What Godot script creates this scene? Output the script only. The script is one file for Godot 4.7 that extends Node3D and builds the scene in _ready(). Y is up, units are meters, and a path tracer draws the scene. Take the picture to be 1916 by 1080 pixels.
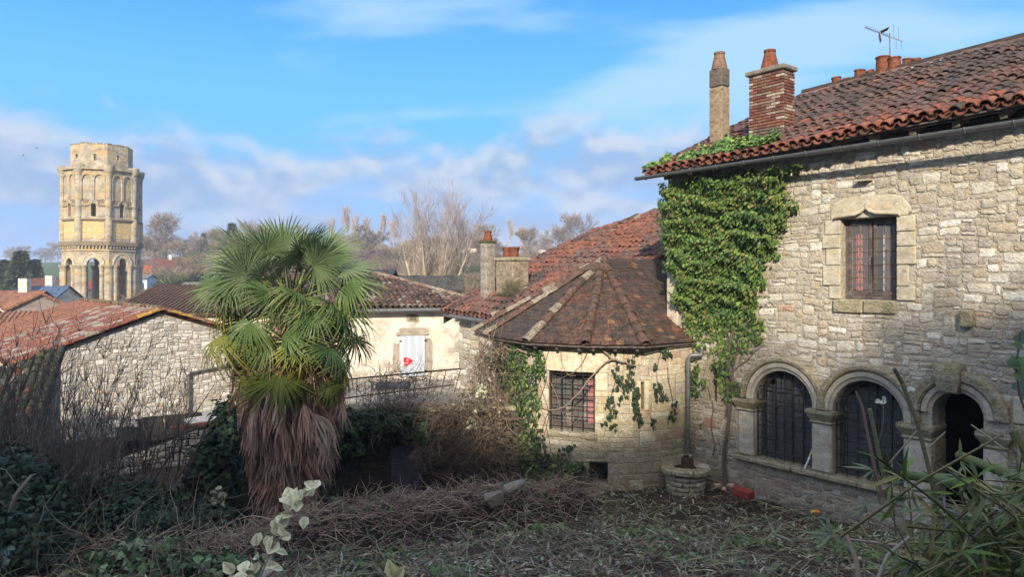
extends Node3D

# ---------------------------------------------------------------- geometry helpers
const EYE := 4.6
const R_DIR := Vector3(0.6127, 0, 0.7903)      # along the manor's facade, towards its right end
const N_DIR := Vector3(-0.7903, 0, 0.6127)     # out of the facade
var rng := RandomNumberGenerator.new()
var noise := FastNoiseLite.new()
var tex := {}
var mats := {}
var used := {}

class MB:
	var v := PackedVector3Array()
	var c := PackedColorArray()
	var i := PackedInt32Array()
	var col := Color(1, 1, 1)
	func p(a: Vector3) -> int:
		v.append(a); c.append(col)
		return v.size() - 1
	func t(a: int, b: int, d: int) -> void:      # counter-clockwise seen from outside
		i.append(a); i.append(d); i.append(b)
	func q(a: int, b: int, d: int, e: int) -> void:
		t(a, b, d); t(a, d, e)
	func quad(a: Vector3, b: Vector3, d: Vector3, e: Vector3) -> void:
		var k := p(a); p(b); p(d); p(e)
		q(k, k + 1, k + 2, k + 3)
	func tri(a: Vector3, b: Vector3, d: Vector3) -> void:
		var k := p(a); p(b); p(d)
		t(k, k + 1, k + 2)
	func box(tf: Transform3D, s: Vector3, ch := 0.0) -> void:
		# a box of size s centred on tf, with chamfered edges
		var h := s * 0.5
		var m: float = minf(ch, minf(h.x, minf(h.y, h.z)) * 0.9)
		if m <= 0.0:
			for f in [[0, 1, 2], [1, 2, 0], [2, 0, 1]]:
				for sg in [-1.0, 1.0]:
					var ps: Array[Vector3] = []
					for k in [[-1, -1], [1, -1], [1, 1], [-1, 1]]:
						var w := Vector3.ZERO
						w[f[0]] = h[f[0]] * sg
						w[f[1]] = h[f[1]] * k[0] * sg
						w[f[2]] = h[f[2]] * k[1]
						ps.append(tf * w)
					quad(ps[0], ps[1], ps[2], ps[3])
			return
		var corner := {}
		for f in 3:
			for sx in [-1, 1]:
				for sy in [-1, 1]:
					for sz in [-1, 1]:
						var w := Vector3(sx * (h.x - m), sy * (h.y - m), sz * (h.z - m))
						var sgn := Vector3(sx, sy, sz)
						w[f] += m * sgn[f]
						corner[[f, sx, sy, sz]] = tf * w
		for f in 3:
			var a := (f + 1) % 3
			var b := (f + 2) % 3
			for sg in [-1, 1]:
				var ring: Array[Vector3] = []
				for k in [[-1, -1], [1, -1], [1, 1], [-1, 1]]:
					var s3 := [0, 0, 0]
					s3[f] = sg; s3[a] = k[0] * sg; s3[b] = k[1]
					ring.append(corner[[f, s3[0], s3[1], s3[2]]])
				quad(ring[0], ring[1], ring[2], ring[3])
			for sa in [-1, 1]:
				for sb in [-1, 1]:
					var lo := [0, 0, 0]
					var hi := [0, 0, 0]
					lo[a] = sa; lo[b] = sb; lo[f] = -1
					hi[a] = sa; hi[b] = sb; hi[f] = 1
					var p1: Vector3 = corner[[a, lo[0], lo[1], lo[2]]]
					var p2: Vector3 = corner[[b, lo[0], lo[1], lo[2]]]
					var p3: Vector3 = corner[[b, hi[0], hi[1], hi[2]]]
					var p4: Vector3 = corner[[a, hi[0], hi[1], hi[2]]]
					if sa * sb > 0: quad(p1, p2, p3, p4)
					else: quad(p2, p1, p4, p3)
		for sx in [-1, 1]:
			for sy in [-1, 1]:
				for sz in [-1, 1]:
					var p1: Vector3 = corner[[0, sx, sy, sz]]
					var p2: Vector3 = corner[[1, sx, sy, sz]]
					var p3: Vector3 = corner[[2, sx, sy, sz]]
					if sx * sy * sz > 0: tri(p1, p2, p3)
					else: tri(p1, p3, p2)
	func tube(pts: Array, rad: Array, n := 6, caps := true) -> void:
		# a tube through pts with one radius at each
		var prev := -1
		var last := Vector3.UP
		for k in pts.size():
			var d: Vector3 = (pts[mini(k + 1, pts.size() - 1)] - pts[maxi(k - 1, 0)]).normalized()
			var u := d.cross(Vector3.UP if absf(d.y) < 0.95 else Vector3.RIGHT).normalized()
			if k > 0:
				u = (last - d * last.dot(d)).normalized()
			last = u
			var w := d.cross(u)
			var k0 := v.size()
			for j in n:
				var an := TAU * j / n
				p(pts[k] + (u * cos(an) + w * sin(an)) * rad[k])
			if prev >= 0:
				for j in n:
					q(prev + j, prev + (j + 1) % n, k0 + (j + 1) % n, k0 + j)
			elif caps:
				for j in range(1, n - 1): t(k0, k0 + j + 1, k0 + j)
			prev = k0
		if caps:
			for j in range(1, n - 1): t(prev, prev + j, prev + j + 1)
	func lathe(tf: Transform3D, prof: Array, n := 16, a0 := 0.0, a1 := TAU) -> void:
		# prof: Vector2(radius, height) from bottom to top, outside; each band gets its own edge
		for k in prof.size() - 1:
			var k0 := v.size()
			for j in n + 1:
				var an := a0 + (a1 - a0) * j / n
				for e in 2:
					var r: Vector2 = prof[k + e]
					p(tf * Vector3(r.x * sin(an), r.y, r.x * cos(an)))
			for j in n:
				q(k0 + j * 2, k0 + j * 2 + 2, k0 + j * 2 + 3, k0 + j * 2 + 1)
	func done(smooth := false) -> ArrayMesh:
		var m := ArrayMesh.new()
		if i.is_empty(): return m
		var a := []
		a.resize(Mesh.ARRAY_MAX)
		a[Mesh.ARRAY_VERTEX] = v
		a[Mesh.ARRAY_COLOR] = c
		a[Mesh.ARRAY_INDEX] = i
		if smooth:
			var nn := PackedVector3Array()
			nn.resize(v.size())
			for k in range(0, i.size(), 3):
				var w := (v[i[k + 2]] - v[i[k]]).cross(v[i[k + 1]] - v[i[k]])
				nn[i[k]] += w; nn[i[k + 1]] += w; nn[i[k + 2]] += w
			for k in nn.size():
				nn[k] = nn[k].normalized() if nn[k].length_squared() > 1e-20 else Vector3.UP
			a[Mesh.ARRAY_NORMAL] = nn
		m.add_surface_from_arrays(Mesh.PRIMITIVE_TRIANGLES, a)
		return m

func at(x: float, y: float, depth: float) -> Vector3:
	return Vector3((x - 958.0) / 1330.0 * depth, EYE + (517.0 - y) / 1330.0 * depth, -depth)

func numbered(called: String) -> String:
	var k: int = used.get(called, -1) + 1
	used[called] = k
	return called if k == 0 else "%s_%03d" % [called, k]

func tag(o: Node3D, label: String, category := "", group := "", kind := "") -> Node3D:
	if label: o.set_meta("label", label)
	if category: o.set_meta("category", category)
	if group: o.set_meta("group", group)
	if kind: o.set_meta("kind", kind)
	return o

func thing(called: String, label: String, category: String, tf := Transform3D(), group := "") -> Node3D:
	var o := Node3D.new()
	o.name = numbered(called)
	add_child(o)
	o.transform = tf
	tag(o, label, category, group)
	return o

func part(called: String, mesh: Mesh, m: Material, parent: Node3D, tf := Transform3D()) -> MeshInstance3D:
	var o := MeshInstance3D.new()
	o.name = numbered(called) if parent == self else called
	o.mesh = mesh
	o.material_override = m
	parent.add_child(o, true)
	o.transform = tf
	return o

func scatter(called: String, mesh: Mesh, m: Material, parent: Node3D, tfs: Array, cols: Array) -> MultiMeshInstance3D:
	var mm := MultiMesh.new()
	mm.transform_format = MultiMesh.TRANSFORM_3D
	mm.use_colors = true
	mm.mesh = mesh
	mm.instance_count = tfs.size()
	for k in tfs.size():
		mm.set_instance_transform(k, tfs[k])
		mm.set_instance_color(k, cols[k])
	var o := MultiMeshInstance3D.new()
	o.name = numbered(called) if parent == self else called
	o.multimesh = mm
	o.material_override = m
	parent.add_child(o, true)
	o.set_meta("kind", "stuff")
	return o

func seen_size(w: Vector3) -> float:      # how large one metre at w looks; 0 outside the view
	var z := -w.z
	if z < 0.5: return 0.0
	var sx := w.x / z
	var sy := (w.y - EYE) / z
	if absf(sx) > 0.75 or sy > 0.42 or sy < -0.46: return 0.0
	return 1.0 / z

# pieces: [{m: mesh index, tf, c: colour, s: size}]; the ones that show largest become parts, the rest one mass
func pieces(parent: Node3D, called: String, meshes: Array, m: Material, list: Array, limit: int, rest_name: String) -> void:
	for e in list:
		e.r = seen_size(parent.transform * e.tf.origin) * e.s
	list.sort_custom(func(a, b): return a.r > b.r)
	var rest := {}
	var shades := {}
	for k in list.size():
		var e = list[k]
		if k < limit and e.r > 0.0:
			var key := Vector3i(Vector3(e.c.r, e.c.g, e.c.b) * 40.0)
			if not shades.has(key):
				var mm: StandardMaterial3D = m.duplicate()
				mm.vertex_color_use_as_albedo = false
				mm.albedo_color = e.c.linear_to_srgb()
				shades[key] = mm
			part(called, meshes[e.m], shades[key], parent, e.tf)
		else:
			if not rest.has(e.m): rest[e.m] = [[], []]
			rest[e.m][0].append(e.tf)
			rest[e.m][1].append(e.c)
	for k in rest:
		scatter(rest_name, meshes[k], m, parent, rest[k][0], rest[k][1])

func spin(v3: Vector3, axis: Vector3, an: float) -> Vector3:
	return v3.rotated(axis, an)

func look(fwd: Vector3, up := Vector3.UP) -> Basis:     # z along fwd, y near up
	var z := fwd.normalized()
	if absf(z.dot(up.normalized())) > 0.99: up = Vector3.RIGHT if absf(z.x) < 0.9 else Vector3.UP
	var x := up.cross(z).normalized()
	return Basis(x, z.cross(x), z)

func rf(a: float, b: float) -> float:
	return rng.randf_range(a, b)

func smooth(a: float, b: float, x: float) -> float:
	return smoothstep(a, b, x)

# ---------------------------------------------------------------- textures and materials
func nz(sd: int, f: float, oct := 5, kind := FastNoiseLite.TYPE_SIMPLEX_SMOOTH, gain := 0.5) -> FastNoiseLite:
	var n := FastNoiseLite.new()
	n.seed = sd; n.frequency = f; n.fractal_octaves = oct; n.noise_type = kind; n.fractal_gain = gain
	n.fractal_type = FastNoiseLite.FRACTAL_FBM
	return n

func layers(size: int, sd: int, base_lo: Color, base_hi: Color, spots: Array, fa := 0.012, fb := 0.11) -> ImageTexture:
	# two noises make the ground tone; each of spots [frequency, threshold 0..1, softness, colour, strength] lays flecks over it
	var a := nz(sd, fa).get_seamless_image(size, size).get_data()
	var b := nz(sd + 1, fb, 3).get_seamless_image(size, size).get_data()
	var sp := []
	for k in spots.size():
		sp.append(nz(sd + 10 + k, spots[k][0], 4).get_seamless_image(size, size).get_data())
	var out := PackedByteArray()
	out.resize(size * size * 3)
	for k in size * size:
		var w := (a[k] * 0.6 + b[k] * 0.4) / 255.0
		w = clampf((w - 0.2) / 0.6, 0.0, 1.0)
		var r := lerpf(base_lo.r, base_hi.r, w)
		var g := lerpf(base_lo.g, base_hi.g, w)
		var bl := lerpf(base_lo.b, base_hi.b, w)
		for s in sp.size():
			var e = spots[s]
			var x: float = (sp[s][k] / 255.0 - e[1]) / e[2]
			if x > 0.0:
				x = minf(x, 1.0) * e[4]
				var c: Color = e[3]
				r = lerpf(r, c.r, x); g = lerpf(g, c.g, x); bl = lerpf(bl, c.b, x)
		out[k * 3] = int(clampf(r, 0, 1) * 255); out[k * 3 + 1] = int(clampf(g, 0, 1) * 255); out[k * 3 + 2] = int(clampf(bl, 0, 1) * 255)
	var im := Image.create_from_data(size, size, false, Image.FORMAT_RGB8, out)
	return ImageTexture.create_from_image(im)

func relief(size: int, sd: int, f: float, oct := 5) -> ImageTexture:
	return ImageTexture.create_from_image(nz(sd, f, oct, FastNoiseLite.TYPE_SIMPLEX_SMOOTH, 0.6).get_seamless_image(size, size))

func mat(called: String, lin: Color, rough := 0.9, t: Texture2D = null, scale := 1.0, bump: Texture2D = null, cm := 0.0, vc := false, metal := 0.0) -> StandardMaterial3D:
	var m := StandardMaterial3D.new()
	m.resource_name = called
	m.albedo_color = lin.linear_to_srgb()
	m.roughness = rough
	m.metallic = metal
	m.metallic_specular = 0.35
	m.uv1_triplanar = true
	m.uv1_world_triplanar = true
	m.uv1_scale = Vector3.ONE * scale
	m.albedo_texture = t
	if bump:
		m.heightmap_enabled = true
		m.heightmap_texture = bump
		m.heightmap_scale = cm
	m.vertex_color_use_as_albedo = vc
	mats[called] = m
	return m

func leafy(called: String, lin: Color, back: float, rough := 0.6) -> StandardMaterial3D:
	var m := mat(called, lin, rough, null, 1.0, null, 0.0, true)
	m.cull_mode = BaseMaterial3D.CULL_DISABLED
	m.backlight_enabled = back > 0.0
	m.backlight = Color(back, back, back).linear_to_srgb()
	m.metallic_specular = 0.4
	return m

func gray(x: float) -> Color:
	return Color(x, x, x)

func make_materials() -> void:
	# textures are multipliers round 0.6 (sRGB) unless they hold the colour themselves
	tex.stone = layers(512, 11, Color(0.7, 0.69, 0.67), Color(0.96, 0.96, 0.95), [[0.02, 0.62, 0.14, Color(0.58, 0.57, 0.55), 0.6], [0.04, 0.68, 0.08, Color(1, 1, 0.98), 0.7], [0.012, 0.62, 0.16, Color(0.84, 0.75, 0.58), 0.4]], 0.01, 0.06)
	tex.clay = layers(512, 31, Color(0.5, 0.49, 0.49), Color(0.8, 0.79, 0.77), [[0.006, 0.53, 0.16, Color(0.36, 0.38, 0.38), 0.75], [0.03, 0.6, 0.1, Color(0.33, 0.34, 0.33), 0.6], [0.04, 0.65, 0.06, Color(0.95, 1, 0.96), 0.7], [0.015, 0.66, 0.1, Color(0.8, 0.9, 0.55), 0.35]])
	tex.plaster = layers(512, 51, Color(0.84, 0.82, 0.8), Color(1, 1, 1), [[0.008, 0.6, 0.2, Color(0.66, 0.63, 0.6), 0.6], [0.05, 0.7, 0.1, Color(0.75, 0.72, 0.68), 0.5]], 0.006)
	tex.tower = layers(512, 71, Color(0.76, 0.74, 0.7), Color(1, 1, 1), [[0.01, 0.56, 0.15, Color(0.97, 0.82, 0.5), 0.6], [0.014, 0.57, 0.14, Color(0.68, 0.66, 0.64), 0.7], [0.05, 0.66, 0.1, Color(1, 0.97, 0.9), 0.5], [0.03, 0.66, 0.1, Color(0.6, 0.58, 0.56), 0.4]], 0.01)
	tex.moss = layers(512, 91, Color(0.66, 0.64, 0.6), Color(0.95, 0.94, 0.91), [[0.012, 0.56, 0.16, Color(0.6, 0.6, 0.4), 0.6], [0.03, 0.62, 0.12, Color(0.45, 0.44, 0.4), 0.6], [0.05, 0.66, 0.08, Color(1, 1, 0.97), 0.6]], 0.01, 0.06)
	tex.render = layers(512, 191, Color(0.72, 0.7, 0.67), Color(1, 1, 0.98), [[0.009, 0.55, 0.2, Color(0.62, 0.58, 0.53), 0.7], [0.02, 0.63, 0.12, Color(0.5, 0.48, 0.46), 0.5], [0.05, 0.7, 0.06, Color(1, 1, 1), 0.6]], 0.008, 0.07)
	tex.wood = layers(256, 111, Color(0.55, 0.53, 0.5), Color(1, 1, 1), [[0.04, 0.62, 0.1, Color(0.4, 0.38, 0.36), 0.6]])
	tex.soil = layers(512, 131, Color(0.3, 0.28, 0.25), Color(0.9, 0.85, 0.8), [[0.05, 0.6, 0.08, Color(0.55, 0.6, 0.4), 0.6], [0.09, 0.64, 0.06, Color(1, 0.96, 0.9), 0.6]], 0.02, 0.15)
	tex.brick = layers(512, 151, Color(0.55, 0.52, 0.5), Color(0.95, 0.93, 0.9), [[0.03, 0.62, 0.1, Color(0.35, 0.35, 0.34), 0.6]])
	tex.field = layers(256, 171, Color(0.75, 0.75, 0.7), Color(1, 1, 1), [[0.03, 0.6, 0.2, Color(0.7, 0.66, 0.55), 0.4]])
	tex.rough = relief(512, 201, 0.035, 6)
	tex.fine = relief(256, 221, 0.09, 5)
	mat("limestone", Color(1, 1, 1), 0.95, tex.stone, 1.1, tex.rough, 2.2, true)
	mat("mortar", Color(0.6, 0.55, 0.47), 0.97, tex.stone, 0.9, tex.rough, 3.0)
	mat("mossy_stone", Color(0.58, 0.53, 0.42), 0.95, tex.moss, 1.1, tex.rough, 2.4)
	mat("dressed_stone", Color(0.72, 0.655, 0.52), 0.92, tex.stone, 0.7, tex.rough, 0.8)
	mat("grey_stone", Color(0.72, 0.67, 0.58), 0.92, tex.stone, 0.8, tex.rough, 0.35)
	mat("clay", Color(1, 1, 1), 0.85, tex.clay, 1.4, tex.fine, 0.5, true)
	mat("plain_clay", Color(0.5, 0.17, 0.1), 0.85, tex.clay, 2.0, tex.fine, 0.5)
	mat("brick", Color(1, 1, 1), 0.92, tex.brick, 2.0, tex.fine, 0.8, true)
	mat("roof_board", Color(0.1, 0.075, 0.06), 0.95, tex.wood, 1.0)
	mat("old_wood", Color(0.3, 0.26, 0.21), 0.9, tex.wood, 1.5, tex.fine, 0.6)
	mat("dark_wood", Color(0.2, 0.17, 0.16), 0.75, tex.wood, 2.0)
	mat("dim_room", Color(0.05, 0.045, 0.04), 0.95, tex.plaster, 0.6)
	mat("zinc", Color(0.22, 0.24, 0.25), 0.5, tex.plaster, 1.5, null, 0.0, false, 0.5)
	mat("grey_frame", Color(0.13, 0.135, 0.145), 0.7, tex.wood, 2.0)
	mat("iron", Color(0.025, 0.022, 0.022), 0.6)
	mat("red_curtain", Color(0.42, 0.09, 0.09), 0.95)
	mat("pale_curtain", Color(0.75, 0.62, 0.6), 0.95)
	var g := mat("glass", Color(0.8, 0.85, 0.9), 0.04)
	g.albedo_color.a = 0.12
	g.transparency = BaseMaterial3D.TRANSPARENCY_ALPHA
	g.uv1_triplanar = false
	g.metallic_specular = 0.2
	mat("cream_plaster", Color(0.8, 0.745, 0.65), 0.95, tex.plaster, 0.35, tex.rough, 0.6)
	mat("stained_plaster", Color(0.45, 0.4, 0.33), 0.95, tex.plaster, 0.6)
	mat("white_paint", Color(0.56, 0.59, 0.63), 0.6)
	mat("blue_white_paint", Color(0.46, 0.51, 0.58), 0.6)
	mat("tower_stone", Color(0.52, 0.46, 0.36), 0.95, tex.tower, 0.1, tex.rough, 6.0)
	mat("tower_pale", Color(0.68, 0.62, 0.5), 0.95, tex.tower, 0.3, tex.rough, 6.0)
	mat("tower_dark", Color(0.31, 0.26, 0.2), 0.95, tex.tower, 0.3, tex.rough, 6.0)
	mat("slate", Color(0.12, 0.16, 0.26), 0.6, tex.plaster, 0.5)
	mat("pale_slate", Color(0.25, 0.34, 0.52), 0.5, tex.plaster, 0.5)
	mat("bark", Color(1, 1, 1), 0.95, tex.wood, 1.5, null, 0.0, true)
	mat("fibre", Color(0.11, 0.075, 0.05), 0.98, tex.wood, 3.0, tex.fine, 2.0)
	mat("soil", Color(1, 1, 1), 0.98, tex.soil, 1.1, tex.rough, 4.0, true)
	mat("vine_mound_soil", Color(0.075, 0.055, 0.045), 0.98, tex.soil, 1.4, tex.rough, 4.0)
	leafy("leaf", Color(1, 1, 1), 0.25)
	leafy("dry_leaf", Color(1, 1, 1), 0.12, 0.85)
	leafy("palm_leaf", Color(1, 1, 1), 0.36, 0.42)
	leafy("twig", Color(1, 1, 1), 0.0, 0.9)
	var dk := mat("needle", Color(1, 1, 1), 0.9, null, 1.0, null, 0.0, true)
	dk.cull_mode = BaseMaterial3D.CULL_DISABLED
	mat("red_paint", Color(0.72, 0.02, 0.035), 0.4)
	mat("plastic_white", Color(0.8, 0.82, 0.85), 0.4)
	mat("red_clay_block", Color(0.5, 0.1, 0.085), 0.8, tex.brick, 2.5)
	mat("orange_plastic", Color(0.9, 0.3, 0.05), 0.5)
	mat("blue_plastic", Color(0.1, 0.25, 0.5), 0.5)
	mat("blue_cloth", Color(0.24, 0.28, 0.42), 0.85, tex.plaster, 2.0)
	mat("panel_paint", Color(0.085, 0.08, 0.11), 0.7, tex.plaster, 1.0)
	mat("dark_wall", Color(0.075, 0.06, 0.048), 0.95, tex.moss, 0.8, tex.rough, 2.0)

func _ready() -> void:
	# camera
	var cam := Camera3D.new()
	cam.name = "camera"
	cam.projection = Camera3D.PROJECTION_FRUSTUM
	cam.near = 0.1
	cam.far = 3000.0
	cam.size = 2.0 * 0.1 * 540.0 / 1330.0
	cam.frustum_offset = Vector2(0, -0.1 * 23.0 / 1330.0)
	cam.position = Vector3(0, EYE, 0)
	add_child(cam)
	cam.current = true
	# sky, exposure
	var env := Environment.new()
	env.background_mode = Environment.BG_SKY
	env.sky = Sky.new()
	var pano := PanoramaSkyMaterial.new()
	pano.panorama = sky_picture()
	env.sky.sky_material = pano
	env.background_energy_multiplier = 1.0
	env.tonemap_mode = Environment.TONE_MAPPER_LINEAR
	env.tonemap_exposure = 1.8
	env.sdfgi_enabled = true
	env.ssao_enabled = true
	env.ssil_enabled = true
	var we := WorldEnvironment.new()
	we.name = "world_environment"
	we.environment = env
	add_child(we)
	# sun: low behind the viewer's left shoulder
	var sun := DirectionalLight3D.new()
	sun.name = "sun"
	sun.light_energy = 1.2
	sun.light_color = Color(1.0, 0.945, 0.86)
	sun.light_angular_distance = 1.6
	sun.shadow_enabled = true
	var el := deg_to_rad(26.0)
	var az := deg_to_rad(-9.0)
	var towards := Vector3(sin(az) * cos(el), sin(el), cos(az) * cos(el))
	sun.basis = Basis.looking_at(-towards)
	add_child(sun)
	# the far hills pale a little
	env.fog_enabled = true
	env.fog_density = 0.0008
	env.fog_light_color = Color(0.85, 0.88, 0.95)

	rng.seed = 4711
	noise.seed = 5
	noise.frequency = 0.35
	noise.fractal_octaves = 3
	make_materials()
	build_ground()
	build_manor()
	build_turret()
	build_wing()
	build_white_house()
	build_gable_house()
	build_tower()
	build_town()
	build_far_trees()
	build_big_trees()
	build_palm()
	build_garden()
	build_left_side()
	build_ivy()
	build_foreground()

func sky_picture() -> ImageTexture:
	var w := 2048
	var h := 1024
	var big := nz(7, 1.0, 6, FastNoiseLite.TYPE_SIMPLEX_SMOOTH, 0.52)
	var wisp := nz(8, 1.0, 5, FastNoiseLite.TYPE_SIMPLEX_SMOOTH, 0.55)
	var shape := nz(9, 1.0, 2)
	var lit := nz(10, 1.0, 4)
	var out := PackedFloat32Array()
	out.resize(w * h * 3)
	var sun_at := Vector3(sin(deg_to_rad(-9.0)) * cos(deg_to_rad(26.0)), sin(deg_to_rad(26.0)), cos(deg_to_rad(-9.0)) * cos(deg_to_rad(26.0)))
	for y in h:
		var el := (0.5 - (y + 0.5) / h) * PI
		if y > h / 2 + 4:
			for x in w:
				var k := (y * w + x) * 3
				out[k] = 0.2; out[k + 1] = 0.19; out[k + 2] = 0.17
			continue
		var deg := rad_to_deg(el)
		var t := clampf(deg / 24.0, 0.0, 1.0)
		# clear blue, deepening upwards
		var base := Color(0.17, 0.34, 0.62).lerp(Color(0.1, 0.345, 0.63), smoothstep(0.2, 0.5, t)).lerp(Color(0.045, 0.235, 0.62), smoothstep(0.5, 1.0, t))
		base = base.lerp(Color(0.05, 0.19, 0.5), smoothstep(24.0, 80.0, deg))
		var ce := cos(el)
		var se := sin(el)
		for x in w:
			var a := (x + 0.5) / w * TAU
			# the middle of the picture looks along -z
			var d := Vector3(0, se, 0)
			d.x = sin(a) * ce
			d.z = -cos(a) * ce
			var c := base
			var den := se + 0.16
			# high wisps; thicker and whiter above the view, added to fill the shade
			var p := Vector3(d.x / den, 0.0, d.z / den)
			var wv := wisp.get_noise_3d(p.x * 0.6 + p.z * 0.25, 3.0, p.z * 1.7 - p.x * 0.35)
			var band := shape.get_noise_3d(d.x * 1.3 + 2.4, d.y * 2.5, d.z * 1.3)
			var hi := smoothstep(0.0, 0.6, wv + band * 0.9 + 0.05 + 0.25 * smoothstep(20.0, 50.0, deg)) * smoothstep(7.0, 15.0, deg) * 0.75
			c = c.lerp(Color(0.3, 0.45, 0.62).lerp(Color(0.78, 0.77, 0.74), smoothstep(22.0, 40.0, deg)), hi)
			# the bank of cloud over the horizon: heaped tops, lit from behind the viewer
			var wide := 11.6 + 3.0 * shape.get_noise_3d(d.x * 2.0, 9.0, d.z * 2.0)
			var up := 0.0
			var here := 0.0
			for pass_ in 2:
				var yy := d.y + 0.022 * pass_
				var heap := 1.0 - absf(big.get_noise_3d(d.x * 4.6, yy * 9.0, d.z * 4.6)) * 2.2
				var fine := big.get_noise_3d(d.x * 13.0, yy * 24.0, d.z * 13.0)
				var v := wide - deg - 1.2 * pass_ + 2.6 * (heap - 0.5) + 1.5 * fine
				if pass_ == 0: here = v
				else: up = v
			var cover := smoothstep(-0.8, 3.4, here)
			var gaps := big.get_noise_3d(d.x * 2.6 + 5.0, d.y * 8.0 + 1.0, d.z * 2.6) + 0.35 * big.get_noise_3d(d.x * 9.0, d.y * 18.0 + 4.0, d.z * 9.0)
			cover *= smoothstep(-0.42, 0.12, gaps + 0.14)
			var l := lit.get_noise_3d(d.x * 4.0, d.y * 12.0, d.z * 4.0)
			l = clampf(0.36 + l * 0.6 + 0.45 * smoothstep(2.8, -0.6, up) * smoothstep(4.0, 9.0, deg) + 0.3 * (here - up - 1.2), 0.0, 1.0)
			var cl := Color(0.2, 0.285, 0.44).lerp(Color(0.375, 0.42, 0.49), l)
			cl = cl.lerp(Color(0.1, 0.2, 0.5), 0.7 * smoothstep(5.5, 0.0, deg) * smoothstep(0.05, 0.6, -d.x + 0.1))
			c = c.lerp(cl, cover * 0.88)
			# brighter, whiter air round the sun
			var gl := pow(clampf(d.dot(sun_at), 0.0, 1.0), 3.0)
			c = c.lerp(Color(1.5, 1.4, 1.22), gl * 0.6)
			var k := (y * w + x) * 3
			out[k] = c.r; out[k + 1] = c.g; out[k + 2] = c.b
	var im := Image.create_from_data(w, h, false, Image.FORMAT_RGBF, out.to_byte_array())
	return ImageTexture.create_from_image(im)

# ---------------------------------------------------------------- ground
const RIDGE := [Vector2(1.2, 14.6), Vector2(-0.57, 13.0), Vector2(-2.2, 11.5), Vector2(-3.1, 10.5), Vector2(-3.8, 9.5), Vector2(-5.1, 8.9), Vector2(-9.0, 8.2), Vector2(-16.0, 7.6)]

func ridge_at(x: float, z: float) -> Vector2:     # (distance from the ridge, > 0 on the yard's side; how far along)
	var best := 1e9
	var side := 1.0
	var along := 0.0
	var run := 0.0
	for k in RIDGE.size() - 1:
		var a: Vector2 = RIDGE[k]
		var b: Vector2 = RIDGE[k + 1]
		var ab := b - a
		var f := clampf((Vector2(x, z) - a).dot(ab) / ab.length_squared(), 0.0, 1.0)
		var w := Vector2(x, z) - (a + ab * f)
		if w.length() < best:
			best = w.length()
			side = 1.0 if ab.cross(w) > 0.0 else -1.0
			along = run + ab.length() * f
		run += ab.length()
	return Vector2(best * side, along)

func ground_height(x: float, z: float) -> float:     # z: metres ahead of the viewer
	var h := 0.0
	if z < 24.0 and absf(x) < 40.0:
		h = maxf(0.0, 13.2 - z) * 0.205
		if z < 19.0:
			var r := ridge_at(x, z)
			h = lerpf(-0.5 - 0.3 * smoothstep(0.0, 5.0, -r.x), h, smoothstep(-0.8, 0.3, r.x))
			h += noise.get_noise_2d(x * 3.0, z * 3.0) * 0.1
		else:
			h = -0.6
		h = lerpf(h, -0.6, smoothstep(17.0, 20.0, z))
		return h
	h = -0.7
	h -= 0.6 * smoothstep(40.0, 100.0, z)
	var hill := smoothstep(110.0, 430.0, z) * 13.5
	hill = lerpf(hill, smoothstep(62.0, 250.0, z) * 12.5 + smoothstep(230.0, 430.0, z) * 4.0, smoothstep(-0.56, -0.47, x / maxf(z, 1.0)) * (1.0 - smoothstep(1.0, 1.6, x / maxf(z, 1.0))))
	h += hill - smoothstep(450.0, 1500.0, z) * 25.0
	h += noise.get_noise_2d(x * 0.04, z * 0.04) * 0.8 * smoothstep(60.0, 160.0, z)
	return h

func build_ground() -> void:
	var xs: Array[float] = []
	var zs: Array[float] = []
	for k in [-1600.0, -1000.0, -600.0, -400.0, -300.0, -220.0, -160.0, -120.0, -90.0, -70.0, -55.0, -45.0, -38.0, -32.0, -27.0, -23.0, -20.0, -18.0, -16.5]: xs.append(k)
	var g := -15.0
	while g <= 12.0:
		xs.append(g)
		g += 0.3
	for k in [13.0, 14.0, 16.0, 19.0, 23.0, 28.0, 34.0, 42.0, 55.0, 75.0, 100.0, 140.0, 200.0, 300.0, 450.0, 700.0, 1100.0, 1600.0]: xs.append(k)
	for k in [-600.0, -200.0, -80.0, -40.0, -20.0, -10.0, -6.0, -4.0, -2.5]: zs.append(k)
	g = -1.0
	while g <= 21.0:
		zs.append(g)
		g += 0.3
	for k in [22.0, 23.0, 25.0, 28.0, 32.0, 37.0, 43.0, 50.0, 60.0, 72.0, 85.0, 100.0, 120.0, 140.0, 160.0, 180.0, 200.0, 225.0, 250.0, 280.0, 310.0, 345.0, 380.0, 420.0, 470.0, 550.0, 700.0, 1000.0, 1500.0, 2200.0]: zs.append(k)
	var mb := MB.new()
	for z in zs:
		for x in xs:
			# bare dark earth in the garden, town ground, then green fields
			var c := Color(0.19, 0.145, 0.115)
			c = c.lerp(Color(0.2, 0.18, 0.14), smoothstep(20.0, 40.0, z))
			c = c.lerp(Color(0.13, 0.3, 0.06).lerp(Color(0.24, 0.18, 0.11), smoothstep(-0.56, -0.5, x / maxf(z, 1.0))), smoothstep(90.0, 150.0, z))
			mb.col = c
			mb.p(Vector3(x, ground_height(x, maxf(z, 0.0)), -z))
	var n := xs.size()
	for j in zs.size() - 1:
		for k in n - 1:
			mb.q(j * n + k, j * n + k + 1, (j + 1) * n + k + 1, (j + 1) * n + k)
	var o := part("ground", mb.done(true), mats.soil, self)
	tag(o, "bare dark earth of the garden, running on to the green fields", "", "", "structure")

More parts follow.
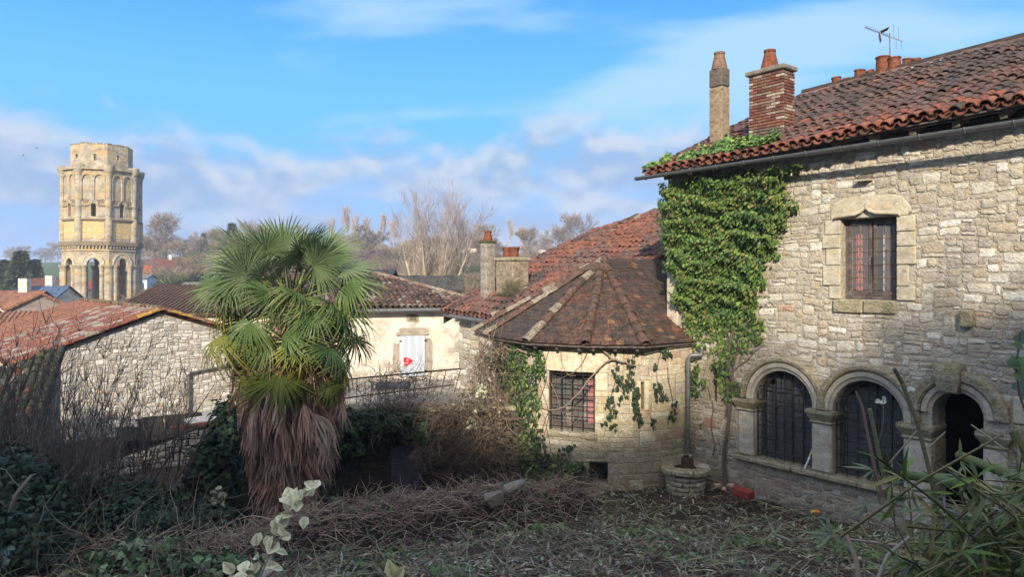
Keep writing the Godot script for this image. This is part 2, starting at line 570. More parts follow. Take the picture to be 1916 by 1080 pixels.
# ---------------------------------------------------------------- masonry and roofs
# a rubble wall as outlines in (u, v): courses of height ch that stones one to maxc courses tall fill, cut by the holes
func rubble(u0: float, u1: float, v0: float, v1: float, ch: float, wmin: float, wmax: float, maxc: int, joint: float, holes: Array, ragged := 1.0) -> Array:
	var out := []
	var rows := int(ceil((v1 - v0) / ch))
	var taken := []
	for k in rows + 4: taken.append([])
	var hs: Array[float] = [v0]
	for k in rows + 4: hs.append(hs[k] + ch * rf(0.75, 1.3))
	for k in rows:
		if hs[k] > v1: break
		var x := u0 - rf(0.0, wmax)
		var busy: Array = taken[k]
		busy.sort_custom(func(a, b): return a.x < b.x)
		while x < u1:
			var stop := u1 + 1.0
			var inside := false
			for iv in busy:
				if x >= iv.x - 0.001 and x < iv.y - 0.001:
					x = iv.y
					inside = true
					break
				if iv.x > x: stop = minf(stop, iv.x)
			if inside: continue
			var tall := 1
			if maxc > 1: tall = [1, 1, 2, 2, 3][rng.randi() % 5]
			tall = mini(tall, maxc)
			var w := rf(wmin, wmax) * (0.75 + 0.3 * tall)
			if stop - x < w + wmin * 0.6: w = stop - x
			var x1 := minf(x + w, stop)
			for j in range(1, tall):
				for iv in taken[k + j]:
					if iv.x < x1 and iv.y > x: tall = mini(tall, j)
			for j in range(1, tall): taken[k + j].append(Vector2(x, x1))
			var a := Vector2(x, hs[k])
			var b := Vector2(x1, minf(hs[k + tall], v1 + ch))
			x = x1
			if b.x - a.x < 0.04: continue
			var g := joint * rf(0.6, 1.5)
			a += Vector2(g, g) * 0.5
			b -= Vector2(g, g) * 0.5
			var w2 := b.x - a.x
			var h2 := b.y - a.y
			if h2 < 0.02 or w2 < 0.03: continue
			var poly := PackedVector2Array()
			var cut: float = minf(w2, h2) * 0.3 * ragged
			for e in [[0, 0, 1, 0], [1, 0, 0, 1], [1, 1, -1, 0], [0, 1, 0, -1]]:
				var cor := Vector2(a.x if e[0] == 0 else b.x, a.y if e[1] == 0 else b.y)
				var back := Vector2(e[3], -e[2])       # direction we came from, seen at this corner
				var c1 := cut * rf(0.15, 1.0)
				var c2 := cut * rf(0.15, 1.0)
				var q1 := cor - Vector2(0, 0)
				if e[0] == 0 and e[1] == 0: q1 = cor + Vector2(0, c1)
				elif e[0] == 1 and e[1] == 0: q1 = cor + Vector2(-c1, 0)
				elif e[0] == 1: q1 = cor + Vector2(0, -c1)
				else: q1 = cor + Vector2(c1, 0)
				var q2 := cor + Vector2(e[2], e[3]) * c2
				poly.append(q1)
				poly.append(q2)
				var mid := cor + Vector2(e[2], e[3]) * (w2 if e[2] != 0 else h2) * rf(0.4, 0.6) - back * 0.0
				var push := Vector2(-e[3], e[2]) * -1.0
				poly.append(mid + push * rf(-0.1, 0.05) * h2 * ragged)
			var wob := PackedVector2Array()
			for pt in poly:
				wob.append(pt + Vector2(rf(-1, 1), rf(-1, 1)) * 0.006 * ragged + Vector2(0, noise.get_noise_2d(pt.x * 1.6, pt.y * 3.0) * 0.07 * ragged))
			poly = wob
			var box := Rect2(a, b - a).grow(0.1)
			var gone := false
			for hole in holes:
				var hb := Rect2(hole[0], Vector2.ZERO)
				for pt in hole: hb = hb.expand(pt)
				if not hb.intersects(box): continue
				var cutp := Geometry2D.clip_polygons(poly, hole)
				if cutp.is_empty():
					gone = true
					break
				var bigp: PackedVector2Array = cutp[0]
				for c in cutp:
					if area(c) > area(bigp): bigp = c
				poly = bigp
			if gone or area(poly) < 0.0018: continue
			out.append(poly)
	return out

func area(p: PackedVector2Array) -> float:
	var s := 0.0
	for k in p.size():
		s += p[k].cross(p[(k + 1) % p.size()])
	return absf(s) * 0.5

func stone(mb: MB, poly: PackedVector2Array, depth: float, put: Callable) -> void:
	var c := Vector2.ZERO
	for pt in poly: c += pt
	c /= poly.size()
	var s := 0.0
	for k in poly.size(): s += poly[k].cross(poly[(k + 1) % poly.size()])
	if s < 0.0: poly.reverse()
	var r0 := mb.v.size()
	var n := poly.size()
	var small: float = sqrt(area(poly))
	var inset: float = clampf(0.02 / maxf(small, 0.05), 0.06, 0.3)
	for pt in poly: mb.p(put.call(pt.x, pt.y, -0.02))
	for pt in poly: mb.p(put.call(pt.x, pt.y, depth * rf(0.3, 0.6)))
	for pt in poly:
		var w := pt.lerp(c, inset)
		mb.p(put.call(w.x, w.y, depth * rf(0.8, 1.15)))
	var top := mb.p(put.call(c.x, c.y, depth * rf(0.85, 1.3)))
	for k in n:
		var k2 := (k + 1) % n
		mb.q(r0 + k, r0 + k2, r0 + n + k2, r0 + n + k)
		mb.q(r0 + n + k, r0 + n + k2, r0 + 2 * n + k2, r0 + 2 * n + k)
		mb.t(r0 + 2 * n + k, r0 + 2 * n + k2, top)

# stones onto a wall: the 300 that show largest become parts
func lay(parent: Node3D, called: String, polys: Array, put: Callable, m: Material, tone: Callable, depth_lo: float, depth_hi: float, limit := 300) -> void:
	var order := []
	for k in polys.size():
		var c := Vector2.ZERO
		for pt in polys[k]: c += pt
		c /= polys[k].size()
		order.append([seen_size(parent.transform * put.call(c.x, c.y, 0.0)) * sqrt(area(polys[k])), k, c])
	order.sort_custom(func(a, b): return a[0] > b[0])
	var rest := MB.new()
	for k in order.size():
		var c: Vector2 = order[k][2]
		var single: bool = k < limit and order[k][0] > 0.0
		var mb: MB = MB.new() if single else rest
		mb.col = tone.call(c.x, c.y)
		stone(mb, polys[order[k][1]], rf(depth_lo, depth_hi), put)
		if single: part(called, mb.done(true), m, parent)
	if not rest.i.is_empty():
		part("small_" + called + "s", rest.done(true), m, parent).set_meta("kind", "stuff")

func tile_mesh(ln: float, r0: float, r1: float, up: bool, n := 6) -> ArrayMesh:
	# a half-round roof tile: its lower end at z = 0, running up to z = -ln
	var mb := MB.new()
	var th := 0.016
	var sg := 1.0 if up else -1.0
	var k0 := 0
	for layer in 2:
		k0 = mb.v.size()
		for e in 3:
			var f: float = [0.0, 0.5, 1.0][e]
			var r := lerpf(r0, r1, f) - (th if layer == 1 else 0.0)
			for j in n + 1:
				var an := PI * j / n
				mb.p(Vector3(r * cos(an), sg * r * sin(an) * 0.92 + (0.006 if e == 1 else 0.0), -ln * f))
		for e in 2:
			for j in n:
				var a := k0 + e * (n + 1) + j
				var flip := (layer == 1) != (not up)
				if flip: mb.q(a, a + n + 1, a + n + 2, a + 1)
				else: mb.q(a, a + 1, a + n + 2, a + n + 1)
	k0 = mb.v.size()
	for j in n + 1:
		var an := PI * j / n
		mb.p(Vector3(r0 * cos(an), sg * r0 * sin(an) * 0.92, 0))
		mb.p(Vector3((r0 - th) * cos(an), sg * (r0 - th) * sin(an) * 0.92, 0))
	for j in n:
		if up: mb.q(k0 + j * 2, k0 + j * 2 + 1, k0 + j * 2 + 3, k0 + j * 2 + 2)
		else: mb.q(k0 + j * 2, k0 + j * 2 + 2, k0 + j * 2 + 3, k0 + j * 2 + 1)
	return mb.done(true)

# canal tiles over the polygon (u, s) of a roof plane; tone(u, s) gives a colour
func canal_roof(parent: Node3D, org: Vector3, u: Vector3, s: Vector3, poly: PackedVector2Array, tone: Callable, limit: int, wild := 1.0, sp := 0.215, ex := 0.33) -> void:
	var n := u.cross(s).normalized()
	var bs := Basis(u, n, -s)
	var bb := Rect2(poly[0], Vector2.ZERO)
	for pt in poly: bb = bb.expand(pt)
	var covers := []
	var chans := []
	var ccol := []
	var cols := int(bb.size.x / sp)
	for a in cols + 1:
		var x := bb.position.x + a * sp
		var slip := rf(-0.05, 0.05) * wild
		var bend := rf(-0.02, 0.02) * wild
		var b := 0
		while bb.position.y + b * ex < bb.end.y:
			var y := bb.position.y + b * ex
			b += 1
			var pt := Vector2(x, y + ex * 0.4)
			var first := b == 1
			if Geometry2D.is_point_in_polygon(pt, poly):
				var sag := noise.get_noise_2d(x * 1.2 + 40.0, y * 1.2) * 0.05 * wild
				var pos := org + u * (x + bend * y * 0.3 + rf(-0.012, 0.012) * wild) + s * (y + slip * (0.3 if first else 1.0) + rf(-0.03, 0.03) * wild) + n * (0.075 + sag + rf(0, 0.012))
				var rot := Basis(u, rf(-0.035, 0.035) - 0.05) * Basis(n, rf(-0.06, 0.06) * wild) * Basis(s, rf(-0.08, 0.08) * wild)
				covers.append({"m": rng.randi() % 2, "tf": Transform3D(rot * bs, pos), "c": tone.call(x, y), "s": 0.3})
			pt.x += sp * 0.5
			if Geometry2D.is_point_in_polygon(pt, poly):
				var sag := noise.get_noise_2d(pt.x * 1.2 + 40.0, y * 1.2) * 0.05 * wild
				chans.append(Transform3D(Basis(u, rf(-0.03, 0.01) - 0.04) * bs, org + u * pt.x + s * (y + rf(-0.04, 0.02) - 0.04) + n * (0.085 + sag)))
				ccol.append(tone.call(pt.x, y) * 0.8)
	pieces(parent, "roof_tile", [tile_mesh(0.43, 0.1, 0.078, true), tile_mesh(0.45, 0.096, 0.08, true)], mats.clay, covers, limit, "small_roof_tiles")
	scatter("channel_tiles", tile_mesh(0.44, 0.098, 0.085, false, 5), mats.clay, parent, chans, ccol)

func pick(list: Array) -> Color:
	return list[rng.randi() % list.size()]

# a half-round sweep in the x-y plane round (cx, cy): prof is [(radius, z)] from inside outwards
func arch(mb: MB, cx: float, cy: float, prof: Array, n := 20, a0 := 0.0, a1 := PI) -> void:
	for k in prof.size() - 1:
		var k0 := mb.v.size()
		for j in n + 1:
			var an := a0 + (a1 - a0) * j / n
			for e in 2:
				var r: Vector2 = prof[k + e]
				mb.p(Vector3(cx + r.x * cos(an), cy + r.x * sin(an), r.y))
		for j in n:
			mb.q(k0 + j * 2, k0 + j * 2 + 1, k0 + j * 2 + 3, k0 + j * 2 + 2)

func arch_poly(cx: float, half: float, y0: float, spring: float, n := 18) -> PackedVector2Array:
	var p := PackedVector2Array([Vector2(cx - half, y0), Vector2(cx + half, y0)])
	for j in n + 1:
		var an := PI * j / n
		p.append(Vector2(cx + half * cos(an), spring + half * sin(an)))
	return p

func rect(x0: float, y0: float, x1: float, y1: float) -> PackedVector2Array:
	return PackedVector2Array([Vector2(x0, y0), Vector2(x1, y0), Vector2(x1, y1), Vector2(x0, y1)])

func cut_wall(called: String, parent: Node3D, outline: PackedVector2Array, holes: Array, thick: float, m: Material, tf := Transform3D()) -> CSGCombiner3D:
	var w := CSGCombiner3D.new()
	w.name = called
	parent.add_child(w, true)
	w.transform = tf
	w.material_override = m
	var body := CSGPolygon3D.new()
	body.name = "body"
	body.polygon = outline
	body.depth = thick
	body.material = m
	w.add_child(body)
	for h in holes:
		var c := CSGPolygon3D.new()
		c.name = "cut"
		c.polygon = h
		c.depth = thick + 0.4
		c.position.z = 0.2
		c.operation = CSGShape3D.OPERATION_SUBTRACTION
		c.material = m
		w.add_child(c, true)
	return w

func simple_box(called: String, parent: Node3D, lo: Vector3, hi: Vector3, m: Material, ch := 0.0) -> MeshInstance3D:
	var mb := MB.new()
	mb.box(Transform3D(Basis(), (lo + hi) * 0.5), hi - lo, ch)
	return part(called, mb.done(), m, parent)

# ---------------------------------------------------------------- the manor on the right
const STONE_TONES := [Color(0.7, 0.645, 0.55), Color(0.64, 0.58, 0.49), Color(0.76, 0.71, 0.62), Color(0.6, 0.545, 0.47), Color(0.83, 0.8, 0.72), Color(0.66, 0.57, 0.45), Color(0.56, 0.52, 0.46), Color(0.69, 0.625, 0.525), Color(0.93, 0.91, 0.85)]
const ROOF_TONES := [Color(0.3, 0.16, 0.14), Color(0.27, 0.15, 0.135), Color(0.32, 0.18, 0.155), Color(0.25, 0.148, 0.138), Color(0.29, 0.155, 0.135), Color(0.33, 0.17, 0.14), Color(0.31, 0.2, 0.175)]
const RED_TONES := [Color(0.56, 0.19, 0.125), Color(0.48, 0.175, 0.125), Color(0.62, 0.235, 0.16), Color(0.42, 0.165, 0.125)]
const DARK_TONES := [Color(0.19, 0.125, 0.115), Color(0.165, 0.125, 0.12), Color(0.22, 0.14, 0.125), Color(0.2, 0.155, 0.14)]

func manor_eave(t: float) -> float:
	return 6.93 + 0.035 * t

func build_manor() -> void:
	var tf := Transform3D(Basis(R_DIR, Vector3.UP, N_DIR), Vector3(3.63, 0, -16.54))
	var o := thing("manor_house", "rubble stone manor with three round arches and a long red tiled roof", "house", tf)
	var flat := func(u: float, v: float, d: float) -> Vector3: return Vector3(u, v, d)
	# openings
	var win := rect(4.11, 4.17, 5.11, 5.66)
	var a1 := arch_poly(2.9, 0.64, 0.85, 2.06)
	var a2 := arch_poly(4.58, 0.64, 0.85, 2.06)
	var a3 := arch_poly(6.065, 0.385, -0.3, 2.3)
	var slit := arch_poly(1.265, 0.095, 1.85, 2.56, 8)
	cut_wall("wall", o, PackedVector2Array([Vector2(0, -0.8), Vector2(12, -0.8), Vector2(12, manor_eave(12) - 0.1), Vector2(0, manor_eave(0) - 0.1)]), [win, a1, a2, a3, slit], 0.55, mats.mortar)
	var gable := PackedVector2Array([Vector2(0.56, -0.8), Vector2(12.4, -0.8), Vector2(12.4, 6.9), Vector2(6.4, 9.45), Vector2(0.56, 7.0)])
	cut_wall("gable_wall", o, gable, [], 0.5, mats.mortar, Transform3D(Basis(Vector3(0, 0, -1), Vector3.UP, Vector3(1, 0, 0)), Vector3(0.505, 0, 0)))
	cut_wall("gable_wall", o, gable, [], 0.5, mats.mortar, Transform3D(Basis(Vector3(0, 0, -1), Vector3.UP, Vector3(1, 0, 0)), Vector3(12, 0, 0)))
	simple_box("rear_wall", o, Vector3(0, -0.8, -12.9), Vector3(12, 6.9, -12.41), mats.mortar)
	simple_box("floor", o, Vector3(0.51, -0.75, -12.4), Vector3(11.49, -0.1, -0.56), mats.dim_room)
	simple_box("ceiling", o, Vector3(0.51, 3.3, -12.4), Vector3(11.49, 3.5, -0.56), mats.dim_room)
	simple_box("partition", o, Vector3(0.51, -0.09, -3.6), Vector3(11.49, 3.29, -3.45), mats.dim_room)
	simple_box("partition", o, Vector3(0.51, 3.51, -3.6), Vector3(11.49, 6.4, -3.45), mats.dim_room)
	# rubble facing
	var holes := [win, rect(-2.0, -1.0, 0.0, 8.0), rect(-2.0, 2.88, 0.31, 5.72), rect(3.9, 5.66, 5.33, 6.06), rect(3.74, 4.16, 4.115, 5.67), rect(5.105, 4.16, 5.43, 5.67), rect(3.97, 3.9, 5.13, 4.175), rect(1.84, 0.72, 5.7, 0.87), rect(1.82, 0.85, 2.3, 2.08), rect(3.48, 0.85, 3.94, 2.08), rect(5.2, 0.4, 5.7, 2.08), rect(6.43, -0.8, 6.8, 2.36),
		arch_poly(2.9, 0.92, 0.85, 2.06), arch_poly(4.58, 0.92, 0.85, 2.06), arch_poly(6.065, 0.72, -0.8, 2.3), rect(5.72, 2.66, 6.2, 3.15), rect(6.13, 3.76, 6.33, 4.06), rect(4.42, 6.32, 4.7, 6.46), arch_poly(1.265, 0.26, 1.76, 2.56, 8), rect(6.83, 2.1, 7.25, 2.75), PackedVector2Array([Vector2(3.5, 2.0), Vector2(3.98, 2.0), Vector2(3.74, 2.55)]), PackedVector2Array([Vector2(5.1, 2.0), Vector2(5.7, 2.0), Vector2(5.4, 2.6)])]
	var polys := rubble(0.0, 9.2, -0.5, 6.86, 0.078, 0.1, 0.31, 2, 0.028, holes, 1.2)
	var tone := func(u: float, v: float) -> Color:
		var c: Color = pick(STONE_TONES)
		var low := clampf(smoothstep(3.6, 1.5, v + noise.get_noise_2d(u * 2.0, v * 2.0) * 1.2), 0.0, 1.0)
		if rng.randf() < 0.02: c = Color(0.66, 0.46, 0.35)
		return c.lerp(c * Color(0.74, 0.7, 0.68), low)
	lay(o, "stone", polys, flat, mats.limestone, tone, 0.003, 0.021)
	# dressed stones round the upper window
	var ys := [4.17, 4.42, 4.8, 5.12, 5.38, 5.66]
	for k in 5:
		simple_box("quoin", o, Vector3(4.105 - [0.22, 0.34, 0.28, 0.35, 0.3][k], ys[k] + 0.006, -0.3), Vector3(4.105, ys[k + 1] - 0.006, 0.035 + 0.006 * (k % 2)), mats.dressed_stone, 0.012)
		simple_box("quoin", o, Vector3(5.115, ys[k] + 0.006, -0.3), Vector3(5.115 + [0.3, 0.2, 0.32, 0.31, 0.3][k], ys[k + 1] - 0.006, 0.035 + 0.006 * ((k + 1) % 2)), mats.dressed_stone, 0.012)
	var lm := MB.new()
	lm.col = Color(0.82, 0.74, 0.58)
	stone(lm, PackedVector2Array([Vector2(3.9, 5.67), Vector2(5.33, 5.67), Vector2(5.36, 5.78), Vector2(5.2, 6.0), Vector2(4.95, 6.07), Vector2(4.2, 6.06), Vector2(3.98, 5.98), Vector2(3.9, 5.8)]), 0.014, flat)
	part("lintel", lm.done(true), mat("lintel_stone", Color(0.74, 0.67, 0.52), 0.92, tex.stone, 0.6, tex.rough, 0.5), o)
	var hm := MB.new()
	hm.tube([Vector3(4.0, 5.655, 0.06), Vector3(4.03, 5.7, 0.065), Vector3(4.2, 5.72, 0.07), Vector3(4.4, 5.735, 0.07), Vector3(4.5, 5.775, 0.07), Vector3(4.56, 5.83, 0.07), Vector3(4.585, 5.91, 0.065), Vector3(4.61, 5.83, 0.07), Vector3(4.67, 5.775, 0.07), Vector3(4.78, 5.735, 0.07), Vector3(5.0, 5.72, 0.07), Vector3(5.17, 5.7, 0.065), Vector3(5.19, 5.655, 0.06)], [0.02, 0.035, 0.038, 0.038, 0.036, 0.034, 0.02, 0.034, 0.036, 0.038, 0.038, 0.035, 0.02], 6)
	part("hood_mould", hm.done(true), mats.dressed_stone, o)
	simple_box("window_sill", o, Vector3(3.97, 3.92, -0.3), Vector3(4.52, 4.165, 0.06), mats.mossy_stone, 0.02)
	simple_box("window_sill", o, Vector3(4.535, 3.93, -0.3), Vector3(5.1, 4.165, 0.055), mats.mossy_stone, 0.02)
	# rendered strip on the corner above the turret roof
	simple_box("corner_render", o, Vector3(-0.035, 2.9, -1.6), Vector3(0.3, 5.7, 0.034), mat("corner_plaster", Color(0.6, 0.53, 0.42), 0.95, tex.plaster, 0.8, tex.rough, 1.2), 0.03)
	upper_window(o)
	simple_box("projecting_stone", o, Vector3(6.14, 3.77, -0.1), Vector3(6.32, 4.05, 0.14), mats.mossy_stone, 0.02)
	simple_box("projecting_stone", o, Vector3(4.44, 6.32, -0.1), Vector3(4.7, 6.35, 0.15), mats.dressed_stone, 0.008)
	simple_box("vent_stone", o, Vector3(4.44, 6.353, -0.1), Vector3(4.69, 6.44, 0.05), mats.old_wood, 0.01)
	# slit window by the corner
	for s in [-1, 1]:
		for k in 3:
			simple_box("slit_jamb", o, Vector3(1.265 + (0.097 if s > 0 else -0.26 + 0.03 * (k % 2)), 1.8 + 0.26 * k, -0.2), Vector3(1.265 + (0.26 - 0.03 * (k % 2) if s > 0 else -0.097), 1.8 + 0.26 * k + 0.252, 0.035), mats.mossy_stone, 0.01)
	var sh := MB.new()
	arch(sh, 1.265, 2.58, [Vector2(0.096, -0.2), Vector2(0.097, 0.03), Vector2(0.11, 0.045), Vector2(0.25, 0.04), Vector2(0.255, -0.02)], 10)
	part("slit_arch", sh.done(true), mats.mossy_stone, o)
	# arcade
	for e in [[2.9, 0.64, 2.06], [4.58, 0.64, 2.06], [6.065, 0.385, 2.3]]:
		var cx: float = e[0]
		var r: float = e[1]
		var y: float = e[2]
		var rim := MB.new()
		arch(rim, cx, y, [Vector2(r + 0.004, -0.45), Vector2(r, -0.06), Vector2(r + 0.025, 0.0), Vector2(r + 0.06, 0.012), Vector2(r + 0.075, 0.05), Vector2(r + 0.15, 0.062), Vector2(r + 0.165, 0.04), Vector2(r + 0.166, -0.03)], 26)
		part("arch_ring", rim.done(true), mats.grey_stone, o)
		var hood := MB.new()
		var wide := 0.12 if r > 0.5 else 0.2
		arch(hood, cx, y + 0.01, [Vector2(r + 0.168, -0.02), Vector2(r + 0.17, 0.075), Vector2(r + 0.2, 0.105), Vector2(r + 0.17 + wide * 0.7, 0.11), Vector2(r + 0.17 + wide, 0.07), Vector2(r + 0.175 + wide, -0.02)], 26)
		part("arch_hood", hood.done(true), mats.mossy_stone, o)
	var kb := MB.new()
	kb.col = Color(0.9, 0.85, 0.72)
	stone(kb, PackedVector2Array([Vector2(5.82, 2.69), Vector2(6.12, 2.66), Vector2(6.2, 3.14), Vector2(5.98, 3.17), Vector2(5.72, 3.13)]), 0.17, flat)
	part("keystone_block", kb.done(true), mats.mossy_stone, o)
	for k in 4:
		var x0: float = [1.91, 3.545, 5.235, 6.452][k]
		var x1: float = [2.265, 3.935, 5.67, 6.78][k]
		var lo: float = [0.86, 0.86, 0.35, -0.4][k]
		var hi: float = [1.79, 1.79, 1.8, 1.86][k]
		var mid := (x0 + x1) * 0.5
		var half := (x1 - x0) * 0.5
		var pm := MB.new()
		pm.box(Transform3D(Basis(), Vector3(mid, (lo + hi) * 0.5, -0.2)), Vector3(half * 2, hi - lo, 0.52), 0.035)
		var pl := part("pillar", pm.done(), mats.grey_stone, o)
		var cm := MB.new()
		var prof := [[0.0, 0.015], [0.02, 0.03], [0.05, 0.012], [0.14, 0.06], [0.19, 0.085], [0.25, 0.085]]
		for f in prof.size() - 1:
			var w0: float = half + prof[f][1]
			var w1: float = half + prof[f + 1][1]
			var z0: float = 0.06 + prof[f][1]
			var z1: float = 0.06 + prof[f + 1][1]
			var y0: float = hi + prof[f][0]
			var y1: float = hi + prof[f + 1][0]
			cm.quad(Vector3(mid - w0, y0, z0), Vector3(mid + w0, y0, z0), Vector3(mid + w1, y1, z1), Vector3(mid - w1, y1, z1))
			cm.quad(Vector3(mid + w0, y0, z0), Vector3(mid + w0, y0, -0.4), Vector3(mid + w1, y1, -0.4), Vector3(mid + w1, y1, z1))
			cm.quad(Vector3(mid - w0, y0, -0.4), Vector3(mid - w0, y0, z0), Vector3(mid - w1, y1, z1), Vector3(mid - w1, y1, -0.4))
		var wt: float = half + 0.085
		cm.quad(Vector3(mid - wt, hi + 0.25, 0.145), Vector3(mid + wt, hi + 0.25, 0.145), Vector3(mid + wt, hi + 0.26, -0.4), Vector3(mid - wt, hi + 0.26, -0.4))
		part("capital", cm.done(), mats.mossy_stone, pl)
	for k in 3:
		simple_box("sill_ledge", o, Vector3(1.85 + 1.3 * k, 0.745, -0.3), Vector3(1.85 + 1.3 * (k + 1) - 0.012 - (0.44 if k == 2 else 0.0), 0.852, 0.13), mats.mossy_stone, 0.025)
	for cx in [2.9, 4.58]: grille_window(o, cx)
	# door jamb stones, and a step
	for k in 6:
		simple_box("jamb_stone", o, Vector3(5.672, -0.3 + 0.35 * k, -0.5), Vector3(5.69 + 0.02 * (k % 2), 0.04 + 0.35 * k, -0.05), mats.mossy_stone, 0.01)
	simple_box("niche_stone", o, Vector3(6.86, 2.3, -0.1), Vector3(7.22, 2.72, 0.05), mats.dressed_stone, 0.02)
	simple_box("niche_stone", o, Vector3(6.86, 1.85, -0.1), Vector3(7.2, 2.285, 0.05), mats.mossy_stone, 0.02)
	build_manor_roof(o)

func upper_window(o: Node3D) -> void:
	var fr := MB.new()
	var I := Basis()
	var z := -0.2
	fr.box(Transform3D(I, Vector3(4.61, 4.205, z)), Vector3(1.0, 0.07, 0.09), 0.006)
	fr.box(Transform3D(I, Vector3(4.61, 5.63, z)), Vector3(1.0, 0.06, 0.09), 0.006)
	fr.box(Transform3D(I, Vector3(4.135, 4.92, z)), Vector3(0.05, 1.36, 0.09), 0.006)
	fr.box(Transform3D(I, Vector3(5.085, 4.92, z)), Vector3(0.05, 1.36, 0.09), 0.006)
	var w := part("window", fr.done(), mats.dark_wood, o)
	for s in 2:
		var x0: float = [4.163, 4.625][s]
		var x1: float = [4.597, 5.057][s]
		var c := MB.new()
		c.box(Transform3D(I, Vector3((x0 + x1) / 2, 4.29, z + 0.02)), Vector3(x1 - x0, 0.09, 0.05), 0.006)
		c.box(Transform3D(I, Vector3((x0 + x1) / 2, 5.57, z + 0.02)), Vector3(x1 - x0, 0.055, 0.05), 0.006)
		c.box(Transform3D(I, Vector3(x0 + 0.03, 4.94, z + 0.02)), Vector3(0.06, 1.2, 0.05), 0.006)
		c.box(Transform3D(I, Vector3(x1 - 0.03, 4.94, z + 0.02)), Vector3(0.06, 1.2, 0.05), 0.006)
		part("casement", c.done(), mats.dark_wood, w)
		for j in 4:
			simple_box("glazing_bar", w, Vector3(x0 + 0.062, 4.335 + 0.2416 * (j + 1) - 0.01, z + 0.01), Vector3(x1 - 0.062, 4.335 + 0.2416 * (j + 1) + 0.012, z + 0.035), mats.old_wood)
		simple_box("glazing_bar", w, Vector3((x0 + x1) / 2 - 0.011, 4.337, z + 0.008), Vector3((x0 + x1) / 2 + 0.011, 5.541, z + 0.037), mats.old_wood)
		for j in 5:
			for i2 in 2:
				var xa := x0 + 0.06 + i2 * ((x1 - x0) / 2 - 0.048)
				var pm := MB.new()
				var b := 4.338 + 0.2416 * j + 0.01
				var tw := rf(-0.004, 0.004)
				pm.quad(Vector3(xa, b, z + 0.02 + tw), Vector3(xa + (x1 - x0) / 2 - 0.072, b, z + 0.02 - tw), Vector3(xa + (x1 - x0) / 2 - 0.072, b + 0.218, z + 0.02 - tw), Vector3(xa, b + 0.218, z + 0.02 + tw))
				part("pane", pm.done(), mats.glass, w)
	simple_box("handle", w, Vector3(4.6, 4.75, z + 0.045), Vector3(4.622, 4.95, z + 0.065), mats.iron)
	# curtains behind the panes: folded cloth
	for s in [[4.16, 4.42, 0], [4.4, 4.5, 1], [4.7, 4.82, 1], [4.86, 5.06, 0]]:
		var cu := MB.new()
		var k0 := -1
		for j in 25:
			var f := j / 24.0
			var x: float = lerpf(s[0], s[1], f)
			var a := cu.p(Vector3(x, 4.2, -0.4 + 0.03 * sin(f * 26.0)))
			cu.p(Vector3(x * 0.94 + 0.06 * s[0], 5.64, -0.4 + 0.02 * sin(f * 26.0)))
			if k0 >= 0: cu.q(k0, a, a + 1, k0 + 1)
			k0 = a
		part("curtain", cu.done(true), mats.pale_curtain if s[2] == 1 else mats.red_curtain, w)

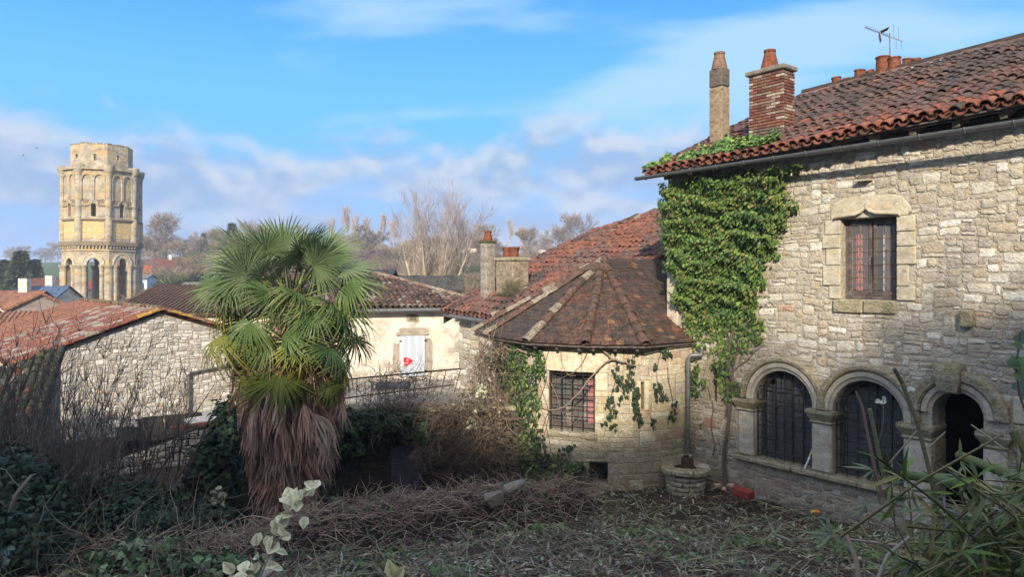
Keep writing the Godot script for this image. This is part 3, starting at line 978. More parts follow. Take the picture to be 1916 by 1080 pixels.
func grille_window(o: Node3D, cx: float) -> void:
	var sp := 2.06
	var z := -0.3
	var fr := MB.new()
	var I := Basis()
	arch(fr, cx, sp, [Vector2(0.55, z - 0.04), Vector2(0.55, z + 0.04), Vector2(0.638, z + 0.04)], 22)
	for s in [-1, 1]: fr.box(Transform3D(I, Vector3(cx + s * 0.594, 1.5, z)), Vector3(0.086, 1.12, 0.08), 0.006)
	fr.box(Transform3D(I, Vector3(cx, 0.92, z)), Vector3(1.27, 0.13, 0.09), 0.006)
	fr.box(Transform3D(I, Vector3(cx, 1.79, z)), Vector3(0.13, 1.62, 0.085), 0.006)
	var w := part("window", fr.done(), mats.grey_frame, o)
	for j in 4:
		simple_box("glazing_bar", w, Vector3(cx - 0.55, 1.27 + 0.31 * j, z - 0.015), Vector3(cx + 0.55, 1.295 + 0.31 * j, z + 0.02), mats.grey_frame)
	for s in [-1, 1]:
		simple_box("glazing_bar", w, Vector3(cx + s * 0.31 - 0.014, 0.99, z - 0.013), Vector3(cx + s * 0.31 + 0.014, 2.5, z + 0.024), mats.grey_frame)
		for j in 5:
			for i2 in 2:
				var x0: float = cx + s * (0.07 if i2 == 0 else 0.325)
				var x1: float = cx + s * (0.295 if i2 == 0 else 0.55)
				var y0 := 0.99 + 0.31 * j - (0.0 if j == 0 else 0.02)
				var top := 1.27 + 0.31 * j
				if j == 4: top = 2.55 if i2 == 0 else 2.36
				var pm := MB.new()
				var tw := rf(-0.003, 0.003)
				pm.quad(Vector3(minf(x0, x1), y0, z + tw), Vector3(maxf(x0, x1), y0, z - tw), Vector3(maxf(x0, x1), top, z - tw), Vector3(minf(x0, x1), top, z + tw))
				part("pane", pm.done(), mats.glass, w)
	# wrought iron bars in front
	var zg := -0.1
	for j in 6:
		var y := 0.98 + 0.27 * j
		var hw := 0.62 if y < sp else sqrt(maxf(0.01, 0.62 * 0.62 - (y - sp) * (y - sp)))
		var b := MB.new()
		b.tube([Vector3(cx - hw, y, zg), Vector3(cx + hw, y, zg)], [0.011, 0.011], 5)
		part("grille_bar", b.done(true), mats.iron, w)
	for j in 7:
		var x := -0.6 + 0.2 * j
		var top: float = sp + sqrt(maxf(0.0, 0.62 * 0.62 - x * x))
		var b := MB.new()
		b.tube([Vector3(cx + x, 0.87, zg + 0.012), Vector3(cx + x, top, zg + 0.012)], [0.011, 0.011], 5)
		part("grille_bar", b.done(true), mats.iron, w)
	for j in 5:
		for k in 6:
			if rng.randf() < 0.45: continue
			var c := Vector3(cx - 0.5 + 0.2 * k, 1.115 + 0.27 * j, zg + 0.01)
			if Vector2(c.x - cx, maxf(0.0, c.y - sp)).length() > 0.55: continue
			var b := MB.new()
			var pts := []
			var rr := []
			var turn := 1.0 if (j + k) % 2 == 0 else -1.0
			for q in 8:
				var f := q / 7.0
				var an := turn * (f * 4.2)
				pts.append(c + Vector3(cos(an) * 0.085 * (1.0 - 0.5 * f), sin(an) * 0.11 * (1.0 - 0.5 * f), 0))
				rr.append(0.006)
			b.tube(pts, rr, 4, false)
			part("grille_scroll", b.done(true), mats.iron, w)

func build_manor_roof(o: Node3D) -> void:
	var u := Vector3(1, 0.035, 0).normalized()
	var s := Vector3(0, 0.42, -1).normalized()
	var org := Vector3(0, manor_eave(0), 0.5)
	var n := u.cross(s)
	# boarding: front and rear slope
	var dk := MB.new()
	var mid := org + u * 5.9 + s * 3.58 - n * 0.05
	dk.box(Transform3D(Basis(u, n, -s), mid), Vector3(12.3, 0.05, 7.16))
	var rs := Vector3(0, -0.42, -1).normalized()
	var rn := Vector3(0, 1, -0.42).normalized()
	dk.box(Transform3D(Basis(Vector3(1, 0.035, 0).normalized(), rn, -rs), Vector3(5.9, 9.9 + 0.035 * 0 - 1.32 + 0.15, -6.1 - 3.4)), Vector3(12.3, 0.1, 7.3))
	part("roof_boarding", dk.done(), mats.roof_board, o)
	var tone := func(x: float, y: float) -> Color:
		var w: float = noise.get_noise_2d(x * 1.6, y * 1.1) + rf(-0.16, 0.16)
		if y < 0.25 and rng.randf() < 0.8: return pick(RED_TONES)
		if y < 0.7 and rng.randf() < 0.35: return pick(RED_TONES)
		if y > 3.6 and x > 1.5 and w > -0.3 + 0.12 * (6.5 - y): return pick(DARK_TONES)
		if w > 0.26: return pick(DARK_TONES)
		if x < 1.8 and y < 2.5 and w < -0.05: return pick(RED_TONES)
		if rng.randf() < 0.05: return pick(RED_TONES)
		return pick(ROOF_TONES)
	canal_roof(o, org, u, s, rect(-0.22, -0.02, 9.6, 7.1), tone, 300)
	# ridge tiles
	var rt := tile_mesh(0.46, 0.125, 0.115, true, 8)
	var top := org + s * 7.14 + n * 0.06
	for k in 22:
		var c := pick(DARK_TONES if k > 6 else ROOF_TONES)
		var mm: StandardMaterial3D = mats.clay.duplicate()
		mm.vertex_color_use_as_albedo = false
		mm.albedo_color = (c * 1.6).linear_to_srgb()
		part("ridge_tile", rt, mm, o, Transform3D(Basis(Vector3(0, 0, -1), Vector3.UP, u) * Basis(Vector3(1, 0, 0), 0.03 + rf(-0.02, 0.02)), top + u * (-0.2 + 0.42 * (k + 1)) + Vector3(0, rf(-0.015, 0.015), 0)))
	# mortar lumps along the ridge
	for k in 16:
		var lump := MB.new()
		lump.lathe(Transform3D(Basis().scaled(Vector3(rf(0.7, 1.5), 0.7, 1)), Vector3.ZERO), [Vector2(0.0, -0.03), Vector2(0.07, -0.01), Vector2(0.06, 0.05), Vector2(0.0, 0.07)], 7)
		part("ridge_mortar", lump.done(true), mats.grey_stone, o, Transform3D(Basis(Vector3.UP, rf(0, 6)), top + u * rf(0.3, 4.6) + Vector3(0, -0.02, 0.1)))
	# rafters under the eave, wall plate, eave lath
	for k in 16:
		var t := 0.25 + 0.66 * k
		var rm := MB.new()
		rm.box(Transform3D(Basis(u, n, -s), org + u * t + s * 0.62 - n * 0.135), Vector3(0.11, 0.12, 1.15), 0.01)
		part("rafter", rm.done(), mats.old_wood, o)
	var lath := MB.new()
	lath.box(Transform3D(Basis(u, n, -s), org + u * 5.9 + s * 0.02 - n * 0.012), Vector3(12.2, 0.022, 0.1))
	part("eave_lath", lath.done(), mats.old_wood, o)
	var plate := MB.new()
	plate.box(Transform3D(Basis(Vector3.BACK, PI / 2 * 0.0) * Basis(u, Vector3(0, 1, 0), Vector3(0, 0, 1)), Vector3(6.0, manor_eave(6.0) - 0.06, -0.28)), Vector3(11.9, 0.14, 0.4))
	part("wall_plate", plate.done(), mats.old_wood, o)
	# gutter: a half pipe with brackets and joint rings
	var gm := MB.new()
	var gl := Vector3(-0.48, 6.9, 0.56)
	var gr := Vector3(12.0, 6.93, 0.6)
	var k0 := -1
	for e in 2:
		var k1 := gm.v.size()
		for lay2 in 2:
			for j in 9:
				var an := PI + PI * j / 8.0
				var rr := 0.075 - 0.006 * lay2
				gm.p((gl if e == 0 else gr) + Vector3(0, sin(an) * rr, cos(an) * rr))
		if e == 1:
			for j in 8:
				gm.q(k0 + j + 1, k0 + j, k1 + j, k1 + j + 1)
				gm.q(k0 + 9 + j, k0 + 10 + j, k1 + 10 + j, k1 + 9 + j)
			gm.q(k0, k0 + 9, k1 + 9, k1)
			gm.q(k0 + 17, k0 + 8, k1 + 8, k1 + 17)
		k0 = k1
	for j in range(1, 8): gm.t(0, j, j + 1)
	var gt := part("gutter", gm.done(true), mats.zinc, o)
	for k in 13:
		var t := -0.2 + 0.66 * k
		var bm := MB.new()
		var pts := []
		var rr := []
		for j in 7:
			var an := PI * 0.98 + PI * 1.04 * j / 6.0
			pts.append(Vector3(t, 6.905 + 0.002 * t + sin(an) * 0.083, 0.561 + 0.003 * t + cos(an) * 0.083))
			rr.append(0.012)
		bm.tube(pts, rr, 5)
		part("gutter_bracket", bm.done(true), mats.zinc, gt)
	# slim chimney
	var slim := MB.new()
	slim.box(Transform3D(Basis(), Vector3(0.505, 8.2, -1.25)), Vector3(0.37, 1.75, 0.31), 0.025)
	var sc := part("slim_chimney", slim.done(), mat("chimney_render", Color(0.42, 0.33, 0.23), 0.95, tex.render, 1.4, tex.rough, 2.0), o)
	tag(sc, "tall slim rendered chimney")
	simple_box("upper_shaft", sc, Vector3(0.315, 9.08, -1.41), Vector3(0.695, 9.52, -1.09), mat("chimney_dark", Color(0.2, 0.18, 0.16), 0.95, tex.render, 1.4, tex.rough, 2.0), 0.03)
	var cp := MB.new()
	cp.lathe(Transform3D(Basis(), Vector3(0.505, 9.5, -1.25)), [Vector2(0.19, 0), Vector2(0.175, 0.1), Vector2(0.115, 0.36), Vector2(0.13, 0.38), Vector2(0.13, 0.42), Vector2(0.1, 0.43), Vector2(0.09, 0.2)], 14)
	part("chimney_pot", cp.done(true), mat("lichen_pot", Color(0.55, 0.33, 0.24), 0.9, tex.clay, 2.2, tex.fine, 0.6), sc)
	# brick chimney
	var bc := MB.new()
	bc.box(Transform3D(Basis(), Vector3(2.15, 8.15, -0.8)), Vector3(0.77, 1.62, 0.37))
	var brick_stack := part("brick_chimney", bc.done(), mats.mortar, o)
	tag(brick_stack, "wide brick chimney with pale patches")
	var bmeshes := []
	for w in [0.205, 0.1]:
		var b := MB.new()
		b.box(Transform3D(), Vector3(w, 0.054, 0.05), 0.008)
		bmeshes.append(b.done())
	var btones := [Color(0.36, 0.15, 0.11), Color(0.3, 0.13, 0.1), Color(0.42, 0.18, 0.13), Color(0.25, 0.12, 0.095), Color(0.38, 0.22, 0.16)]
	var blist := []
	for row in 24:
		var y := 7.42 + 0.064 * row
		for face in 2:
			var ln := 0.825 if face == 0 else 0.39
			var x := 0.0 if (row + face) % 2 == 0 else -0.1075
			while x < ln - 0.012:
				var xs := maxf(x, 0.0)
				var xe := minf(x + 0.205, ln)
				if ln - xe < 0.05: xe = ln
				var wd := xe - xs
				var c: Color = pick(btones)
				var pr := rng.randf()
				var lich: float = noise.get_noise_2d(x * 5.0 + face * 9.0, y * 5.0)
				if pr < 0.09 + 0.35 * smoothstep(0.0, 0.3, lich): c = Color(0.82, 0.77, 0.68).lerp(c, rf(0.0, 0.6))
				elif y < 7.75: c = Color(0.28, 0.22, 0.18)
				elif pr < 0.2: c = Color(0.45, 0.36, 0.28)
				var jig := rf(-0.003, 0.004)
				var tf := Transform3D(Basis.from_scale(Vector3(wd / 0.205, 1, 1)), Vector3(1.75 + xs + wd / 2, y, -0.6 + jig)) if face == 0 else Transform3D(Basis(Vector3.UP, PI / 2) * Basis.from_scale(Vector3(wd / 0.205, 1, 1)), Vector3(2.55 + jig, y, -0.626 - xs - wd / 2))
				blist.append({"m": 0, "tf": tf, "c": c, "s": 0.2})
				x = xe + 0.0095
	for e in blist: e.tf = e.tf as Transform3D
	pieces(brick_stack, "brick", bmeshes, mats.brick, blist, 300, "small_bricks")
	simple_box("chimney_cap", brick_stack, Vector3(1.68, 8.95, -1.07), Vector3(2.62, 9.05, -0.53), mat("chimney_cap", Color(0.3, 0.26, 0.22), 0.95, tex.render, 1.6, tex.rough, 1.5), 0.02)
	var bp := MB.new()
	bp.lathe(Transform3D(Basis(), Vector3(2.12, 9.06, -0.8)), [Vector2(0.2, 0), Vector2(0.19, 0.05), Vector2(0.115, 0.36), Vector2(0.128, 0.38), Vector2(0.128, 0.42), Vector2(0.1, 0.43), Vector2(0.09, 0.2)], 16)
	part("chimney_pot", bp.done(true), mats.plain_clay, brick_stack)
	# broken pots heaped along the ridge
	for e in [[1.0, 0.12, 0.3, 0.2], [1.28, 0.1, 0.2, 0.1], [1.62, 0.13, 0.34, -0.1], [1.95, 0.1, 0.25, 0.5], [2.25, 0.17, 0.52, 0.0], [2.55, 0.15, 0.42, 0.1], [2.85, 0.12, 0.3, -0.2], [3.1, 0.1, 0.24, 0.3]]:
		var pm := MB.new()
		pm.lathe(Transform3D(Basis(Vector3(0, 0, 1), e[3] * 0.4), top + u * (e[0] - 0.25) + Vector3(0, 0.06, -0.2)), [Vector2(e[1] * 1.1, 0), Vector2(e[1], e[2] - 0.05), Vector2(e[1] * 1.15, e[2] - 0.03), Vector2(e[1] * 1.12, e[2]), Vector2(e[1] * 0.9, e[2]), Vector2(e[1] * 0.85, e[2] - 0.2)], 12)
		part("ridge_pot", pm.done(true), mats.plain_clay, o)

	# television aerial on the ridge
	var foot := Transform3D(Basis(R_DIR, Vector3.UP, N_DIR), Vector3(3.63, 0, -16.54)) * (top + u * 2.15 + Vector3(0, 0, -0.25))
	var an := thing("tv_aerial", "television aerial on a thin mast above the roof ridge", "aerial", Transform3D(Basis(Vector3.UP, -0.35).scaled(Vector3.ONE * 1.05), foot))
	var ms := MB.new()
	ms.tube([Vector3(0, 0, 0), Vector3(0, 1.12, 0)], [0.018, 0.016], 6)
	part("mast", ms.done(true), mats.zinc, an)
	var bo := Transform3D(Basis(Vector3(0, 0, 1), -0.5), Vector3(-0.02, 1.04, 0))
	var bm2 := MB.new()
	bm2.tube([bo * Vector3(-0.62, 0, 0), bo * Vector3(0.36, 0, 0)], [0.013, 0.013], 5)
	var boom := part("boom", bm2.done(true), mats.zinc, an)
	for k in 13:
		var x := -0.6 + 0.05 * k
		var e := MB.new()
		e.tube([bo * Vector3(x, 0.01, -0.13), bo * Vector3(x, 0.01, 0.13)], [0.006, 0.006], 4)
		part("element", e.done(true), mats.zinc, boom)
	for s2 in [-1, 1]:
		var e := MB.new()
		e.box(bo * Transform3D(Basis(Vector3(0, 0, 1), 0.9 * s2), Vector3(0.16 - 0.33, 0.1 * s2, 0)), Vector3(0.2, 0.012, 0.3), 0.0)
		part("reflector", e.done(), mats.zinc, boom)
	for k in 4:
		var e := MB.new()
		e.tube([bo * Vector3(0.12 + 0.06 * k, 0.0, 0.02 * k), bo * Vector3(0.12 + 0.06 * k, 0.0, 0.02 * k) + Vector3(0, [0.36, -0.28, 0.32, -0.24][k], 0)], [0.005, 0.005], 4)
		part("rod", e.done(true), mats.zinc, boom)

# ---------------------------------------------------------------- the round stair turret
func build_turret() -> void:
	var o := thing("stone_turret", "round cut-stone turret with a many-sided brown tiled roof and a barred window", "turret", Transform3D(Basis(), Vector3(2.3, 0, -18)))
	var R := 2.6
	var w := CSGCombiner3D.new()
	w.name = "wall"
	o.add_child(w)
	w.material_override = mats.mortar
	for e in [[R, 3.9, 1.15, false], [R - 0.45, 3.7, 1.25, true]]:
		var c := CSGCylinder3D.new()
		c.name = "ring"
		c.radius = e[0]; c.height = e[1]; c.sides = 72
		c.position.y = e[2]
		c.material = mats.mortar
		if e[3]: c.operation = CSGShape3D.OPERATION_SUBTRACTION
		w.add_child(c, true)
	for e in [[-22.9, 1.06, 1.18, 2.5], [11.7, 0.08, 1.7, 2.3], [-9.5, 0.42, 0.08, 0.56]]:
		var b := CSGBox3D.new()
		b.name = "opening"
		b.size = Vector3(e[1], e[3] - e[2], 1.4)
		b.operation = CSGShape3D.OPERATION_SUBTRACTION
		b.basis = Basis(Vector3.UP, deg_to_rad(e[0]))
		b.position = b.basis.z * 2.45 + Vector3(0, (e[2] + e[3]) / 2, 0)
		b.material = mats.mortar
		w.add_child(b, true)
	simple_box("floor", o, Vector3(-1.6, -0.6, -1.6), Vector3(1.6, -0.3, 1.6), mats.dim_room)
	var put := func(u: float, v: float, d: float) -> Vector3:
		var a := u / R
		return Vector3(sin(a) * (R + d), v, cos(a) * (R + d))
	var U := func(deg: float) -> float: return deg_to_rad(deg) * R
	var wl: float = U.call(-34.8)
	var wr: float = U.call(-11.0)
	var holes := [rect(wl, 1.15, wr, 2.5), rect(wl - 0.2, 2.48, wr + 0.3, 2.94), rect(wr, 2.1, wr + 0.3, 2.5), rect(U.call(11.7) - 0.15, 1.66, U.call(11.7) + 0.15, 2.34), rect(U.call(-14.0), 0.06, U.call(-5.0), 0.57)]
	var polys := rubble(-4.6, 2.3, -0.5, 3.12, 0.118, 0.17, 0.38, 2, 0.013, holes, 0.42)
	var pale := [Color(0.78, 0.69, 0.51), Color(0.85, 0.77, 0.6), Color(0.73, 0.64, 0.48), Color(0.69, 0.6, 0.47), Color(0.9, 0.83, 0.68), Color(0.66, 0.58, 0.48), Color(0.8, 0.66, 0.44)]
	var tone := func(u: float, v: float) -> Color:
		var c: Color = pick(pale)
		var g: float = noise.get_noise_2d(u * 1.4 + 9.0, v * 1.4)
		if v < 1.9 and u > -0.6 and g > -0.1: c = c.lerp(Color(0.5, 0.5, 0.22), rf(0.1, 0.55))
		if v < 0.9: c = c.lerp(Color(0.42, 0.36, 0.3), rf(0.2, 0.7))
		if u < -2.0: c = c.lerp(Color(0.75, 0.7, 0.6), 0.5)
		if rng.randf() < 0.06: c = c.lerp(Color(0.62, 0.42, 0.32), 0.6)
		return c
	lay(o, "stone", polys, put, mats.limestone, tone, 0.003, 0.015)
	# pale lintel, jamb and slit stones
	for e in [[wl - 0.19, 2.5, wl + 0.33, 2.93], [wl + 0.345, 2.5, wr - 0.3, 2.93], [wr - 0.285, 2.5, wr + 0.29, 2.93], [wr + 0.01, 2.11, wr + 0.27, 2.485]]:
		var mb := MB.new()
		mb.col = Color(0.98, 0.88, 0.68)
		stone(mb, rect(e[0], e[1], e[2], e[3]), 0.03, put)
		part("lintel_stone", mb.done(), mats.limestone, o)
	for s in [-1, 1]:
		var mb := MB.new()
		mb.col = Color(0.95, 0.84, 0.58)
		var c: float = U.call(11.7)
		stone(mb, rect(c + (0.042 if s > 0 else -0.14), 1.67, c + (0.14 if s > 0 else -0.042), 2.33), 0.03, put)
		part("slit_jamb", mb.done(), mats.limestone, o)
	var sm := MB.new()
	sm.col = Color(0.55, 0.5, 0.36)
	stone(sm, rect(wl - 0.05, 1.02, wr + 0.05, 1.17), 0.035, put)
	part("window_sill", sm.done(), mats.mossy_stone, o)
	turret_window(o)
	turret_roof(o)
	# drainpipe from the eave into the corner with the manor
	var dp := MB.new()
	var c0 := Vector3(2.3, 0, -18)
	dp.tube([Vector3(4.12, 3.0, -15.95) - c0, Vector3(4.22, 2.93, -15.75) - c0, Vector3(4.16, 2.86, -15.7) - c0, Vector3(3.95, 2.84, -15.72) - c0, Vector3(3.9, 2.76, -15.76) - c0, Vector3(3.9, 0.5, -15.8) - c0, Vector3(3.84, 0.4, -15.72) - c0], [0.055, 0.055, 0.055, 0.055, 0.055, 0.05, 0.05], 10)
	var pipe := part("drainpipe", dp.done(true), mats.zinc, o)
	for y in [2.55, 1.7, 0.9]:
		var cl := MB.new()
		cl.lathe(Transform3D(Basis(), Vector3(3.9, y, -15.79) - c0), [Vector2(0.06, -0.02), Vector2(0.064, -0.015), Vector2(0.064, 0.015), Vector2(0.06, 0.02)], 10)
		part("pipe_collar", cl.done(true), mats.zinc, pipe)

func turret_window(o: Node3D) -> void:
	var wn := Node3D.new()
	wn.name = "window"
	o.add_child(wn, true)
	wn.basis = Basis(Vector3.UP, deg_to_rad(-22.9))
	var I := Basis()
	var z := 2.22
	var fr := MB.new()
	for e in [[0, 1.24, 1.05, 0.12], [0, 2.46, 1.05, 0.08], [-0.49, 1.84, 0.07, 1.16], [0.49, 1.84, 0.07, 1.16], [0.0, 1.84, 0.1, 1.16]]:
		fr.box(Transform3D(I, Vector3(e[0], e[1], z)), Vector3(e[2], e[3], 0.07), 0.006)
	part("frame", fr.done(), mats.dark_wood, wn)
	for s in [-1, 1]:
		simple_box("glazing_bar", wn, Vector3(s * 0.255 - 0.012, 1.302, z - 0.012), Vector3(s * 0.255 + 0.012, 2.418, z + 0.03), mats.dark_wood)
		for j in 3:
			simple_box("glazing_bar", wn, Vector3(-0.453 if s < 0 else 0.052, 1.57 + 0.29 * j, z - 0.01), Vector3(-0.052 if s < 0 else 0.453, 1.595 + 0.29 * j, z + 0.026), mats.dark_wood)
		for j in 4:
			for k in 2:
				var x0: float = (0.052 + 0.21 * k) * s
				var x1: float = (0.245 + 0.21 * k) * s
				var pm := MB.new()
				pm.quad(Vector3(minf(x0, x1), 1.31 + 0.288 * j, z), Vector3(maxf(x0, x1), 1.31 + 0.288 * j, z + rf(-0.004, 0.004)), Vector3(maxf(x0, x1), 1.565 + 0.288 * j, z), Vector3(minf(x0, x1), 1.565 + 0.288 * j, z))
				part("pane", pm.done(), mats.glass, wn)
	var cu := MB.new()
	var k0 := -1
	for j in 21:
		var x := 0.2 + 0.26 * j / 20.0
		var a := cu.p(Vector3(x, 1.3, z - 0.12 + 0.02 * sin(j * 1.9)))
		cu.p(Vector3(x, 2.42, z - 0.12 + 0.02 * sin(j * 1.9)))
		if k0 >= 0: cu.q(k0, a, a + 1, k0 + 1)
		k0 = a
	part("curtain", cu.done(true), mats.red_curtain, wn)
	var zg := 2.5
	for j in 6:
		var b := MB.new()
		b.tube([Vector3(-0.53, 1.27 + 0.232 * j, zg), Vector3(0.53, 1.27 + 0.232 * j, zg)], [0.013, 0.013], 5)
		part("grille_bar", b.done(true), mats.iron, wn)
	for j in 5:
		var b := MB.new()
		b.tube([Vector3(-0.5 + 0.25 * j, 1.18, zg + 0.014), Vector3(-0.5 + 0.25 * j, 2.5, zg + 0.014)], [0.013, 0.013], 5)
		part("grille_bar", b.done(true), mats.iron, wn)

func flat_tile() -> ArrayMesh:
	var mb := MB.new()
	mb.box(Transform3D(Basis(), Vector3(0, 0.009, -0.11)), Vector3(0.158, 0.018, 0.22), 0.004)
	return mb.done()

func turret_roof(o: Node3D) -> void:
	var ey := 3.14
	var apex := Vector3(0, 5.0, 0)
	var rim: Array[Vector3] = [Vector3(-3.1, ey, -1.6), Vector3(-3.29, ey, -0.6), Vector3(-2.94, ey, 0.54), Vector3(-1.98, ey, 2.23), Vector3(-0.73, ey, 2.84), Vector3(0.52, ey, 2.96), Vector3(2.55, ey, 1.53)]
	var far_end := Vector3(2.3, 5.12, -1.6)
	var list := []
	var deck := MB.new()
	var tones := [Color(0.22, 0.13, 0.11), Color(0.18, 0.12, 0.11), Color(0.26, 0.145, 0.12), Color(0.145, 0.115, 0.108), Color(0.27, 0.16, 0.13), Color(0.21, 0.15, 0.13)]
	for k in rim.size() - 1:
		var a := rim[k]
		var b := rim[k + 1]
		var pl: Array[Vector3] = [a, b, apex]
		if k == rim.size() - 2: pl = [a, b, far_end, apex]
		var u := (b - a).normalized()
		var nn := (b - a).cross(apex - a).normalized()
		var s := nn.cross(u)
		var poly := PackedVector2Array()
		for p3 in pl: poly.append(Vector2((p3 - a).dot(u), (p3 - a).dot(s)))
		for j in range(1, pl.size() - 1):
			deck.tri(pl[0] - nn * 0.03, pl[j] - nn * 0.03, pl[j + 1] - nn * 0.03)
			deck.tri(pl[0] - nn * 0.07, pl[j + 1] - nn * 0.07, pl[j] - nn * 0.07)
		deck.quad(a - nn * 0.07, b - nn * 0.07, b - nn * 0.03, a - nn * 0.03)
		var bs := Basis(u, nn, -s)
		var row := 0
		var y := -0.01
		while y < 4.2:
			var x := -3.0 + (0.083 if row % 2 == 0 else 0.0)
			while x < 5.0:
				if Geometry2D.is_point_in_polygon(Vector2(x, y + 0.07), poly):
					var g: float = noise.get_noise_2d(x * 2.5 + k * 7.0, y * 2.5) + rf(-0.3, 0.3)
					var c: Color = pick(tones)
					if g < -0.32 and k > 2: c = pick(RED_TONES).lerp(c, rf(0.4, 0.85))
					if y > 2.4: c = c.lerp(Color(0.12, 0.085, 0.075), 0.5)  # shadow near the roof's top put into the tile colour
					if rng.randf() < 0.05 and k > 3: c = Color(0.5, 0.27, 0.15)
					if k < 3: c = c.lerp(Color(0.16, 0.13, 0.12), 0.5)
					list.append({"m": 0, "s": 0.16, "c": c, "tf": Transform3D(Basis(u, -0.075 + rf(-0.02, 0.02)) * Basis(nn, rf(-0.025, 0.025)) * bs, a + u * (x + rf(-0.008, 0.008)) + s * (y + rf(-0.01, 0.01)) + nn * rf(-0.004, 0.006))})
				x += 0.166
			y += 0.128
			row += 1
	part("roof_boarding", deck.done(), mats.roof_board, o)
	pieces(o, "roof_tile", [flat_tile()], mats.clay, list, 300, "small_roof_tiles")
	var hip := tile_mesh(0.42, 0.118, 0.1, true, 8)
	for k in range(1, 6):
		var a := rim[k]
		var d := (apex - a)
		var n := int(d.length() / 0.36) + 1
		d = d.normalized()
		var side := d.cross(Vector3.UP).normalized()
		var up := side.cross(d).normalized()
		for j in n:
			var c := Color(0.34, 0.185, 0.15).lerp(Color(0.24, 0.155, 0.13), rng.randf())
			if k < 4 and rng.randf() < 0.35: c = Color(0.62, 0.5, 0.42)
			var mm: StandardMaterial3D = mats.clay.duplicate()
			mm.vertex_color_use_as_albedo = false
			mm.albedo_color = c.linear_to_srgb()
			part("hip_tile", hip, mm, o, Transform3D(Basis(side, rf(-0.02, 0.02) - 0.04) * Basis(side, up, -d), a + d * (0.36 * j - 0.03) + up * 0.035 + side * rf(-0.012, 0.012)))
	# rafter feet under the eave
	for k in range(2, 5):
		for f in [0.12, 0.5, 0.88]:
			var a := rim[k].lerp(rim[k + 1], f)
			var rm := MB.new()
			var d := Vector3(-a.x, 0.9, -a.z).normalized()
			rm.box(Transform3D(look(d), a + d * 0.25 + Vector3(0, -0.12, 0)), Vector3(0.07, 0.09, 0.42), 0.008)
			part("rafter", rm.done(), mats.dark_wood, o)
	var lip := MB.new()
	for k in range(1, 6):
		lip.tube([rim[k] + Vector3(0, -0.055, 0), rim[k + 1] + Vector3(0, -0.055, 0)], [0.02, 0.02], 4)
	part("eave_edge", lip.done(), mats.dark_wood, o)

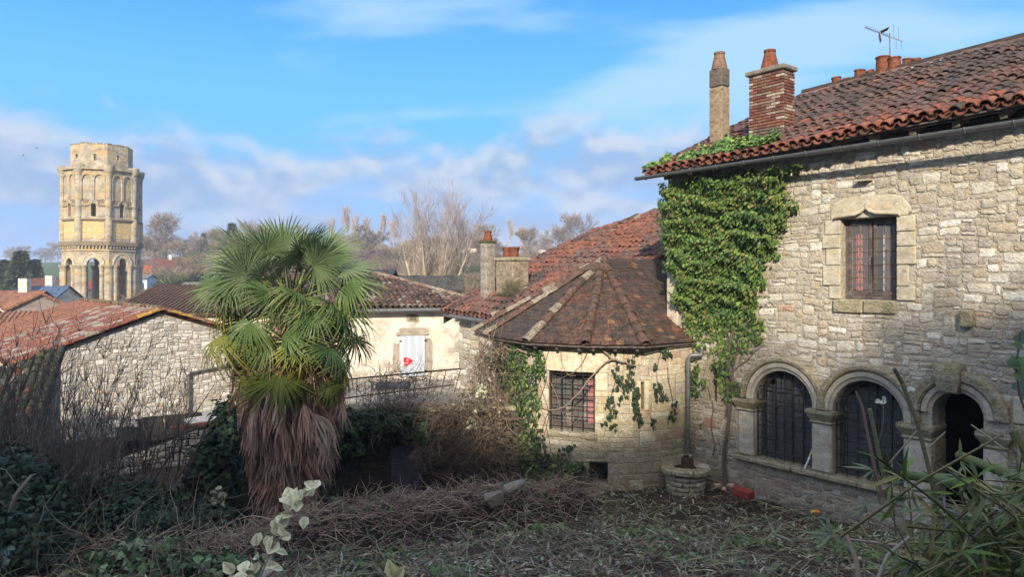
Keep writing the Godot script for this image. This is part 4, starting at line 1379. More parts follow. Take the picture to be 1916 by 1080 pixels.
# ---------------------------------------------------------------- the wing behind the turret
func build_wing() -> void:
	var o := thing("rear_wing_house", "old wing behind the turret with a patched red tile roof and two grey chimneys", "house", Transform3D(Basis(R_DIR, Vector3.UP, N_DIR), Vector3(-2.03, 0, -22.0)))
	var s := Vector3(0, 0.5, -1).normalized()
	var org := Vector3(0, 3.46, 0)
	var poly := PackedVector2Array()
	for p in [[-0.1, -0.05], [4.6, -0.05], [5.85, 1.2], [5.9, 3.15], [7.72, 3.2], [7.72, 6.7], [2.95, 6.47], [1.15, 5.16], [0.2, 2.77]]: poly.append(Vector2(p[0], p[1] * 1.118))
	var tone := func(x: float, y: float) -> Color:
		var w: float = noise.get_noise_2d(x * 1.4 + 20.0, y * 1.0) + rf(-0.17, 0.17)
		if w > 0.24: return pick(DARK_TONES)
		if w < -0.12: return pick(RED_TONES).lerp(Color(0.5, 0.25, 0.19), 0.4)
		if rng.randf() < 0.06: return Color(0.7, 0.5, 0.42)
		return (pick(ROOF_TONES) as Color) * 1.25
	canal_roof(o, org, Vector3(1, 0, 0), s, poly, tone, 300, 1.2)
	var dk := MB.new()
	var nn := Vector3(1, 0, 0).cross(s)
	var dn := nn * -0.02
	var pts: Array[Vector3] = []
	for p in poly: pts.append(org + Vector3(1, 0, 0) * p.x + s * p.y + dn)
	var tri := Geometry2D.triangulate_polygon(poly)
	for j in range(0, tri.size(), 3):
		dk.tri(pts[tri[j]], pts[tri[j + 1]], pts[tri[j + 2]])
		dk.tri(pts[tri[j]] - nn * 0.05, pts[tri[j + 2]] - nn * 0.05, pts[tri[j + 1]] - nn * 0.05)
	for j in [5, 6, 7, 8]:
		var a := pts[j]
		var b := pts[(j + 1) % pts.size()]
		dk.quad(b - Vector3(0, 0.3, 0), a - Vector3(0, 0.3, 0), a, b)
	part("roof_boarding", dk.done(), mats.roof_board, o)
	# edge tiles along the verge
	var vt := tile_mesh(0.46, 0.11, 0.1, true, 8)
	for seg in [[pts[0], pts[8]], [pts[8], pts[7]], [pts[7], pts[6]]]:
		var a: Vector3 = seg[0]
		var d: Vector3 = seg[1] - seg[0]
		var n := int(d.length() / 0.38) + 1
		d = d.normalized()
		var side := d.cross(nn).normalized()
		for j in n:
			var mm: StandardMaterial3D = mats.clay.duplicate()
			mm.vertex_color_use_as_albedo = false
			mm.albedo_color = (pick(RED_TONES) as Color).lerp(Color(0.4, 0.22, 0.18), rng.randf()).linear_to_srgb()
			part("verge_tile", vt, mm, o, Transform3D(Basis(side, -0.05) * Basis(side, nn, -d), a + d * (0.38 * j) + nn * 0.1))
	# walls: front under the eave with rubble, far end
	simple_box("wall", o, Vector3(0.25, -0.8, -0.75), Vector3(7.7, 3.42, -0.35), mats.mortar)
	var put := func(u: float, v: float, d: float) -> Vector3: return Vector3(u, v, -0.35 + d)
	var tone2 := func(_u: float, _v: float) -> Color: return pick(STONE_TONES)
	lay(o, "stone", rubble(0.3, 3.6, 0.4, 3.36, 0.12, 0.18, 0.4, 2, 0.02, []), put, mats.limestone, tone2, 0.015, 0.04, 120)
	var gw := MB.new()
	gw.quad(Vector3(0.3, -0.8, -6.0), Vector3(0.3, -0.8, -0.36), Vector3(0.3, 3.4, -0.36), Vector3(0.3, 6.0, -6.0))
	gw.quad(Vector3(7.7, -0.8, -6.2), Vector3(0.3, -0.8, -6.0), Vector3(0.3, 6.0, -6.0), Vector3(7.7, 6.3, -6.2))
	part("end_wall", gw.done(), mats.cream_plaster, o)
	var gm := MB.new()
	gm.tube([Vector3(0.0, 3.4, 0.06), Vector3(1.2, 3.36, 0.07), Vector3(2.4, 3.31, 0.08), Vector3(4.0, 3.24, 0.08)], [0.065, 0.065, 0.065, 0.065], 8)
	part("gutter", gm.done(true), mats.zinc, o)
	# chimneys
	var c1 := MB.new()
	c1.box(Transform3D(Basis(), Vector3(1.02, 4.6, -0.85)), Vector3(0.32, 2.1, 0.36), 0.03)
	var ch := part("chimney", c1.done(), mat("grey_render", Color(0.42, 0.39, 0.35), 0.95, tex.render, 1.2, tex.rough, 2.0), o)
	tag(ch, "tall grey chimney with one red pot")
	simple_box("moss_cap", ch, Vector3(0.83, 5.6, -1.06), Vector3(1.2, 5.68, -0.65), mat("moss_cap", Color(0.12, 0.12, 0.05), 0.98, tex.moss, 3.0), 0.02)
	var pm := MB.new()
	pm.lathe(Transform3D(Basis(), Vector3(1.02, 5.66, -0.85)), [Vector2(0.15, 0), Vector2(0.1, 0.26), Vector2(0.115, 0.28), Vector2(0.115, 0.32), Vector2(0.08, 0.33)], 12)
	part("chimney_pot", pm.done(true), mats.plain_clay, ch)
	var c2 := MB.new()
	c2.box(Transform3D(Basis(), Vector3(1.72, 4.4, -1.25)), Vector3(0.84, 1.4, 0.62), 0.03)
	var ch2 := part("chimney", c2.done(), mat("streaked_render", Color(0.42, 0.35, 0.28), 0.95, tex.render, 1.2, tex.rough, 2.0), o)
	tag(ch2, "wide streaked chimney with two red pots")
	simple_box("chimney_cap", ch2, Vector3(1.26, 5.06, -1.6), Vector3(2.18, 5.16, -0.9), mats.mossy_stone, 0.02)
	for k in 2:
		var p2 := MB.new()
		p2.lathe(Transform3D(Basis(), Vector3(1.48 + 0.34 * k, 5.14, -1.25)), [Vector2(0.14, 0), Vector2(0.13, 0.1), Vector2(0.13, 0.2), Vector2(0.16, 0.3), Vector2(0.165, 0.34), Vector2(0.12, 0.34)], 12)
		part("chimney_pot", p2.done(true), mats.plain_clay, ch2)

# ---------------------------------------------------------------- the cream house with the white shutters
func build_white_house() -> void:
	var u := Vector3(0.945, 0, -0.327)
	var nf := Vector3(0.327, 0, 0.945)
	var o := thing("cream_house", "cream rendered house with closed white shutters behind the iron railing", "house", Transform3D(Basis(u, Vector3.UP, nf), Vector3(-5.51, 0, -25.0)))
	simple_box("wall", o, Vector3(-2.6, -1.0, -8.0), Vector3(3.84, 3.34, -0.3), mats.cream_plaster)
	simple_box("base_plaster", o, Vector3(-2.6, -1.0, -0.298), Vector3(3.83, 0.75, -0.29), mats.stained_plaster)
	# patched render round the door and vent: worn plaster with an outline of its own
	for e in [[1.5, 2.46, 2.68, 2.72], [2.545, 1.0, 2.85, 2.3], [1.36, 1.0, 1.63, 2.2], [1.85, 2.9, 2.36, 3.22]]:
		var mb := MB.new()
		var poly := PackedVector2Array()
		var c := Vector2((e[0] + e[2]) / 2, (e[1] + e[3]) / 2)
		for j in 22:
			var an := TAU * j / 22.0
			var d := Vector2(cos(an), sin(an))
			d /= maxf(absf(d.x), absf(d.y))
			poly.append(c + d * Vector2((e[2] - e[0]) / 2, (e[3] - e[1]) / 2) * rf(0.82, 1.06))
		for j in 22:
			mb.tri(Vector3(c.x, c.y, -0.294), Vector3(poly[j].x, poly[j].y, -0.294), Vector3(poly[(j + 1) % 22].x, poly[(j + 1) % 22].y, -0.294))
		part("plaster_patch", mb.done(), mats.stained_plaster, o)
	# shutters: two leaves of boards
	for s in 2:
		var x0: float = [1.65, 2.1][s]
		var x1: float = [2.095, 2.54][s]
		var sh := MB.new()
		sh.box(Transform3D(Basis(), Vector3((x0 + x1) / 2, 1.68, -0.27)), Vector3(x1 - x0, 1.5, 0.03), 0.004)
		var leaf := part("shutter", sh.done(), mats.blue_white_paint, o)
		for j in 5:
			var w := (x1 - x0) / 5.0
			simple_box("board", leaf, Vector3(x0 + w * j + 0.004, 0.945, -0.254), Vector3(x0 + w * (j + 1) - 0.004, 2.42, -0.244 + rf(-0.003, 0.003)), mats.blue_white_paint if (j * 2 + s) % 3 else mats.white_paint)
		for y in [1.15, 2.25]:
			simple_box("hinge", leaf, Vector3(1.6 if s == 0 else 2.52, y - 0.02, -0.245), Vector3(1.68 if s == 0 else 2.6, y + 0.02, -0.225), mats.iron)
	simple_box("lintel", o, Vector3(1.5, 2.44, -0.29), Vector3(2.68, 2.5, -0.24), mats.stained_plaster, 0.01)
	simple_box("vent_window", o, Vector3(1.98, 2.98, -0.3), Vector3(2.24, 3.2, -0.287), mat("vent_shutter", Color(0.33, 0.27, 0.22), 0.9, tex.wood, 3.0))
	# roof
	var s := Vector3(0, 0.26, -1).normalized()
	var k := 1.0332
	var poly := PackedVector2Array([Vector2(-3.0, -0.02), Vector2(5.1, -0.02), Vector2(1.3, 4.75 * k), Vector2(-3.0, 4.75 * k)])
	var tone := func(x: float, y: float) -> Color:
		var w: float = noise.get_noise_2d(x * 2.0 + 60.0, y * 2.0) + rf(-0.4, 0.4)
		if w > 0.35: return Color(0.62, 0.5, 0.44)
		if w < -0.35: return pick(DARK_TONES)
		return (pick(ROOF_TONES) as Color) * rf(1.0, 1.4)
	canal_roof(o, Vector3(0, 3.416, 0), Vector3(1, 0, 0), s, poly, tone, 300, 0.8)
	var dk := MB.new()
	var e0 := Vector3(0, 3.40, 0)
	var up := [e0 + Vector3(-3.0, 0, 0), e0 + Vector3(5.1, 0, 0), e0 + Vector3(1.3, 1.235, -4.75), e0 + Vector3(-3.0, 1.235, -4.75)]
	dk.quad(up[0], up[1], up[2], up[3])
	dk.tri(up[1], e0 + Vector3(5.1, 0, -9.5), up[2])
	dk.quad(up[3], up[2], e0 + Vector3(5.1, 0, -9.5), e0 + Vector3(-3.0, 0, -9.5))
	part("roof_boarding", dk.done(), mats.roof_board, o)
	var rt := tile_mesh(0.46, 0.11, 0.1, true, 8)
	var hd: Vector3 = (up[2] - up[1])
	var hn := int(hd.length() / 0.4)
	hd = hd.normalized()
	var side := hd.cross(Vector3.UP).normalized()
	for j in hn:
		var mm: StandardMaterial3D = mats.clay.duplicate()
		mm.vertex_color_use_as_albedo = false
		mm.albedo_color = Color(0.5, 0.3, 0.22).lerp(Color(0.66, 0.55, 0.47), rng.randf()).linear_to_srgb()
		part("hip_tile", rt, mm, o, Transform3D(Basis(side, side.cross(hd), -hd), up[1] + hd * 0.4 * j + Vector3(0, 0.12, 0)))
	var gm := MB.new()
	gm.tube([Vector3(-3.0, 3.38, 0.07), Vector3(5.0, 3.38, 0.07)], [0.07, 0.07], 8)
	part("gutter", gm.done(true), mats.zinc, o)
	# estate agent's sign on the left shutter
	var sg := MB.new()
	var base := Transform3D(Basis(u, Vector3.UP, nf), Vector3(-5.51, 0, -25.0) + u * 1.9 + nf * -0.235 + Vector3(0, 1.5, 0))
	var pick_shape := PackedVector2Array()
	var cor := [Vector2(-0.15, 0.18), Vector2(-0.1, -0.2), Vector2(0.22, 0.03)]
	for j in 3:
		var a: Vector2 = cor[j]
		var prev: Vector2 = cor[(j + 2) % 3]
		var nxt: Vector2 = cor[(j + 1) % 3]
		for f in 6:
			var t := f / 5.0
			var p1 := a.lerp(prev, 0.3 * (1 - t))
			var p2 := a.lerp(nxt, 0.3 * t)
			pick_shape.append(p1.lerp(p2, t))
	for layer in 2:
		var sc := 1.1 if layer == 1 else 1.18
		var z := 0.016 if layer == 1 else 0.01
		var mbx := MB.new()
		var n := pick_shape.size()
		for j in n:
			var a := pick_shape[j] * sc
			var b := pick_shape[(j + 1) % n] * sc
			mbx.tri(Vector3(0, 0, z), Vector3(a.x, a.y, z), Vector3(b.x, b.y, z))
			mbx.quad(Vector3(b.x, b.y, z), Vector3(a.x, a.y, z), Vector3(a.x, a.y, 0), Vector3(b.x, b.y, 0))
		if layer == 0:
			var sign_root := thing("sale_sign", "red rounded triangular sign on the white shutter", "sign", base)
			part("border", mbx.done(), mats.white_paint, sign_root)
		else:
			var root: Node3D = get_child(get_child_count() - 1)
			part("face", mbx.done(), mats.red_paint, root)
			var hm := MB.new()
			for q in [[Vector2(-0.06, 0.055), Vector2(-0.02, 0.085), Vector2(0.035, 0.05), Vector2(0.02, 0.02)]]:
				hm.quad(Vector3(q[0].x, q[0].y, 0.02), Vector3(q[3].x, q[3].y, 0.02), Vector3(q[2].x, q[2].y, 0.02), Vector3(q[1].x, q[1].y, 0.02))
			part("house_mark", hm.done(), mats.plastic_white, root)
			var tm := TextMesh.new()
			tm.text = "orpi"
			var ft := SystemFont.new()
			ft.font_names = PackedStringArray(["Droid Sans"])
			ft.font_weight = 700
			tm.font = ft
			tm.font_size = 32
			tm.pixel_size = 0.0021
			tm.depth = 0.004
			part("lettering", tm, mats.plastic_white, root, Transform3D(Basis(), Vector3(-0.045, -0.05, 0.018)))

# ---------------------------------------------------------------- the stone gable house on the left
func build_gable_house() -> void:
	var u := Vector3(0.741, 0, -0.671)
	var nf := Vector3(0.671, 0, 0.741)
	var o := thing("stone_gable_house", "long low house with a pale rubble gable and a pink lichened tile roof", "house", Transform3D(Basis(u, Vector3.UP, nf), Vector3(-11.82, 0, -24.0)))
	var out := PackedVector2Array([Vector2(-3.9, -1.2), Vector2(3.7, -1.2), Vector2(3.7, 2.15), Vector2(0, 3.36), Vector2(-3.9, 1.96)])
	cut_wall("wall", o, out, [], 0.5, mats.mortar)
	simple_box("side_wall", o, Vector3(-3.9, -1.2, -12.4), Vector3(-3.5, 1.92, -0.51), mats.cream_plaster)
	simple_box("side_wall", o, Vector3(3.3, -1.2, -12.4), Vector3(3.7, 2.1, -0.51), mats.cream_plaster)
	cut_wall("rear_wall", o, out, [], 0.4, mats.cream_plaster, Transform3D(Basis(), Vector3(0, 0, -12.0)))
	var holes := [PackedVector2Array([Vector2(-6, 1.1), Vector2(0, 3.3), Vector2(0, 6), Vector2(-6, 6)]), PackedVector2Array([Vector2(0, 3.3), Vector2(6, 1.35), Vector2(6, 6), Vector2(0, 6)])]
	var put := func(a: float, b: float, d: float) -> Vector3: return Vector3(a, b, d)
	var tones := [Color(0.8, 0.79, 0.77), Color(0.7, 0.69, 0.67), Color(0.88, 0.87, 0.85), Color(0.6, 0.59, 0.58), Color(0.96, 0.95, 0.93), Color(0.52, 0.51, 0.5), Color(0.76, 0.72, 0.67)]
	var tone := func(_a: float, _b: float) -> Color:
		return Color(0.7, 0.54, 0.44) if rng.randf() < 0.02 else pick(tones)
	lay(o, "stone", rubble(-3.85, 3.3, -0.8, 3.4, 0.066, 0.1, 0.3, 3, 0.022, holes, 1.3), put, mats.limestone, tone, 0.004, 0.024)
	# left roof slope
	var s := Vector3(1, 0.36, 0).normalized()
	var rt := func(x: float, y: float) -> Color:
		var w: float = noise.get_noise_2d(x * 3.1 + 80.0, y * 2.4) + rf(-0.3, 0.3)
		if x < -6.5: return Color(0.64, 0.28, 0.19) * rf(0.8, 1.15)
		if w > 0.22: return Color(0.75, 0.64, 0.57) * rf(0.8, 1.1)
		if w < -0.3: return pick(RED_TONES)
		return Color(0.6, 0.25, 0.19) * rf(0.75, 1.15)
	canal_roof(o, Vector3(-4.15, 1.9, 0), Vector3(0, 0, 1), s, rect(-12.6, -0.02, 0.05, 4.38), rt, 300, 0.9)
	var dk := MB.new()
	dk.quad(Vector3(-4.15, 1.86, -12.6), Vector3(-4.15, 1.86, 0.1), Vector3(0, 3.36, 0.1), Vector3(0, 3.36, -12.6))
	dk.quad(Vector3(0, 3.36, 0.1), Vector3(4.0, 2.02, 0.1), Vector3(4.0, 2.02, -12.6), Vector3(0, 3.36, -12.6))
	part("roof_boarding", dk.done(), mats.roof_board, o)
	canal_roof(o, Vector3(4.0, 2.05, 0), Vector3(0, 0, -1), Vector3(-1, 0.335, 0).normalized(), rect(-0.05, -0.02, 12.6, 4.2), rt, 0, 0.9)
	var vt := tile_mesh(0.46, 0.11, 0.1, true, 8)
	for side in [[Vector3(-4.15, 1.9, 0.05), Vector3(0, 3.4, 0.05), 0], [Vector3(4.0, 2.05, 0.05), Vector3(0, 3.4, 0.05), 1], [Vector3(0, 3.42, 0.1), Vector3(0, 3.42, -12.6), 2]]:
		var a: Vector3 = side[0]
		var d: Vector3 = side[1] - a
		var n := int(d.length() / 0.4)
		d = d.normalized()
		var sd := d.cross(Vector3.UP).normalized()
		for j in n:
			var c: Color = pick(RED_TONES)
			if side[2] == 1: c = Color(0.6, 0.33, 0.2).lerp(Color(0.75, 0.5, 0.2), rng.randf())
			if side[2] == 2: c = Color(0.5, 0.4, 0.22) if j % 3 else Color(0.6, 0.42, 0.3)
			if side[2] < 2 and j > n - 3: c = Color(0.85, 0.5, 0.14)
			if side[2] == 0 and j < n - 3 and rng.randf() < 0.3: c = Color(0.66, 0.55, 0.42)
			var mm: StandardMaterial3D = mats.clay.duplicate()
			mm.vertex_color_use_as_albedo = false
			mm.albedo_color = c.linear_to_srgb()
			part("verge_tile" if side[2] < 2 else "ridge_tile", vt, mm, o, Transform3D(Basis(sd, -0.05) * Basis(sd, sd.cross(d), -d), a + d * 0.4 * j + Vector3(0, 0.09, 0)))
	var dp := MB.new()
	dp.tube([Vector3(0.85, -0.6, 0.1), Vector3(0.85, 1.2, 0.1), Vector3(0.9, 1.26, 0.1), Vector3(2.9, 1.5, 0.1)], [0.045, 0.045, 0.045, 0.045], 8)
	part("drainpipe", dp.done(true), mats.zinc, o)

func build_left_side() -> void:
	# the low shed with the mossy tile roof
	var p1 := Vector3(-11.9, 2.67, -19.0)
	var p2 := Vector3(-12.97, 2.08, -18.0)
	var p3 := Vector3(-10.62, 1.2, -16.0)
	var s := (p1 - p3).normalized()
	var u := ((p1 - p2) - s * (p1 - p2).dot(s)).normalized()
	var n := u.cross(s)
	if n.y < 0.0:
		u = -u
		n = -n
	var shed := thing("tiled_shed", "low shed under a dark mossy tile roof at the left edge", "shed", Transform3D(Basis(), p3))
	var up1 := Vector2(0, (p1 - p3).length())
	var up2 := Vector2((p2 - p3).dot(u), (p2 - p3).dot(s))
	var dir := (up2 - up1)
	var poly := PackedVector2Array([Vector2(0.0, -1.2), up1, up1 + dir * 3.4, Vector2(dir.x * 3.4, -1.2)])
	var tone := func(_x: float, _y: float) -> Color:
		var r := rng.randf()
		if r < 0.1: return Color(0.42, 0.17, 0.11)
		if r < 0.2: return Color(0.45, 0.4, 0.33)
		return Color(0.2, 0.16, 0.12).lerp(Color(0.15, 0.16, 0.08), rng.randf())
	canal_roof(shed, Vector3.ZERO, u, s, poly, tone, 200)
	var dk := MB.new()
	var q: Array[Vector3] = []
	for p in poly: q.append(u * p.x + s * p.y - n * 0.02)
	dk.quad(q[0], q[1], q[2], q[3])
	part("roof_boarding", dk.done(), mats.roof_board, shed)
	var wl := MB.new()
	var inn := u * -0.15 if up2.x < 0.0 else u * 0.15
	wl.quad(Vector3(q[0].x, -2.0, q[0].z) + inn, Vector3(q[1].x, -2.8, q[1].z) + inn, q[1] + inn - n * 0.06, q[0] + inn - n * 0.06)
	wl.quad(Vector3(q[3].x, -2.0, q[3].z), Vector3(q[0].x, -2.0, q[0].z) + inn, q[0] + inn - n * 0.06 + s * 0.3, q[3] + s * 0.3 - n * 0.06)
	part("wall", wl.done(), mat("shed_render", Color(0.3, 0.26, 0.24), 0.95, tex.plaster, 0.7, tex.rough, 1.0), shed)
	# ruined garden wall and its slab-roofed lean-to below the gable
	var gw := thing("garden_wall", "ruined pale rubble garden wall below the gable, a stone slab on top", "wall", Transform3D(Basis(Vector3.UP, 0.5), Vector3(-9.1, 0, -19.6)))
	var out := PackedVector2Array([Vector2(-2.6, -2.2), Vector2(1.35, -2.2), Vector2(1.35, 0.4), Vector2(0.4, 0.3), Vector2(-0.5, -0.02), Vector2(-1.4, -0.25), Vector2(-2.6, -0.5)])
	cut_wall("wall_core", gw, out, [], 0.3, mats.dark_wall)
	var put := func(a: float, b: float, d: float) -> Vector3: return Vector3(a, b, d)
	var tones := [Color(0.72, 0.66, 0.58), Color(0.62, 0.56, 0.5), Color(0.84, 0.79, 0.72), Color(0.5, 0.45, 0.4)]
	var tone3 := func(_a: float, _b: float) -> Color: return pick(tones)
	var sky_part := PackedVector2Array([Vector2(1.35, 0.42), Vector2(0.4, 0.33), Vector2(-0.5, 0.0), Vector2(-1.4, -0.23), Vector2(-2.8, -0.5), Vector2(-2.8, 3), Vector2(1.4, 3)])
	lay(gw, "stone", rubble(-2.5, 1.3, -1.8, 0.5, 0.1, 0.16, 0.4, 2, 0.02, [sky_part], 1.2), put, mats.limestone, tone3, 0.015, 0.06, 150)
	var slab := MB.new()
	slab.box(Transform3D(Basis(Vector3(1, 0, 0), 0.12) * Basis(Vector3(0, 0, 1), 0.08), Vector3(0.75, 0.5, -0.3)), Vector3(1.3, 0.09, 0.8), 0.02)
	part("cap_slab", slab.done(), mats.grey_stone, gw)
	var edge := tile_mesh(0.4, 0.09, 0.08, true, 6)
	for k in 4:
		var mm: StandardMaterial3D = mats.clay.duplicate()
		mm.vertex_color_use_as_albedo = false
		mm.albedo_color = (pick(RED_TONES) as Color).linear_to_srgb()
		part("edge_tile", edge, mm, gw, Transform3D(Basis(Vector3.UP, PI / 2) * Basis(), Vector3(0.1 + 0.32 * k, 0.42 + 0.02 * k, 0.06)))
	var lean := thing("lean_to_roof", "dark low lean-to roof of stone slabs behind the garden wall", "roof", Transform3D(Basis(Vector3.UP, 0.5), Vector3(-10.0, 0, -20.9)))
	for k in 5:
		var sm := MB.new()
		sm.box(Transform3D(Basis(Vector3(1, 0, 0), 0.22 + rf(-0.03, 0.03)) * Basis(Vector3.UP, rf(-0.1, 0.1)), Vector3(-1.0 + 0.55 * k, 0.18 + rf(-0.02, 0.02), 0.0)), Vector3(0.53, 0.06, 1.6), 0.015)
		part("slab", sm.done(), mats.dark_wall if k < 4 else mats.grey_stone, lean)
	simple_box("support_wall", lean, Vector3(-1.2, -1.5, -0.6), Vector3(1.4, -0.05, -0.3), mats.dark_wall)
	var sheet := MB.new()
	var prev := -1
	for j in 9:
		var a := sheet.p(Vector3(-0.35 + 0.09 * j, rf(-0.02, 0.05), 0.0))
		sheet.p(Vector3(-0.3 + 0.085 * j, rf(0.16, 0.24), rf(0.1, 0.2)))
		if prev >= 0: sheet.q(prev, a, a + 1, prev + 1)
		prev = a
	var tp := part("tarpaulin", sheet.done(true), mats.plastic_white, self, Transform3D(Basis(Vector3.UP, 0.3), at(232, 800, 19.0)))
	tag(tp, "crumpled white sheet lying on the lean-to roof behind the bare shrub", "tarpaulin")

# ---------------------------------------------------------------- the octagonal tower
func build_tower() -> void:
	var o := thing("octagonal_tower", "tall ruined octagonal stone tower with open round arches", "tower", Transform3D(Basis.from_scale(Vector3(0.83, 1, 0.83)), Vector3(-56.4, 0, -98.0)))
	var face_to := atan2(56.4, 98.0)      # towards the viewer
	var RC := 5.75
	var half := RC * sin(PI / 8)
	var ap := RC * cos(PI / 8)
	for k in 8:
		var mid := face_to + deg_to_rad(9.0 - 22.5 - 45.0 * k + 45.0)
		var bs := Basis(Vector3.UP, mid)
		var front := k < 4 or k == 7
		var f := Transform3D(bs, bs.z * ap)
		var gate := arch_poly(0, 0.98 if k < 4 or k == 7 else 1.95, -2.0, 6.05, 14)
		var win := arch_poly(0, 0.36, 12.5, 13.95, 10) if front else arch_poly(0, 1.0, 12.5, 14.5, 10)
		var wf := cut_wall("wall", o, PackedVector2Array([Vector2(-half, -1.5), Vector2(half, -1.5), Vector2(half, 19.0), Vector2(-half, 19.0)]), [gate, win], 0.9, mats.tower_stone, f)
		if not front: continue
		# arch rings, pale
		var am := MB.new()
		arch(am, 0, 6.05, [Vector2(0.93, -0.3), Vector2(0.94, 0.1), Vector2(1.45, 0.12), Vector2(1.46, 0.2), Vector2(1.62, 0.2), Vector2(1.63, -0.05)], 18)
		part("arch_ring", am.done(true), mats.tower_pale, o, f)
		var wm := MB.new()
		arch(wm, 0, 13.95, [Vector2(0.37, -0.3), Vector2(0.38, 0.1), Vector2(0.62, 0.12), Vector2(0.63, 0.2), Vector2(0.78, 0.2), Vector2(0.79, -0.05)], 14)
		part("window_arch", wm.done(true), mats.tower_stone, o, f)
		for s in [-1, 1]:
			var cm := MB.new()
			cm.lathe(Transform3D(Basis(), Vector3(s * 1.22, 0, 0.12)), [Vector2(0.42, -1.5), Vector2(0.42, 0.9), Vector2(0.34, 1.1), Vector2(0.34, 5.3), Vector2(0.4, 5.45), Vector2(0.36, 5.55), Vector2(0.5, 5.95), Vector2(0.5, 6.08), Vector2(0.0, 6.1)], 12)
			part("arch_column", cm.done(true), mats.tower_stone, o, f)
			simple_box_at("window_string", o, Vector3(s * 1.35 - 0.62, 13.85, -0.05), Vector3(s * 1.35 + 0.62, 14.05, 0.17), mats.tower_dark, f)
			# blind arcade: a recess framed by thin shafts and little arches
			var bm := MB.new()
			arch(bm, s * 0.86, 17.35, [Vector2(0.66, -0.02), Vector2(0.68, 0.22), Vector2(0.9, 0.24), Vector2(0.92, -0.02)], 12)
			part("blind_arch", bm.done(true), mats.tower_stone, o, f)
			for x in [0.1, 1.66]:
				var sm := MB.new()
				sm.lathe(Transform3D(Basis(), Vector3(s * x, 0, 0.08)), [Vector2(0.12, 14.6), Vector2(0.12, 17.1), Vector2(0.18, 17.35), Vector2(0.0, 17.37)], 8)
				part("blind_shaft", sm.done(true), mats.tower_stone, o, f)
		simple_box_at("panel", o, Vector3(-1.5, 9.6, -0.05), Vector3(1.5, 11.85, 0.03), mat("tower_ochre", Color(0.8, 0.62, 0.34), 0.95, tex.tower, 0.3, tex.rough, 6.0), f)
		simple_box_at("panel", o, Vector3(-1.5, 14.2, -0.04), Vector3(1.5, 14.75, 0.04), mats.tower_dark, f)
		for y in [[8.65, 9.2, 0.42, 1], [7.95, 8.12, 0.16, 0], [12.0, 12.22, 0.3, 1], [18.7, 19.1, 0.4, 0]]:
			simple_box_at("string_course", o, Vector3(-half * (1.0 + y[2] / ap), y[0], -0.3), Vector3(half * (1.0 + y[2] / ap), y[1], y[2]), mats.tower_dark if y[3] == 1 else mats.tower_stone, f)
		for j in 9:
			simple_box_at("corbel", o, Vector3(-2.1 + 0.5 * j, 8.3, -0.1), Vector3(-1.88 + 0.5 * j, 8.64, 0.3), mats.tower_stone, f)
	for k in 8:
		var an := face_to + deg_to_rad(9.0 + 45.0 * k)
		var d := Vector3(sin(an), 0, cos(an))
		var sm := MB.new()
		sm.lathe(Transform3D(Basis(), d * (RC - 0.25)), [Vector2(0.62, 9.2), Vector2(0.62, 12.0), Vector2(0.52, 12.3), Vector2(0.52, 17.9), Vector2(0.6, 18.0), Vector2(0.56, 18.1), Vector2(0.85, 18.75), Vector2(0.88, 19.3), Vector2(0.0, 19.34)], 12)
		part("corner_shaft", sm.done(true), mats.tower_stone, o)
		var pm := MB.new()
		pm.lathe(Transform3D(Basis(), d * (RC - 0.45)), [Vector2(0.75, -1.5), Vector2(0.75, 5.4), Vector2(0.7, 5.5), Vector2(0.9, 5.95), Vector2(0.9, 6.1), Vector2(0.0, 6.12)], 14)
		part("pier_column", pm.done(true), mats.tower_stone, o)
		# crown
		var mid := an + PI / 8
		var r2 := 4.55
		var bs := Basis(Vector3.UP, mid)
		var f := Transform3D(bs, bs.z * r2 * cos(PI / 8))
		var h2 := r2 * sin(PI / 8)
		var hole: Array = [PackedVector2Array([Vector2(-0.3, 20.3), Vector2(0.25, 20.25), Vector2(0.35, 20.75), Vector2(-0.05, 21.0), Vector2(-0.38, 20.7)])] if k % 2 == 0 else [rect(-0.22, 20.0, 0.18, 20.9)]
		cut_wall("crown_wall", o, PackedVector2Array([Vector2(-h2, 18.9), Vector2(h2, 18.9), Vector2(h2, 22.3), Vector2(-h2, 22.3)]), hole, 0.7, mats.tower_stone, f)
		for j in 7:
			var w := rf(0.3, 0.7)
			simple_box_at("crown_stone", o, Vector3(-h2 + 0.5 * j, 22.2, -0.6), Vector3(-h2 + 0.5 * j + w * 0.6, 22.3 + rf(0.02, 0.16), 0.03), mats.tower_dark, f)
	var fl := MB.new()
	for y in [11.0, 19.15]:
		for k in 8:
			var a0 := face_to + deg_to_rad(9.0 + 45.0 * k)
			var a1 := a0 + PI / 4
			var r0 := 4.2 if y > 15.0 else 0.0
			fl.quad(Vector3(sin(a0) * r0, y, cos(a0) * r0), Vector3(sin(a0) * 5.7, y, cos(a0) * 5.7), Vector3(sin(a1) * 5.7, y, cos(a1) * 5.7), Vector3(sin(a1) * r0, y, cos(a1) * r0))
	part("inner_floor", fl.done(), mats.tower_dark, o)

func simple_box_at(called: String, parent: Node3D, lo: Vector3, hi: Vector3, m: Material, tf: Transform3D) -> MeshInstance3D:
	var b := simple_box(called, parent, lo, hi, m, 0.0)
	b.transform = tf
	return b

